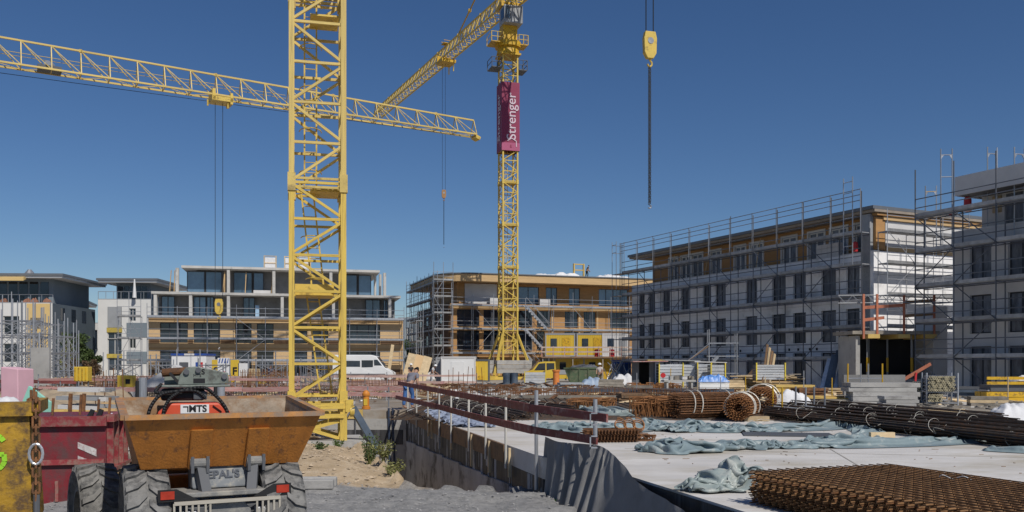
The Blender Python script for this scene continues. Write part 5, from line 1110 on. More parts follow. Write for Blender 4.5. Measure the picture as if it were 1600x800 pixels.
# ================================================================ MATERIAL STACKS, MIDDLE RIGHT
def stack(name, label, cat, loc, rz, size, nx, ny, nzl, m, piece, jit=.02, gap=.012, group=None, bev=0):
    """a pile of alike pieces, each of them a part of its own"""
    t = T(name, label, cat, loc, rz, group); sx, sy, sz = size
    mes = [MB().bb(gap, sx - gap, gap, sy - gap, 0, sz - gap).mesh(piece, q) for q in (m if isinstance(m, (list, tuple)) else [m])]
    for k in range(nzl):
        for i in range(nx):
            for j in range(ny): inst(random.choice(mes), piece, t, (i * sx - nx * sx / 2 + rnd(-jit, jit), j * sy - ny * sy / 2 + rnd(-jit, jit), k * sz), (0, 0, rnd(-jit, jit) * .5))
    return t
def G3(px, py, z=0): x, y = D(px, py); return (x, y, z)
stack('concrete_slab_stack', 'stepped stack of weathered precast concrete slabs in front of the garage entrance', 'concrete', G3(1372, 633), -.1, (2.5, 1.3, .19), 1, 1, 5, CONC, 'slab', .1)
o = [c for c in bpy.data.objects['concrete_slab_stack'].children]
for c in o: c.scale.x = 1 + .03 * round(c.location.z / .19)
stack('concrete_slab_stack', 'low grey precast wall piece behind the stepped slab stack', 'concrete', G3(1365, 622), -.05, (3.1, .3, .6), 1, 1, 2, CONCD, 'slab', .02)
# pipe rack
def pipe_rack(label, px, py, w, d, h, rz):
    t = T('pipe_rack', label, 'rack', G3(px, py), rz)
    for x in (0, w):
        for y in (0, d): rod('post', (x, y, 0), (x, y, h + .1), .035, GALV, t)
    for z in (.12, h * .45): 
        for y in (0, d): rod('rail', (0, y, z), (w, y, z), .03, GALV, t)
        for x in (0, w): rod('rail', (x, 0, z), (x, d, z), .03, GALV, t)
    me = MB().ring((0, 0, 0), .026, .04, d + .25, 10).mesh('steel_tube', GALVD); me2 = MB().ring((0, 0, 0), .024, .042, .02, 10).mesh('tube_end', mat('cream_tube_end', (.6, .53, .35), .6))
    for z0, rows in ((.16, 4), (h * .47, 8)):
        for j in range(rows):
            for i in range(int((w - .15) / .088)):
                if z0 < .2 and i > (w / .088) * .45: continue
                o = inst(me, 'steel_tube', t, (.08 + i * .088 + (.044 if j % 2 else 0), d / 2 + rnd(-.05, .05), z0 + .05 + j * .078), (0, 0, R(90))); inst(me2, 'tube_end', o, (-(d + .25) / 2, 0, 0))
    return t
pipe_rack('steel rack full of scaffold tubes with pale ends at right', 1448, 634, 1.15, 2.2, 1.25, -.35)
pipe_rack('smaller low rack of tubes beside the big tube rack', 1424, 630, .7, 1.8, .7, -.9)
t = stack('girder_stack', 'yellow formwork girders stacked with dark sheets at the right edge', 'girders', G3(1585, 628), -.06, (3.0, .3, .24), 1, 4, 2, YELD, 'girder', .04)
for k in range(5): MB().bb(-1.4 + k * .6, -1.2 + k * .6, -.5, .5, .5, .56 + .1 * (k % 2)).build('bracket', GALV, t)
MB().bb(-1.3, 1.4, -.55, .55, .49, .78).build('dark_sheets', DGREY, t)
for z in (.8, 1.02): MB().bb(-1.5, 1.5, -.66, -.56, z, z + .13).build('girder', YELD, t)
heap_mesh(1.6, .9, .3, 77).build('folded_mats', RENDERG, t, loc=(.7, 0, .95))
t = T('lifting_frame', 'steel transport frame with yellow end posts before the tube racks', 'frame', G3(1350, 626), -.05)
for x in (-.75, -.15, .2, .85): rod('post', (x, 0, .3), (x, 0, 1.75), .035, YELD if abs(x) > .5 else GALV, t)
rod('rail', (-.75, 0, 1.05), (.85, 0, 1.05), .03, GALV, t)
t = T('plank_layer', 'grey weathered planks laid on the ground before the tube racks', 'planks', G3(1490, 646), -.12); random.seed(14)
for k in range(14): MB().bb(-1.9, 1.9, k * .16, k * .16 + .14, 0, .05).build('plank', WOODG, t, loc=(rnd(-.3, .3), 0, .002 + .055 * (k % 2)), rot=(0, 0, rnd(-.03, .03)))
MB().bb(-.9, .3, -.2, -.05, 0, .16).build('sleeper', WOODP, t)
t = T('orange_prop', 'faded red plank leaning against the tube rack', 'plank', G3(1428, 622)); MB().beam((-.6, 0, .9), (.9, .1, 1.75), .06, .16).build('plank', REDO, t); MB().beam((0, 0, 0), (.1, 0, 1.3), .08, .12).build('support', REDP, t)
def bag(label, px, py, w, d, h, seed, m=BAG, z=0.):
    o = heap_mesh(w, d, h, seed, 30, 20, .18).build('sack', m, smooth=True, loc=G3(px, py, z)); tag(o, label, 'bag'); return o
bag('crumpled white bulk bag with blue print at the right edge', 1583, 660, 1.3, .9, .6, 5); bag('white bulk bag right of the rolled mats', 1232, 641, 1.2, .8, .75, 6); bag('white film heap left of the precast slabs', 1248, 640, 1.0, .9, .65, 8)
bag('white rubble bags beside the green skip', 975, 603, 2.2, 1.6, 1.0, 9); bag('pale sacks on the ground right of the worker by the containers', 962, 600, 1.6, 1.2, 1.2, 12); bag('dark blue film lying by the entrance', 1405, 622, .8, .5, .35, 15, BLUE); bag('grey film lying on the timber stack', 1290, 618, 1.6, .9, .35, 16, DGREY)
# frame round the white bags
t = T('steel_stillage', 'open steel stillage right of the rolled mats', 'stillage', G3(1222, 652), .0)
for x in (0, .75, 1.35): 
    for y in (0, 1.0): rod('post', (x, y, 0), (x, y, .95), .03, GALVD if x else YELD, t)
for z in (.15, .3): rod('rail', (0, 0, z), (1.35, 0, z), .03, GALV, t); rod('rail', (0, 1, z), (1.35, 1, z), .03, GALV, t)
# timber
def loose(label, px, py, n, l, w, rz, mats, seed, z=0., hh=.6, name='timber_pile', piece='plank'):
    t = T(name, label, 'timber', G3(px, py, z), rz); random.seed(seed)
    for k in range(n):
        f = k / n; q = rnd(-1, 1) * (1 - f * .5); ll = l * rnd(.55, 1); bar(piece, (-ll / 2 + rnd(-.3, .3), q * w / 2, .05 + f * hh), (ll / 2, q * w / 2 + rnd(-.25, .25), .05 + f * hh + rnd(-.08, .1)), rnd(.1, .2), rnd(.04, .08), random.choice(mats), t)
    return t
loose('big pile of pale timber planks in front of the white building', 1195, 611, 46, 5.0, 2.6, .03, [WOODP, WOODP, WOOD, WOODG], 21, 0, 1.0)
loose('small pile of boards right of the big timber pile', 1285, 620, 18, 3.0, 1.6, .05, [WOODP, WOOD, WOODG], 22, 0, .4)
loose('timber offcuts beneath the precast slabs', 1270, 632, 20, 3.2, 1.5, .03, [RUSTO, WOODG, PLY], 23, 0, .35)
loose('loose timber by the workbench', 1060, 613, 16, 3.0, 1.4, .05, [WOODG, WOODP], 24, 0, .3)
loose('timber lying before the garage entrance left wall', 1310, 616, 14, 3.0, 1.2, .03, [WOODP, WOOD], 25, 0, .3)
t = T('leaning_boards', 'pale boards leaning upright on the timber pile', 'boards', G3(1192, 613), .1)
for k in range(4): MB().beam((k * .16, 0, .6), (k * .16 + .5, .5, 3.0 - .2 * k), .06, .22).build('board', WOODP if k % 2 else WOODB, t)
t = T('leaning_boards', 'dark form board tilted on the left end of the timber pile', 'boards', G3(1172, 610), .1); MB().beam((-.6, 0, .3), (.9, .2, 1.75), 1.2, .05).build('board', WOODB, t)
t = T('steel_form_stack', 'blue grey steel panels leaning by the garage entrance', 'panels', G3(1306, 614), -.3)
for k in range(7): MB().beam((k * .26 - .9, -.2, 0), (k * .26 - .35, .5, 2.1 + .25 * (k % 3)), .24, .05, (0, 1, 0)).build('panel', STEELB if k % 3 else GALV, t)
# ---- aluminium form panels in stacks with yellow edges
def alu(label, px, py, w, d, h, rz, rows, z=0.):
    t = T('aluminium_panel_stack', label, 'panels', G3(px, py, z), rz, 'aluminium form panel stacks')
    me = MB().bb(.03, w - .03, 0, d, 0, h / rows - .03).mesh('panel', mat('aluminium', (.62, .63, .64), .4, .4, .1, 4, orand=.12)); side = MB().bb(-.005, .03, .01, d, 0, h / rows - .03).mesh('panel_end', DGREY)
    for k in range(rows): inst(me, 'panel', t, (rnd(-.01, .01), rnd(-.02, .02), .05 + k * h / rows)); inst(side, 'panel_end', t, (0, 0, .05 + k * h / rows))
    for x in (-.03, w + .0): MB().bb(x, x + .07, -.05, .03, 0, h + .15).build('edge_post', mat('yellow_post', (.7, .55, .06), .5), t)
    return t
alu('tall stack of aluminium panels with yellow edges right of the grey locker', 1030, 609.5, 1.6, 1.4, 1.75, -.02, 9)
alu('aluminium panel stack, second from the grey locker', 1067, 609.5, .95, 1.4, 1.75, -.02, 8)
alu('aluminium panel stack, third from the grey locker', 1090, 610, .9, 1.4, 1.75, -.02, 8)
alu('aluminium panel stack beside the scaffold stair tower', 1111, 611, .9, 1.2, 1.7, -.02, 8)
alu('low aluminium panel stack with yellow posts on the timber pile', 1182, 613, 1.75, 1.0, .95, -.02, 6, .75)
alu('grey corrugated panel stack in front of the yellow pickup', 820, 600, 1.9, 1.4, 1.05, -.05, 4)
alu('low white panel stack left of the stair tower base', 1100, 613, 1.3, 1.0, .6, -.02, 3)
t = T('steel_locker', 'grey open steel locker left of the aluminium panels', 'locker', G3(987, 609), -.15)
MB().bb(0, .5, 0, 1.6, 0, 2.05).build('side', DGREY, t); MB().bb(1.2, 1.5, 0, 1.6, 0, 2.05).build('side', DGREY, t); MB().bb(.5, 1.2, 1.5, 1.6, 0, 2.05).build('back', DARK, t); MB().bb(0, 1.5, 0, 1.6, 2.06, 2.15).build('top', DGREY, t)
t = T('roof_boards', 'pink and grey sheets laid over the aluminium panel stacks', 'sheets', G3(1048, 609.5, 1.95), -.02)
for k, (x, m, l) in enumerate(((-2.6, PINKB, 2.4), (-.6, GREYP, 2.6), (1.6, RENDERG, 2.2), (-1.6, PLY, 1.2))): MB().bb(x, x + l, -.2, 1.4, 0, .06).build('sheet', m, t, loc=(0, 0, .07 * (k % 2)), rot=(0, rnd(-.02, .03), 0))
# stair tower in front of the white building
t = T('stair_tower', 'galvanised scaffold stair tower standing free in front of the white building', 'scaffold', G3(1108, 609), -.1)
for x in (0, 1.9):
    for y in (0, 1.0): rod('standard', (x, y, 0), (x, y, 4.2 if x == 0 else 3.9), .035, GALV, t)
for z in (1.1, 2.3, 3.2):
    boxo('deck', -.1, 2.0, 0, 1.0, z, z + .07, GALV, t)
for y in (0, .6): bar('stringer', (-1.4, y, 0), (.6, y, 2.3), .05, .2, GALV, t)
for k in range(8): boxo('tread', -1.4 + k * .25, -1.15 + k * .25, 0, .6, .25 + k * .28, .29 + k * .28, GALV, t)
rod('brace', (1.9, 0, 0), (.2, 0, 2.2), .025, GALV, t); rod('brace', (-1.6, 0, 1.9), (.0, 0, 3.2), .03, GALV, t)
MB().prism([(-1.5, 2.0), (0, 3.1), (0, 3.02), (-1.5, 1.92)], 0, .9).build('sloping_boards', WOODB, t)
t = T('blue_pallet', 'pallet of white goods under blue film in front of the stair tower', 'pallet', G3(1114, 614), 0)
for k in range(3): MB().bb(-.9, .9, -.4, .4, .12 + k * .22, .32 + k * .22).build('layer', WHITE, t, bevel=.02)
heap_mesh(1.9, .9, .45, 33).build('film', mat('blue_film', (.1, .25, .6), .4, 0, .3, 3), t, loc=(0, 0, .7)); MB().bb(-.9, .9, -.4, .4, 0, .1).build('pallet_base', WOODG, t)
t = T('saw_bench', 'cluttered concrete coloured workbench in front of the panel stacks', 'workbench', G3(1060, 617), .05)
MB().bb(-.9, .9, -.4, .4, .75, .85).build('top', CONC, t)
for x in (-.75, .65): MB().bb(x, x + .1, -.35, .35, 0, .75).build('leg', CONC, t)
random.seed(3)
for k in range(9): MB().box((rnd(-.8, .8), rnd(-.3, .3), .86 + .1), (rnd(.1, .35), rnd(.1, .3), rnd(.1, .3)), rnd(0, 3)).build('tool', random.choice([CONC, DGREY, RENDERG, WOODG]), t)
t = T('red_lamp', 'small red round lamp on a post before the aluminium panels', 'lamp', G3(1036, 612)); rod('post', (0, 0, 0), (0, 0, .9), .02, DGREY, t); MB().ring((0, 0, 0), .0, .16, .1, 16).build('disc', REDP, t, loc=(0, 0, 1.05), rot=(0, 0, R(90)))
# pallet load in the middle right: steel beam across
t = T('steel_channel', 'long blue grey steel channel lying across the starter bars', 'steel', G3(1005, 622), -.25); MB().bb(-4.5, 4.5, -.12, .12, .3, .5).build('channel', STEELB, t); [MB().bb(x, x + .15, -.2, .2, 0, .3).build('sleeper', WOODG, t) for x in (-3, 2.5)]
t = T('timber_beam', 'long pale timber beam lying on the deck at centre', 'timber', G3(850, 624), -.03); MB().bb(-4.5, 4.5, -.1, .1, .02, .2).build('beam', WOODG, t)

for k, (px, py, w, d, h, lay, mt) in enumerate(((955, 612, 1.6, 1.0, .16, 5, [WOODG]), (1000, 618, 1.4, 1.0, .14, 4, [WOODP, WOODG]), (1085, 622, 1.5, 1.0, .12, 4, [CONC]), (1140, 612, 1.8, 1.2, .15, 5, [WOODP]), (1242, 616, 2.2, 1.0, .14, 4, [PLY, WOODP]), (1262, 626, 1.5, .9, .12, 5, [RUST, WOODB]), (1403, 640, 1.2, .9, .13, 4, [WOODG, CONC]), (1520, 622, 1.6, 1.0, .15, 4, [DGREY, STEELB]), (1545, 634, 1.4, .9, .13, 3, [WOODG, WOODP]), (890, 607, 1.8, 1.1, .15, 3, [GREYP]), (985, 628, 1.3, .9, .1, 4, [WOODB]), (1110, 628, 1.4, .9, .1, 3, [GALV, DGREY]))):
    stack('sheet_stack', ['grey board stack before the green skip', 'board stack left of the red round lamp', 'concrete plate stack behind the first rolled mat', 'pale board stack left of the big timber pile', 'ply board stack before the shaded white wall', 'rusty and brown sheet stack left of the precast slabs', 'grey plate stack at the foot of the tube rack', 'dark steel sheet stack left of the yellow girders', 'board stack on the planks near the white bag', 'grey sheet stack beside the orange pipe', 'brown sheet stack behind the stirrup box', 'steel sheet stack behind the dark rolled mat'][k], 'stack', G3(px, py), rnd(-.3, .3), (w, d, h), 1, 1, lay, mt, 'sheet', .08)
random.seed(71)
for k, px in enumerate((995, 1048, 1090, 1126, 1165, 1218, 1256, 1300, 1412, 1500, 1540, 1575)):
    py = rnd(612, 634); t = T('marker_post', 'thin upright post among the stacks on the right, ' + ordn[k] + ' from the left', 'post', G3(px, py), 0, 'thin posts among the stacks'); hh = rnd(.9, 1.5); rod('tube', (0, 0, 0), (0, 0, hh), .025, [GALV, YELD, WOODP][k % 3], t); MB().bb(-.1, .1, -.1, .1, 0, .015).build('foot_plate', GALVD, t)
mb = MB()
for _ in range(260):
    x, y = rnd(1.5, 13), rnd(9.5, 27); a = rnd(0, 3.14); l = .012 + .05 * random.random() ** 2; dd = Vector((math.cos(a), math.sin(a), 0)) * l; c = Vector((x, y, .008))
    if x > 2.9 + (10 - y) * .25 + (.5 if y < 15 else 0): mb.beam(c - dd, c + dd, rnd(.004, .012), .008)
o = mb.build('deck_scraps', WOODB); tag(o, 'small splinters and wire ends scattered on the bare deck', 'debris', kind='stuff')
# ================================================================ SITE CABINS, CONTAINERS, VEHICLES
def Gz(px, py, Y, z=None): return (GX(px, Y), Y, GZ if z is None else z)
def cabin(name, label, px, Y, w, d, h, rz, m, endm=None, corr=True, z=GZ, cat='container'):
    t = T(name, label, cat, (GX(px, Y), Y, z), rz)
    MB().bb(.06, w - .06, .04, d - .04, .08, h - .06).build('walls', m, t)
    for x in (0, w - .12):
        for y in (0, d - .12): MB().bb(x, x + .12, y, y + .12, 0, h).build('corner_post', endm or m, t)
    for z0 in (0, h - .14): MB().bb(.12, w - .12, 0, .1, z0, z0 + .14).bb(.0, .1, .12, d - .12, z0, z0 + .14).bb(w - .1, w, .12, d - .12, z0, z0 + .14).build('frame_rail', endm or m, t)
    if corr:
        me = MB().bb(0, .07, .015, .05, .16, h - .16).mesh('rib', m)
        for i in range(int((w - .4) / .2)): inst(me, 'rib', t, (.2 + i * .2, 0, 0))
    MB().bb(-.02, w + .02, -.02, d + .02, h + .001, h + .06).build('roof', endm or m, t); return t
t = cabin('workshop_container', 'white steel container with a grey end left of the banner crane', 689, 88, 3.4, 2.6, 2.45, -.0, WHITE, RENDERG, False)
MB().bb(1.0, 2.3, .0, .035, .2, 2.0).build('door', WHITE, t); MB().bb(-.02, .058, .2, 2.4, .1, 2.3).build('end_panel', GREYP, t)
t2 = cabin('grey_container', 'grey container end beside the white container', 681, 89, 1.0, 2.4, 2.4, 0, GREYP, GREYP, False)
t = cabin('yellow_container', 'yellow container between the white container and the banner crane base', 741, 89.5, 1.5, 2.4, 2.2, 0, CARY, DGREY); MB().bb(.2, .9, -.03, .0, .2, .6).build('hatch', YELD, t)
for k, (px, lab, z) in enumerate(((852, 'left yellow site cabin on the upper level behind the pickup', 2.75), (901, 'right yellow site cabin on the upper level', 2.75), (866, 'yellow site cabin on the ground below the upper cabins', .1), (912, 'second yellow ground level cabin behind the green skip', .1), (941, 'pale grey site cabin at the right end of the upper level', 2.75))):
    t = cabin('site_cabin', lab, px, 100 if z > 1 else 99.5, 3.35 if k < 4 else 2.9, 5, 2.55, .02, CARY if k < 4 else RENDERG, GREYP if k < 4 else RENDERG)
    t.location.z = z
    MB().bb(1.9, 2.75, -.02, .02, .15, 2.1).build('door', YELD if k < 4 else GREYP, t)
    MB().bb(.6, 1.3, -.02, .03, 1.0, 2.0).build('window', GLASS, t)
t = T('cabin_gallery', 'timber gallery with pale guard rails in front of the upper cabins', 'gallery', (GX(846, 98.2), 98.2, GZ), .02)
MB().bb(0, 10.2, 0, 1.4, 2.45, 2.6).build('floor', WOODB, t)
for x in [i * 1.25 for i in range(9)]: MB().bb(x, x + .09, 0, .09, 2.6, 3.75).build('rail_post', PINKB, t)
for z in (3.05, 3.55): MB().bb(0, 10.2, -.03, .0, z, z + .15).build('rail_board', mat('bleached_board', (.5, .4, .34), .8, 0, .15, 3), t)
for x in (.1, 3.4, 6.7, 10): MB().bb(x, x + .12, .1, .22, 0, 2.45).build('post', WOODG, t)
bar('stringer', (-2.2, .3, 0), (.1, .3, 2.5), .08, .2, WOODB, t); bar('stringer', (-2.2, 1.1, 0), (.1, 1.1, 2.5), .08, .2, WOODB, t)
for k, px in enumerate((933, 956)):
    t = T('red_drum', ['red container on the cabin gallery, left one', 'red container on the cabin gallery, right one'][k], 'drum', (GX(px, 98.8), 98.8, GZ + 2.62)); MB().tube((0, 0, 0), (0, 0, .75), .3, 12).tube((0, 0, .75), (0, 0, .8), .2, 12).build('drum', REDP, t)
# ---- vehicles from side profiles
def wheel_v(t, x, y, r=.33, w=.22):
    o = MB().ring((0, 0, 0), .55 * r, r, w, 20).build('wheel', BLACK, t, loc=(x, y, r), rot=(0, 0, R(90))); MB().ring((0, 0, 0), .0, .56 * r, w * .8, 16).build('rim', GREYP, o)
def vehicle(name, label, px, Y, flip, prof, wid, m, wins, wheels, rz=0., tint=GLASS):
    t = T(name, label, 'van', (GX(px, Y), Y, GZ), rz); f = -1 if flip else 1
    P_ = [(f * x, z) for x, z in prof]; n = len(P_); mb = MB(); ys = [(-wid / 2, .0), (-wid / 2 + .06, .0), (wid / 2 - .06, 0), (wid / 2, 0)]
    vs = []
    for j, (y, q) in enumerate(ys):
        for x, z in P_:
            k = max(0, (z - 1.1)) * .1; s = 1 if j in (1, 2) else .985; vs.append((x * s, (y - (k if y > 0 else -k)) * 1.0, .3 + (z - .3) * (1 if j in (1, 2) else .97)))
    fs = [tuple(range(n)), tuple(range(3 * n, 4 * n))] + [(j * n + i, j * n + (i + 1) % n, (j + 1) * n + (i + 1) % n, (j + 1) * n + i) for j in range(3) for i in range(n)]
    b = fixn(mb.add(vs, fs).build('body', m, t))
    for w in wins:
        zc = sum(z for x, z in w) / len(w); off = max(0, zc - 1.1) * .1
        MB().prism([(f * x, z) for x, z in w], -wid / 2 - .012 + off, -wid / 2 + .02 + off).build('side_window', tint, t)
    for x in wheels:
        for y in (-wid / 2 + .1, wid / 2 - .1): wheel_v(t, f * x, y)
        MB().ring((0, 0, 0), .3, .42, .05, 20).build('wheel_arch', BLACK, t, loc=(f * x, -wid / 2 - .0, .34), rot=(0, 0, R(90)))
    return t, f
vp = [(-2.9, .35), (2.55, .3), (2.75, .5), (2.72, .95), (2.2, 1.25), (1.95, 1.4), (1.15, 2.45), (.6, 2.6), (-2.8, 2.6), (-2.95, 2.3)]
t, f = vehicle('white_van', 'white high roof panel van parked before the frame building', 571, 84, False, vp, 1.95, WHITE, [[(-.2, 1.45), (.85, 1.45), (.85, 2.1), (-.2, 2.1)], [(.95, 1.35), (1.85, 1.4), (1.25, 2.15), (.95, 2.15)], [(-1.8, 1.5), (-.35, 1.5), (-.35, 2.05), (-1.8, 2.05)]], [1.75, -1.75])
MB().bb(2.1, 2.76, -.9, .9, .32, .6).build('bumper', DGREY, t); MB().bb(-2.8, 2.0, -.995, -.97, .75, .85).build('side_strip', DGREY, t); MB().bb(2.45, 2.73, -.93, -.6, .85, 1.05).build('headlight', LAMP, t)
MB().add([(1.98, -.8, 1.42), (1.98, .8, 1.42), (1.2, .75, 2.4), (1.2, -.75, 2.4)], [(0, 1, 2, 3)]).build('windscreen', GLASS, t, loc=(.02, 0, .01))
yp = [(-2.0, .4), (1.85, .4), (2.0, .6), (1.95, 1.0), (1.3, 1.18), (.72, 1.9), (.2, 2.0), (-.95, 2.0), (-1.02, .95), (-2.0, .95)]
t, f = vehicle('yellow_pickup', 'yellow crew cab pickup in front of the site cabins', 852, 88, True, yp, 1.9, CARY, [[(-.85, 1.15), (-.1, 1.15), (-.1, 1.85), (-.85, 1.85)], [(.05, 1.15), (1.1, 1.15), (.65, 1.8), (.05, 1.85)]], [1.25])
wheel_v(t, 2.6, -.85); wheel_v(t, 2.6, .85)
MB().bb(1.02, 3.6, -.98, .98, .75, .85).bb(1.02, 3.6, -.98, -.92, .85, 1.2).build('flat_bed', GREYP, t); MB().bb(-2.02, -1.7, -.92, .92, .38, .62).build('bumper', DGREY, t); MB().bb(-1.97, -1.7, -.9, -.62, .78, .98).build('headlight', LAMP, t)
MB().bb(-.08, -.03, -.963, -.945, .5, 1.9).bb(-.25, -.1, -.97, -.95, 1.0, 1.05).build('door_seam', DGREY, t)
t = T('green_skip', 'dark green skip container right of the yellow pickup', 'skip', (GX(886, 78), 78, GZ), -.08)
fixn(MB().prism([(-.25, 1.4), (.25, 0), (2.6, 0), (3.1, 1.15), (3.1, 1.4)], 0, 1.8).build('body', SKIPG, t)); MB().bb(-.3, 3.15, -.06, .02, 1.3, 1.44).build('rim', SKIPG, t)
for x in (.2, 1.0, 1.8, 2.6): MB().bb(x, x + .1, -.07, .0, .3, 1.3).build('rib', SKIPG, t)
heap_mesh(2.8, 1.4, .5, 61).build('load', DGREY, t, loc=(1.5, .9, 1.25))
t = T('orange_barrel', 'orange plastic pipe standing beside the pickup', 'pipe', (GX(869, 74), 74, GZ)); MB().tube((0, 0, 0), (0, 0, 1.1), .27, 14).tube((0, 0, 1.1), (0, 0, 1.25), .33, 14).build('pipe', mat('orange_plastic', (.6, .2, .05), .6), t)
t = T('steel_drum_bundle', 'grey drum wrapped in film left of the corrugated panels', 'drum', (GX(798, 74), 74, GZ)); [MB().tube((x, y, 0), (x, y, 1.0), .3, 14).build('drum', STEELB, t) for x, y in ((-.35, 0), (.3, .1), (0, .5))]
bag('blue grey film heap on the ground before the green skip', 928, 606, 2.2, 1.2, .8, 66, mat('blue_grey_film', (.25, .32, .42), .5))
t = T('blue_toilet', 'dark blue portable cabin among the poles right of the green skip', 'cabin', (GX(972, 88), 88, GZ)); MB().bb(-.9, .9, 0, 1, .1, 2.0).build('body', BLUE, t, bevel=.05); MB().bb(-.8, .8, -.03, .0, .3, 1.8).build('door', mat('deep_blue', (.02, .05, .14), .5), t); MB().bb(-.95, .95, -.05, 1.05, 2.0, 2.15).build('roof', BLUE, t)
t = T('prop_cluster', 'cluster of upright steel props right of the worker near the green skip', 'props', (GX(945, 80), 80, GZ)); random.seed(8)
for k in range(16): rod('prop', (rnd(0, 2.6), rnd(0, 1.5), 0), (rnd(0, 2.6) * .1 + k * .16, rnd(0, 1.5), rnd(1.2, 2.6)), .035, random.choice([GALV, GALVD, WOODG]), t)
# leaning formwork panels at the gap
t = T('leaning_formwork', 'large tan formwork panels leaning between the van and the timber building', 'formwork', (GX(648, 86), 86, GZ), .1)
for k in range(3): MB().beam((k * .75 - .9, -.4, 0), (k * .75 - .2, .6, 2.75 - .15 * k), .8, .12, (0, 1, 0)).build('panel', WOODP if k != 1 else TAN, t)
MB().beam((-2.6, -.3, 0), (-2.1, .2, 3.6), .3, .2).build('column_form', WOODP, t)
bag('white insulation sacks beside the leaning formwork', 655, 592, 2.4, 1.6, 1.1, 68, BAG, .1); bag('pale sacks in front of the grey container', 668, 594, 1.8, 1.3, .9, 69, RENDERG, .1)
# fire hydrant shaped heater at the pit end
t = T('orange_site_heater', 'orange and yellow heater standing on the formwork beside the mast', 'heater', (GX(572, 34.2), 34.2, -.02))
pr = [(0, .16), (.1, .16), (.12, .12), (.5, .12), (.52, .15), (.6, .15), (.7, .08), (.72, .05)]
mb = MB(); [mb.tube((0, 0, a[0]), (0, 0, b[0] + .001), a[1], 14, b[1]) for a, b in zip(pr, pr[1:])]; mb.build('body', mat('heater_orange', (.6, .22, .03), .5), t); MB().bb(-.07, .07, -.13, -.1, .15, .4).build('panel', CARY, t)
t = T('black_bucket', 'black and white bucket on the formwork right of the mast', 'bucket', (GX(547, 35), 35, -.02)); MB().tube((0, 0, 0), (0, 0, .28), .16, 14, .22).build('bucket', RENDERG, t); MB().tube((0, 0, .281), (0, 0, .29), .2, 14).build('opening', DARK, t)
# ================================================================ LEFT SIDE CLUTTER
BLEACH = mat('bleached_pink_board', (.5, .34, .29), .8, 0, .2, 3, orand=.2)
def rail_run(label, a, b, zs, n, m, hp=1.15, t_=.2, post=GALVD, z0=-.05):
    t = T('board_rail', label, 'guard rail', (a[0], a[1], z0)); a, b = Vector((0, 0, 0)), Vector((b[0] - a[0], b[1] - a[1], 0))
    for i in range(n + 1): p = a.lerp(b, i / n); rod('post', p, p + Vector((0, 0, hp * rnd(.95, 1.08))), .03, post, t)
    for z in zs:
        k = max(2, n // 2)
        for i in range(k): bar('board', a.lerp(b, i / k + .002) + Vector((0, -.05, z + rnd(-.03, .03))), a.lerp(b, (i + 1) / k) + Vector((0, -.05, z + rnd(-.03, .03))), .035, t_, m, t)
rail_run('pink board rails across the left formwork, farther row', (GX(150, 58), 58), (GX(640, 58), 58), (.5, 1.0), 14, BLEACH, t_=.13)
rail_run('pink board rails behind the dumper, nearer row', (GX(60, 48), 48), (GX(470, 48), 48), (.5, .95), 12, PINKB, t_=.13)
rail_run('faded red rails in front of the white van', (GX(520, 66), 66), (GX(745, 66), 66), (.45, .95), 8, BLEACH, t_=.14, z0=.0)
rail_run('broad faded red board along the formwork edge behind the dumper', (GX(150, 43.3), 43.3), (GX(455, 43.3), 43.3), (.55,), 8, PINKB, .7, .22)
rail_run('broad faded red board right of the mast', (GX(540, 43.2), 43.2), (GX(636, 43.2), 43.2), (.6,), 3, PINKB, .75, .24)
rail_run('red board on the formwork edge next to the heater', (GX(542, 36), 36), (GX(640, 36), 36), (.55,), 3, PINKB, .8, .17)
rail_run('dark red boards at the far left of the formwork', (GX(0, 50), 50), (GX(120, 50), 50), (.35, .8), 4, REDB)
t = T('formwork_wall', 'tan plywood formwork panels behind the skips on the left', 'formwork', (GX(100, 30), 30, -.7), 0)
for k in range(4): MB().bb(k * 1.25, k * 1.25 + 1.23, 0, .12, 0, 1.0 + .1 * (k % 2)).build('panel', [PLY, WOOD, PINKB][k % 3], t)
t = T('precast_wall', 'tall bare concrete panel standing among the shoring on the left', 'concrete', (GX(48, 56), 56, -.1), 0); MB().bb(0, 1.15, 0, .25, 0, 2.9).build('panel', CONC, t); MB().beam((-.4, .3, 0), (.2, .25, 2.3), .08).build('brace', GALV, t)
for k, (px, Y, w, h, z) in enumerate(((115, 46, .72, .75, .85), (183, 47, .8, .65, .5), (398, 62, 1.5, .6, .4), (330, 64, 1.6, .5, .5))):
    t = T('yellow_crate', ['yellow steel box raised on a post at the left', 'yellow steel frame with a square hole left of the dumper tool', 'yellow tray near the worker left of the mast', 'ochre crate below the striped board'][k], 'box', (GX(px, Y), Y, 0))
    MB().bb(0, w, 0, .5, z, z + h).build('box', CARY if k < 3 else YELD, t, bevel=.03)
    if k == 1: MB().bb(w * .55, w * .85, -.012, .0, z + .2, z + .45).build('hole', DARK, t)
    for q in range(4): MB().bb(w * (q + .3) / 4, w * (q + .3) / 4 + .05, -.03, .0, z + .05, z + h - .05).build('rib', YELD, t) if k != 1 else None
    for x in (.05, w - .1): MB().bb(x, x + .06, .2, .26, 0, z).build('foot', GALVD, t)
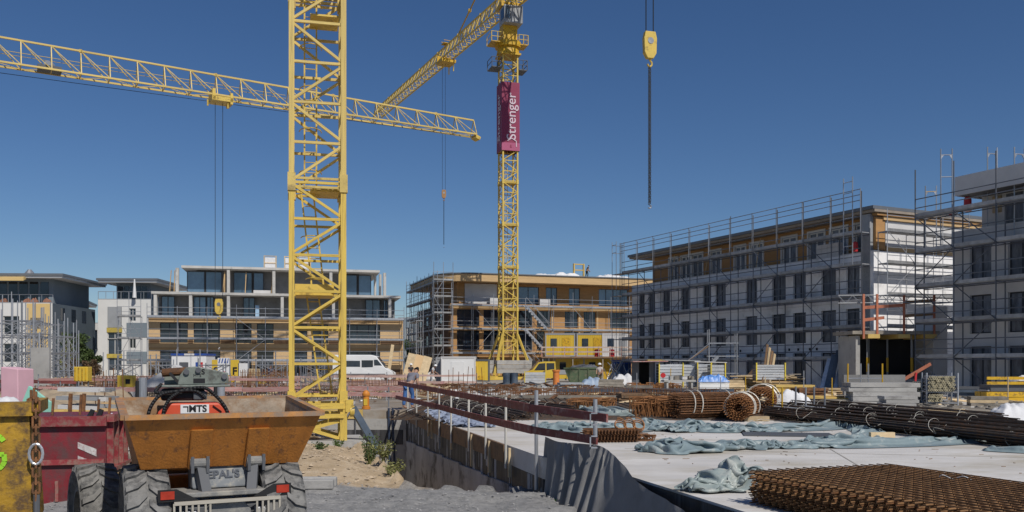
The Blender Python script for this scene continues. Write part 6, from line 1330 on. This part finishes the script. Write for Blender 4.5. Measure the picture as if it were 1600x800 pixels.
# shoring towers
def tower(label, px, Y, w, lv, top, m=GALV):
    t = T('shoring_tower', label, 'scaffold', (GX(px, Y), Y, 0)); xs_ = [0, w / 2, w] if w > 2 else [0, w]
    for x in xs_:
        for y in (0, 1.4): rod('standard', (x, y, 0), (x, y, top + rnd(-.4, .5)), .04, m, t)
    for z in lv:
        for y in (0, 1.4): rod('ledger', (0, y, z), (w, y, z), .032, m, t)
        for x in xs_: rod('transom', (x, 0, z), (x, 1.4, z), .032, m, t)
    for z0, z1 in zip([0] + lv, lv):
        for y in (0, 1.4): rod('brace', (0, y, z0), (w, y, z1), .026, m, t); rod('brace', (w, y, z0), (0, y, z1), .02, m, t)
    return t
random.seed(17)
for k, (px, Y, w, top) in enumerate(((-12, 70, 1.5, 7.0), (20, 71, 1.6, 6.7), (2, 66, 2.4, 6.2), (40, 69, 1.2, 6.2), (57, 72, 1.5, 5.6), (76, 68, 1.2, 5.2), (60, 64, 2.2, 3.8), (92, 70, .7, 5.0), (30, 62, 1.4, 4.4))):
    tower(['leftmost shoring tower at the picture edge', 'tall shoring tower second from the left edge', 'wide shoring bay in front of the leftmost towers', 'slim shoring tower left of the cream facade', 'shoring tower in front of the cream facade', 'shoring tower right of the cream facade', 'low wide shoring bay behind the concrete panel', 'last slim shoring tower before the trees', 'shoring frame just left of the concrete panel'][k], px, Y, w, [1.3, 2.6, 3.9, 5.0][:max(2, int(top / 1.35))], top, GALV if k % 3 else GALVD)
t = T('white_site_office', 'white site cabin with blue roof stripe before the frame building', 'cabin', (GX(268, 80), 80, 0))
MB().bb(0, 3.1, 0, 2.4, .2, 2.6).build('walls', WHITE, t); MB().bb(-.05, 3.15, -.06, 2.45, 2.6, 2.78).build('roof_stripe', BLUE, t); MB().bb(1.15, 2.05, -.065, -.055, 2.61, 2.77).build('roof_sign', RENDERG, t); MB().bb(.7, 1.5, -.02, .0, .3, 2.0).build('door', DGREY, t); MB().bb(2.15, 2.35, -.02, .0, .6, 2.0).build('blue_sign', BLUE, t); s_ = MB().bb(2.55, 2.8, -.02, .0, 1.1, 2.0).build('red_sign', REDP, t); MB().bb(2.62, 2.73, -.026, -.021, 1.3, 1.55).build('pictogram', WHITE, s_)
t = T('yellow_sign', 'yellow banner with black letters behind the striped board', 'sign', (GX(331, 78), 78, 0)); MB().bb(0, 2.35, 0, .05, .35, 2.2).build('panel', CARY, t); text('lettering', 'S', .9, INK, t, (.35, -.03, 1.2), (R(90), 0, 0), .01, .02); text('lettering', 'F', .9, INK, t, (2.0, -.03, 1.2), (R(90), 0, 0), .01, .02)
for x in (.1, 2.2): MB().bb(x, x + .07, .05, .12, 0, 2.2).build('post', GALV, t)
t = T('striped_sign', 'white hoarding board with blue diagonal stripes before the frame building', 'sign', (GX(340, 76), 76, 0)); MB().bb(0, 1.0, 0, .06, .2, 2.35).build('board', WHITE, t)
for k in range(4): MB().prism([(.06 + k * .24, 1.9), (.16 + k * .24, 1.9), (.26 + k * .24 - (.0 if k < 3 else .04), 2.3), (.16 + k * .24, 2.3)], -.012, -.002).build('stripe', BLUE, t)
MB().bb(.4, .65, -.012, -.002, 1.05, 1.2).build('red_mark', REDP, t); text('lettering', 'Strenger', .2, GREYP, t, (.5, -.01, 1.6), (R(90), 0, 0), .004)
for k in range(3): MB().prism([(.1 + k * .3, .3), (.22 + k * .3, .3), (.3 + k * .3, .55), (.18 + k * .3, .55)], -.012, -.002).build('stripe', DGREY, t)
t = T('white_board', 'plain white board right of the yellow banner', 'board', (GX(372, 78), 78, 0)); MB().bb(0, .85, 0, .06, .6, 1.9).build('board', WHITE, t); MB().bb(.1, .16, .06, .12, 0, 1.7).build('post', GALV, t)
stack('pallet_stack', 'stack of pale pallets right of the white board', 'pallets', (GX(395, 80), 80, 0), 0, (1.1, 1, .16), 1, 1, 9, WOODP, 'pallet', .03)
t = T('white_roof_tray', 'white curved sheet lying on the rails behind the dumper tool', 'sheet', (GX(268, 50), 50, 0)); MB().prism([(0, 1.65), (.3, 1.35), (.9, 1.15), (1.05, 1.2), (.5, 1.5), (.1, 1.7)], 0, .8).build('sheet', RENDERG, t); MB().bb(.45, .5, .3, .35, 0, 1.2).build('post', GALVD, t)
t = T('leaning_sheet', 'pale board leaning on the rails left of the dumper tool', 'sheet', (GX(225, 44), 44, 0)); MB().beam((-.6, 0, .25), (.9, .1, 1.1), .5, .05, (0, 1, 0)).build('board', RENDERG, t)
for k, (px, py, n, l, w, mt, hh) in enumerate(((125, 606, 26, 4.5, 2, [WOODP, WOOD, PINKB], .8), (215, 604, 22, 4, 2, [WOODG, WOODP, REDB], .6), (300, 607, 20, 3.5, 1.6, [WOODP, PLY, GALV], .5), (375, 606, 24, 4, 2, [WOODG, PINKB, WOODP], .7), (425, 604, 18, 3.5, 1.8, [GALVD, WOODP], .7), (565, 604, 22, 4, 2, [WOODG, WOODP, REDB], .5), (605, 606, 18, 3.5, 1.6, [PINKB, WOODP], .5), (30, 607, 22, 4, 2, [WOODG, GALV, WOODP], .8))):
    loose(['timber pile below the yellow box at the left', 'dull timber pile behind the roll bar of the dumper', 'mixed board pile behind the dumper tool', 'grey and pink board pile before the striped board', 'steel and timber pile just left of the mast', 'board pile before the white van', 'pink board pile near the van front', 'grey board pile behind the pink foam'][k], px, py, n, l, w, rnd(-.15, .15), mt, 300 + k, 0, hh)
for k, (px, py, w, h) in enumerate(((350, 603, 1.4, .9), (440, 606, 1.2, .8), (585, 600, 1.6, .8), (255, 605, 1.3, .7))): bag(['pale sacks beneath the striped board', 'pale sacks behind the mast foot', 'white sacks in front of the van bumper', 'grey sacks left of the white site cabin'][k], px, py, w, 1.0, h, 400 + k, RENDERG)
for k, (px, Y) in enumerate(((170, 60), (235, 62), (310, 58), (400, 56), (470, 60))): tower(['low shoring frame left of the dumper tool', 'low shoring frame under the white site cabin', 'low shoring frame behind the dumper tool', 'low shoring frame left of the mast', 'low shoring frame behind the mast'][k], px, Y, 1.6, [.9, 1.7], 2.0, GALV if k % 2 else GALVD)
# mesh fences, bars and odds
random.seed(33)
for k in range(8):
    px = 160 + k * 38 + rnd(-10, 10); Y = rnd(52, 66); t = T('steel_prop', 'thin upright steel prop on the left formwork, ' + ordn[k] + ' from the left', 'prop', (GX(px, Y), Y, 0), 0, 'props on the left formwork'); h = rnd(1.6, 2.8); rod('tube', (0, 0, 0), (0, 0, h), .035, GALV, t); rod('sleeve', (0, 0, 0), (0, 0, h * .5), .045, [WOODB, GALVD, YELD][k % 3], t); MB().bb(-.08, .08, -.08, .08, 0, .012).build('foot_plate', GALVD, t)
t = T('site_fence', 'pale mesh fence panels in front of the frame building', 'fence', (GX(200, 84), 84, GZ))
for i in range(9):
    for z in (.15, 1.95): rod('rail', (i * 2.2, 0, z), (i * 2.2 + 2.1, 0, z), .03, GALV, t)
    for q in range(7): rod('wire', (i * 2.2 + q * .35, 0, .15), (i * 2.2 + q * .35, 0, 1.95), .018, GALV, t)
def scatter(name, label, m, n, area, seed, smin=.1, smax=.7, zf=0.):
    random.seed(seed); mb = MB()
    for _ in range(n):
        x, y = rnd(area[0], area[1]), rnd(area[2], area[3]); l = rnd(smin, smax); a = rnd(0, 3.14); tl = rnd(-.15, .25)
        z = (0 if y < 64 else GZ) + zf; d = Vector((math.cos(a), math.sin(a), tl)) * l / 2; c = Vector((x, y, z + abs(d.z) + .03)); mb.beam(c - d, c + d, rnd(.05, .2), rnd(.03, .12))
    o = mb.build(name, m); tag(o, label, 'debris', kind='stuff')
scatter('timber_offcuts', 'scattered timber offcuts over the left formwork', WOODP, 420, (-32, -4.5, 45, 78), 1, .2, 1.6); scatter('red_offcuts', 'scattered faded red board pieces over the left formwork', PINKB, 200, (-30, -4.5, 44, 76), 2, .3, 2.2)
scatter('grey_debris', 'scattered grey rubble and plates across the far site', CONC, 520, (-30, 17, 48, 82), 3, .1, .8); scatter('rust_debris', 'scattered rusty steel scraps across the far site', RUST, 480, (-26, 16, 40, 74), 4, .2, 1.5); scatter('dark_debris', 'scattered dark plates across the far site', DGREY, 240, (-28, 15, 46, 80), 5, .2, 1.2)
scatter('timber_scraps', 'timber scraps between the material stacks on the right', WOODP, 320, (4, 22, 38, 62), 6, .2, 1.4); scatter('white_scraps', 'white paper and film scraps around the site', WHITE, 160, (-20, 16, 40, 76), 7, .1, .45); scatter('grey_scraps', 'grey splinters around the tube racks', WOODG, 420, (10, 24, 31, 45), 8, .1, .7)
for k, (px, Y, w, h) in enumerate(((110, 40, 5.5, .75), (180, 46, 4, .6), (250, 41, 4, .4), (40, 36, 4, .5))):
    o = heap_mesh(w, 3, h, 200 + k, 40, 24, .4).build('earth_heap', mat('earth', (.33, .26, .18), .95, 0, .25, 1.5, .6, 12), smooth=True, loc=(GX(px, Y), Y, -.05)); tag(o, ['sandy earth heap behind the grey formwork beams', 'small earth heap below the yellow frame', 'flat earth heap behind the dumper tool', 'earth heap behind the pink foam block'][k], 'earth')
# grey formwork beams behind the red skip, foam packs
t = T('beam_crate', 'crate of grey formwork beams stacked behind the red skip', 'beams', (GX(92, 19.5), 19.5, -.6), -.05); random.seed(44)
for k in range(6):
    for j in range(4): bar('beam', (-.05 + rnd(-.03, .05), j * .26, .76 + k * .19), (.9 + rnd(-.05, .05), j * .26 + rnd(-.03, .03), .74 + k * .19 + rnd(-.02, .02)), .09, .085, random.choice([GREYP, GALV, RENDERG, WOODG]), t)
for x in (.1, .7): MB().bb(x, x + .1, -.05, 1, 0, .68).build('crate_leg', WOODG, t)
for x in (.25, .55): MB().beam((x, -.08, .3), (x + .06, -.08, 1.62), .06).build('iron_stake', RUST, t)
t = T('foam_pack', 'pink foam block standing at the left edge behind the yellow skip', 'foam', (GX(2, 20), 20, -.6), -.2); MB().prism([(0, 0), (.45, 0), (.42, 2.15), (-.02, 2.2)], 0, .5).build('block', PINK, t, bevel=.02)
t = T('foam_board', 'mint green foam board leaning beside the pink block', 'foam', (GX(36, 18.5), 18.5, -.58), -.1); MB().prism([(-.15, 1.15), (.12, 1.78), (.58, 1.45), (.6, 1.15)], 0, .08).build('board', MINT, t); MB().bb(-.15, .6, .0, .3, 0, 1.14).build('trestle', WOODG, t)
o = heap_mesh(1.0, .6, .5, 7, 26, 14, .12).build('film_heap', BAG, smooth=True, loc=(GX(4, 17), 17, .55)); tag(o, 'white film hanging over the edge beside the pink foam', 'film')
t = T('rubble_heap', 'broken concrete and wood rubble between the red skip and the dumper', 'rubble', (GX(188, 17.5), 17.5, -.6)); random.seed(6)
for k in range(60): MB().box((rnd(-.5, .5), rnd(-.6, .6), rnd(.05, .75) * (1 - .4 * random.random())), (rnd(.08, .35), rnd(.08, .3), rnd(.04, .14)), Matrix.Rotation(rnd(0, 3), 3, 'Z') @ Matrix.Rotation(rnd(-.6, .6), 3, 'X')).build('lump', random.choice([CONC, WOODP, WOODG, RENDERG]), t)
t = T('kerb_stone', 'grey concrete channel stones on the track right of the dumper', 'kerb', (GX(485, 16.2), 16.2, -.58), .04)
for k in range(2): MB().bb(-.45 + k * .02, .45, k * .35 - .3, k * .35 - .12, 0, .17).build('stone', CONC, t, bevel=.02)
for x in (-.45, -.05): MB().bb(x, x + .08, -.12, .05, 0, .15).build('web', CONC, t)
# ================================================================ PEOPLE
def skinned(name, joints, edges, rad, m, parent):
    me = bpy.data.meshes.new(name); me.from_pydata(joints, edges, []); o = bpy.data.objects.new(name, me)
    sk_ = o.modifiers.new('skin', 'SKIN'); sk_.use_smooth_shade = True
    for i, r in enumerate(rad): me.skin_vertices[0].data[i].radius = (r, r)
    me.skin_vertices[0].data[0].use_root = True
    sb = o.modifiers.new('sub', 'SUBSURF'); sb.levels = 1; sb.render_levels = 1
    m2 = baked(o); m2.materials.append(m); return inst(m2, name, parent)
def person(label, loc, rz, shirt, trous, helmet, lean=0., arm=.3, h=1.76, step=.1):
    t = T('person', label, 'person', loc, rz); s = h / 1.76; c, sn = math.cos(lean), math.sin(lean)
    def up(p): x, y, z = p; dz = z - .93; return (x * s, (y * c - dz * sn) * s, (.93 + dz * c + y * sn) * s)
    lo = lambda p: (p[0] * s, p[1] * s, p[2] * s)
    J = [lo((0, 0, .95)), up((0, .01, 1.18)), up((0, .02, 1.38)), up((0, 0, 1.5)), up((0, -.03, 1.6)), up((0, -.03, 1.72))]
    Rr = [.14, .13, .15, .055, .095, .085]; Ed = [(0, 1), (1, 2), (2, 3), (3, 4), (4, 5)]
    def chain(start, pts, rs):
        prev = start
        for p, r in zip(pts, rs): J.append(p); Rr.append(r); Ed.append((prev, len(J) - 1)); prev = len(J) - 1
        return prev
    hands = []
    for sd in (-1, 1):
        a = arm * (1 if sd > 0 else .7); hd = chain(2, [up((sd * .19, .02, 1.42)), up((sd * .25, -.12 * a, 1.14)), up((sd * .23, -.12 - .3 * a, .92 + .22 * a)), up((sd * .22, -.15 - .36 * a, .85 + .22 * a))], [.065, .05, .038, .036])
        for q in range(5): b = Vector(J[hd]); J.append(tuple(b + Vector(((q - 2) * .017, -.03 - .01 * (2 - abs(q - 2)), -.07 if q else -.03)))); Rr.append(.011); Ed.append((hd, len(J) - 1))
        chain(0, [lo((sd * .1, 0, .88)), lo((sd * .11, sd * step - .03, .5)), lo((sd * .12, sd * step + .04, .09)), lo((sd * .12, sd * step - .15, .04))], [.095, .065, .045, .04])
    body = skinned('body', J, Ed, Rr, SKIN, t)
    TJ = [J[0], J[1], J[2], up((0, 0, 1.46))]; TR = [.155, .15, .168, .08]; TE = [(0, 1), (1, 2), (2, 3)]
    for sd in (-1, 1):
        a = arm * (1 if sd > 0 else .7); n0 = len(TJ); TJ += [up((sd * .19, .02, 1.42)), up((sd * .23, -.06 * a, 1.24))]; TR += [.08, .068]; TE += [(2, n0), (n0, n0 + 1)]
    skinned('shirt', TJ, TE, TR, shirt, body)
    PJ = [lo((0, 0, .97))]; PR = [.15]; PE = []
    for sd in (-1, 1):
        n0 = len(PJ); PJ += [lo((sd * .1, 0, .86)), lo((sd * .11, sd * step - .03, .5)), lo((sd * .12, sd * step + .04, .12))]; PR += [.11, .08, .068]; PE += [(0, n0), (n0, n0 + 1), (n0 + 1, n0 + 2)]
    skinned('trousers', PJ, PE, PR, trous, body)
    if helmet:
        hp_ = Vector(up((0, -.03, 1.68))); mb = MB(); pr = [(.14, 0), (.135, .05), (.1, .11), (.03, .14)]
        mb.tube(hp_ + Vector((0, -.02, -.01)), hp_ + Vector((0, -.02, 0)), .17, 14)
        for (r0, z0), (r1, z1) in zip(pr, pr[1:]): mb.tube(hp_ + Vector((0, 0, z0)), hp_ + Vector((0, 0, z1)), r0, 14, r1)
        mb.build('helmet', helmet, body)
    else: MB().tube(up((0, .0, 1.68)), up((0, -.01, 1.8)), .105, 12, .05).build('hair', INK, body)
    return t
CL = lambda n, c: mat(n, c, .85, 0, .12, 6)
person('worker in blue jeans leaning over the rail at the far corner of the pit', (GX(638, 34.0), 34.0, .0), 2.6, CL('grey_shirt', (.2, .2, .24)), CL('blue_jeans', (.05, .13, .33)), None, .75, 1.3)
person('worker with white helmet and dark shirt beside the leaning formwork', (GX(642, 80), 80, GZ), .5, CL('dark_shirt', (.03, .03, .035)), CL('grey_trousers', (.25, .24, .22)), WHITE, 0, .5)
person('worker in white bending by the grey container', (GX(674, 78), 78, GZ), 1.3, CL('white_shirt', (.6, .6, .6)), CL('pale_trousers', (.5, .5, .5)), WHITE, .5, 1.1)
person('worker with white helmet and pale shirt right of the green skip', (GX(937, 72), 72, GZ), -.2, CL('pale_shirt', (.55, .5, .47)), CL('brown_trousers', (.2, .17, .13)), WHITE, 0, .8)
person('worker in dark blue standing left of the near crane mast', (GX(422, 60), 60, 0), 3.0, CL('navy', (.03, .045, .09)), CL('navy2', (.03, .04, .08)), None, .1, .4)
pp = OC + dc * SCx(917, .3) + Vector((-dc.y, dc.x)) * .3
person('worker crouched over the edge on the roof of the timber building', (*pp, GZ + 13.05), 1.8, CL('black_shirt', (.02, .02, .02)), CL('dark_trousers', (.05, .05, .05)), None, .35, .9, 1.6)
# ================================================================ PLANTS
LEAF = mat('leaf_green', (.065, .1, .028), .6, 0, .35, 1.5, orand=.15); LEAFY = mat('dry_leaf', (.2, .2, .07), .7, 0, .3, 4, orand=.1); LEAFR = mat('hedge_brown', (.12, .075, .04), .7, 0, .4, 2, orand=.1); BARK = mat('bark', (.1, .075, .05), .9)
def leaves(n, fn, s, seed):
    random.seed(seed); mb = MB()
    for _ in range(n):
        c = Vector(fn()); a = Vector((rnd(-1, 1), rnd(-1, 1), rnd(-.4, 1))).normalized(); b = a.cross(Vector((rnd(-1, 1), rnd(-1, 1), rnd(-1, 1)))).normalized(); l = s * rnd(.6, 1.3)
        mb.add([c - a * l, c + b * l * .45, c + a * l, c - b * l * .45], [(0, 1, 2, 3)])
    return mb
def tree(name, label, cat, loc, h, r, seed, m=LEAF, n=2600, ls=.13):
    t = T(name, label, cat, loc); random.seed(seed); tr = MB(); tr.tube((0, 0, 0), (0, 0, h * .45), .1, 7, .06); lob = []
    for k in range(9):
        a = rnd(0, 6.28); p = Vector((math.cos(a) * r * rnd(.2, .75), math.sin(a) * r * rnd(.2, .75), h * rnd(.3, .9))); tr.tube((0, 0, h * rnd(.15, .42)), p, .045, 5, .015); lob.append((p, r * rnd(.3, .55)))
    tr.build('trunk', BARK, t)
    def fn():
        c, q = random.choice(lob); v = Vector((random.gauss(0, 1), random.gauss(0, 1), random.gauss(0, 1))).normalized() * q * random.random() ** .4; return c + v
    leaves(n, fn, ls, seed + 1).build('crown', m, t)
tree('small_tree', 'bushy green tree between the two left apartment blocks', 'tree', (GX(116, 98), 98, GZ), 5.2, 1.5, 5); tree('small_tree', 'smaller green tree right beside the white apartment block', 'tree', (GX(142, 100), 100, GZ), 4.2, 1.3, 6); tree('small_tree', 'pale young tree against the white apartment block', 'tree', (GX(103, 95), 95, GZ), 4.6, 1.0, 7, LEAFY, 900)
for k, px in enumerate((112, 128, 143)): tree('hedge_bush', ['brownish hedge bush below the trees, leftmost', 'brownish hedge bush below the trees, middle one', 'brownish hedge bush below the trees, rightmost'][k], 'bush', (GX(px, 92), 92, GZ), 2.2, 1.0, 20 + k, LEAFR, 1200, .1)
tree('small_tree', 'green tree in the gap left of the timber building', 'tree', (GX(640, 135), 135, GZ), 6, 1.8, 9)
def weed(label, px, Y, h, r, n, seed, m):
    x = GX(px, Y); t = T('weed', label, 'plant', (x, Y, ground_z(x, Y) - .03)); random.seed(seed); st = MB(); tips = []
    for k in range(n):
        a = rnd(0, 6.28); q = r * rnd(.1, 1); tip = Vector((math.cos(a) * q, math.sin(a) * q, h * rnd(.5, 1))); st.tube((rnd(-.05, .05), rnd(-.05, .05), 0), tip, .006, 4, .003); tips.append(tip)
    st.build('stems', LEAFY, t)
    def fn(): tp_ = random.choice(tips); f_ = rnd(.25, 1.02); return tp_ * f_ + Vector((rnd(-.05, .05), rnd(-.05, .05), rnd(-.03, .04)))
    leaves(n * 22, fn, .035, seed + 1).build('leaves', m, t)
weed('tall green weed on the sandy bank above the pit', 577, 20.5, .75, .3, 22, 1, LEAF); weed('dry yellowish weed right of the tall green one', 598, 19.8, .5, .28, 16, 2, LEAFY); weed('low grey green weed at the pit edge', 612, 18.4, .35, .3, 16, 3, LEAFY); weed('tiny green tuft on the bank beside the crane foot', 528, 24.0, .3, .2, 10, 4, LEAF); weed('tiny tuft of grass on the bank below the mast', 499, 22, .2, .25, 10, 5, LEAF)
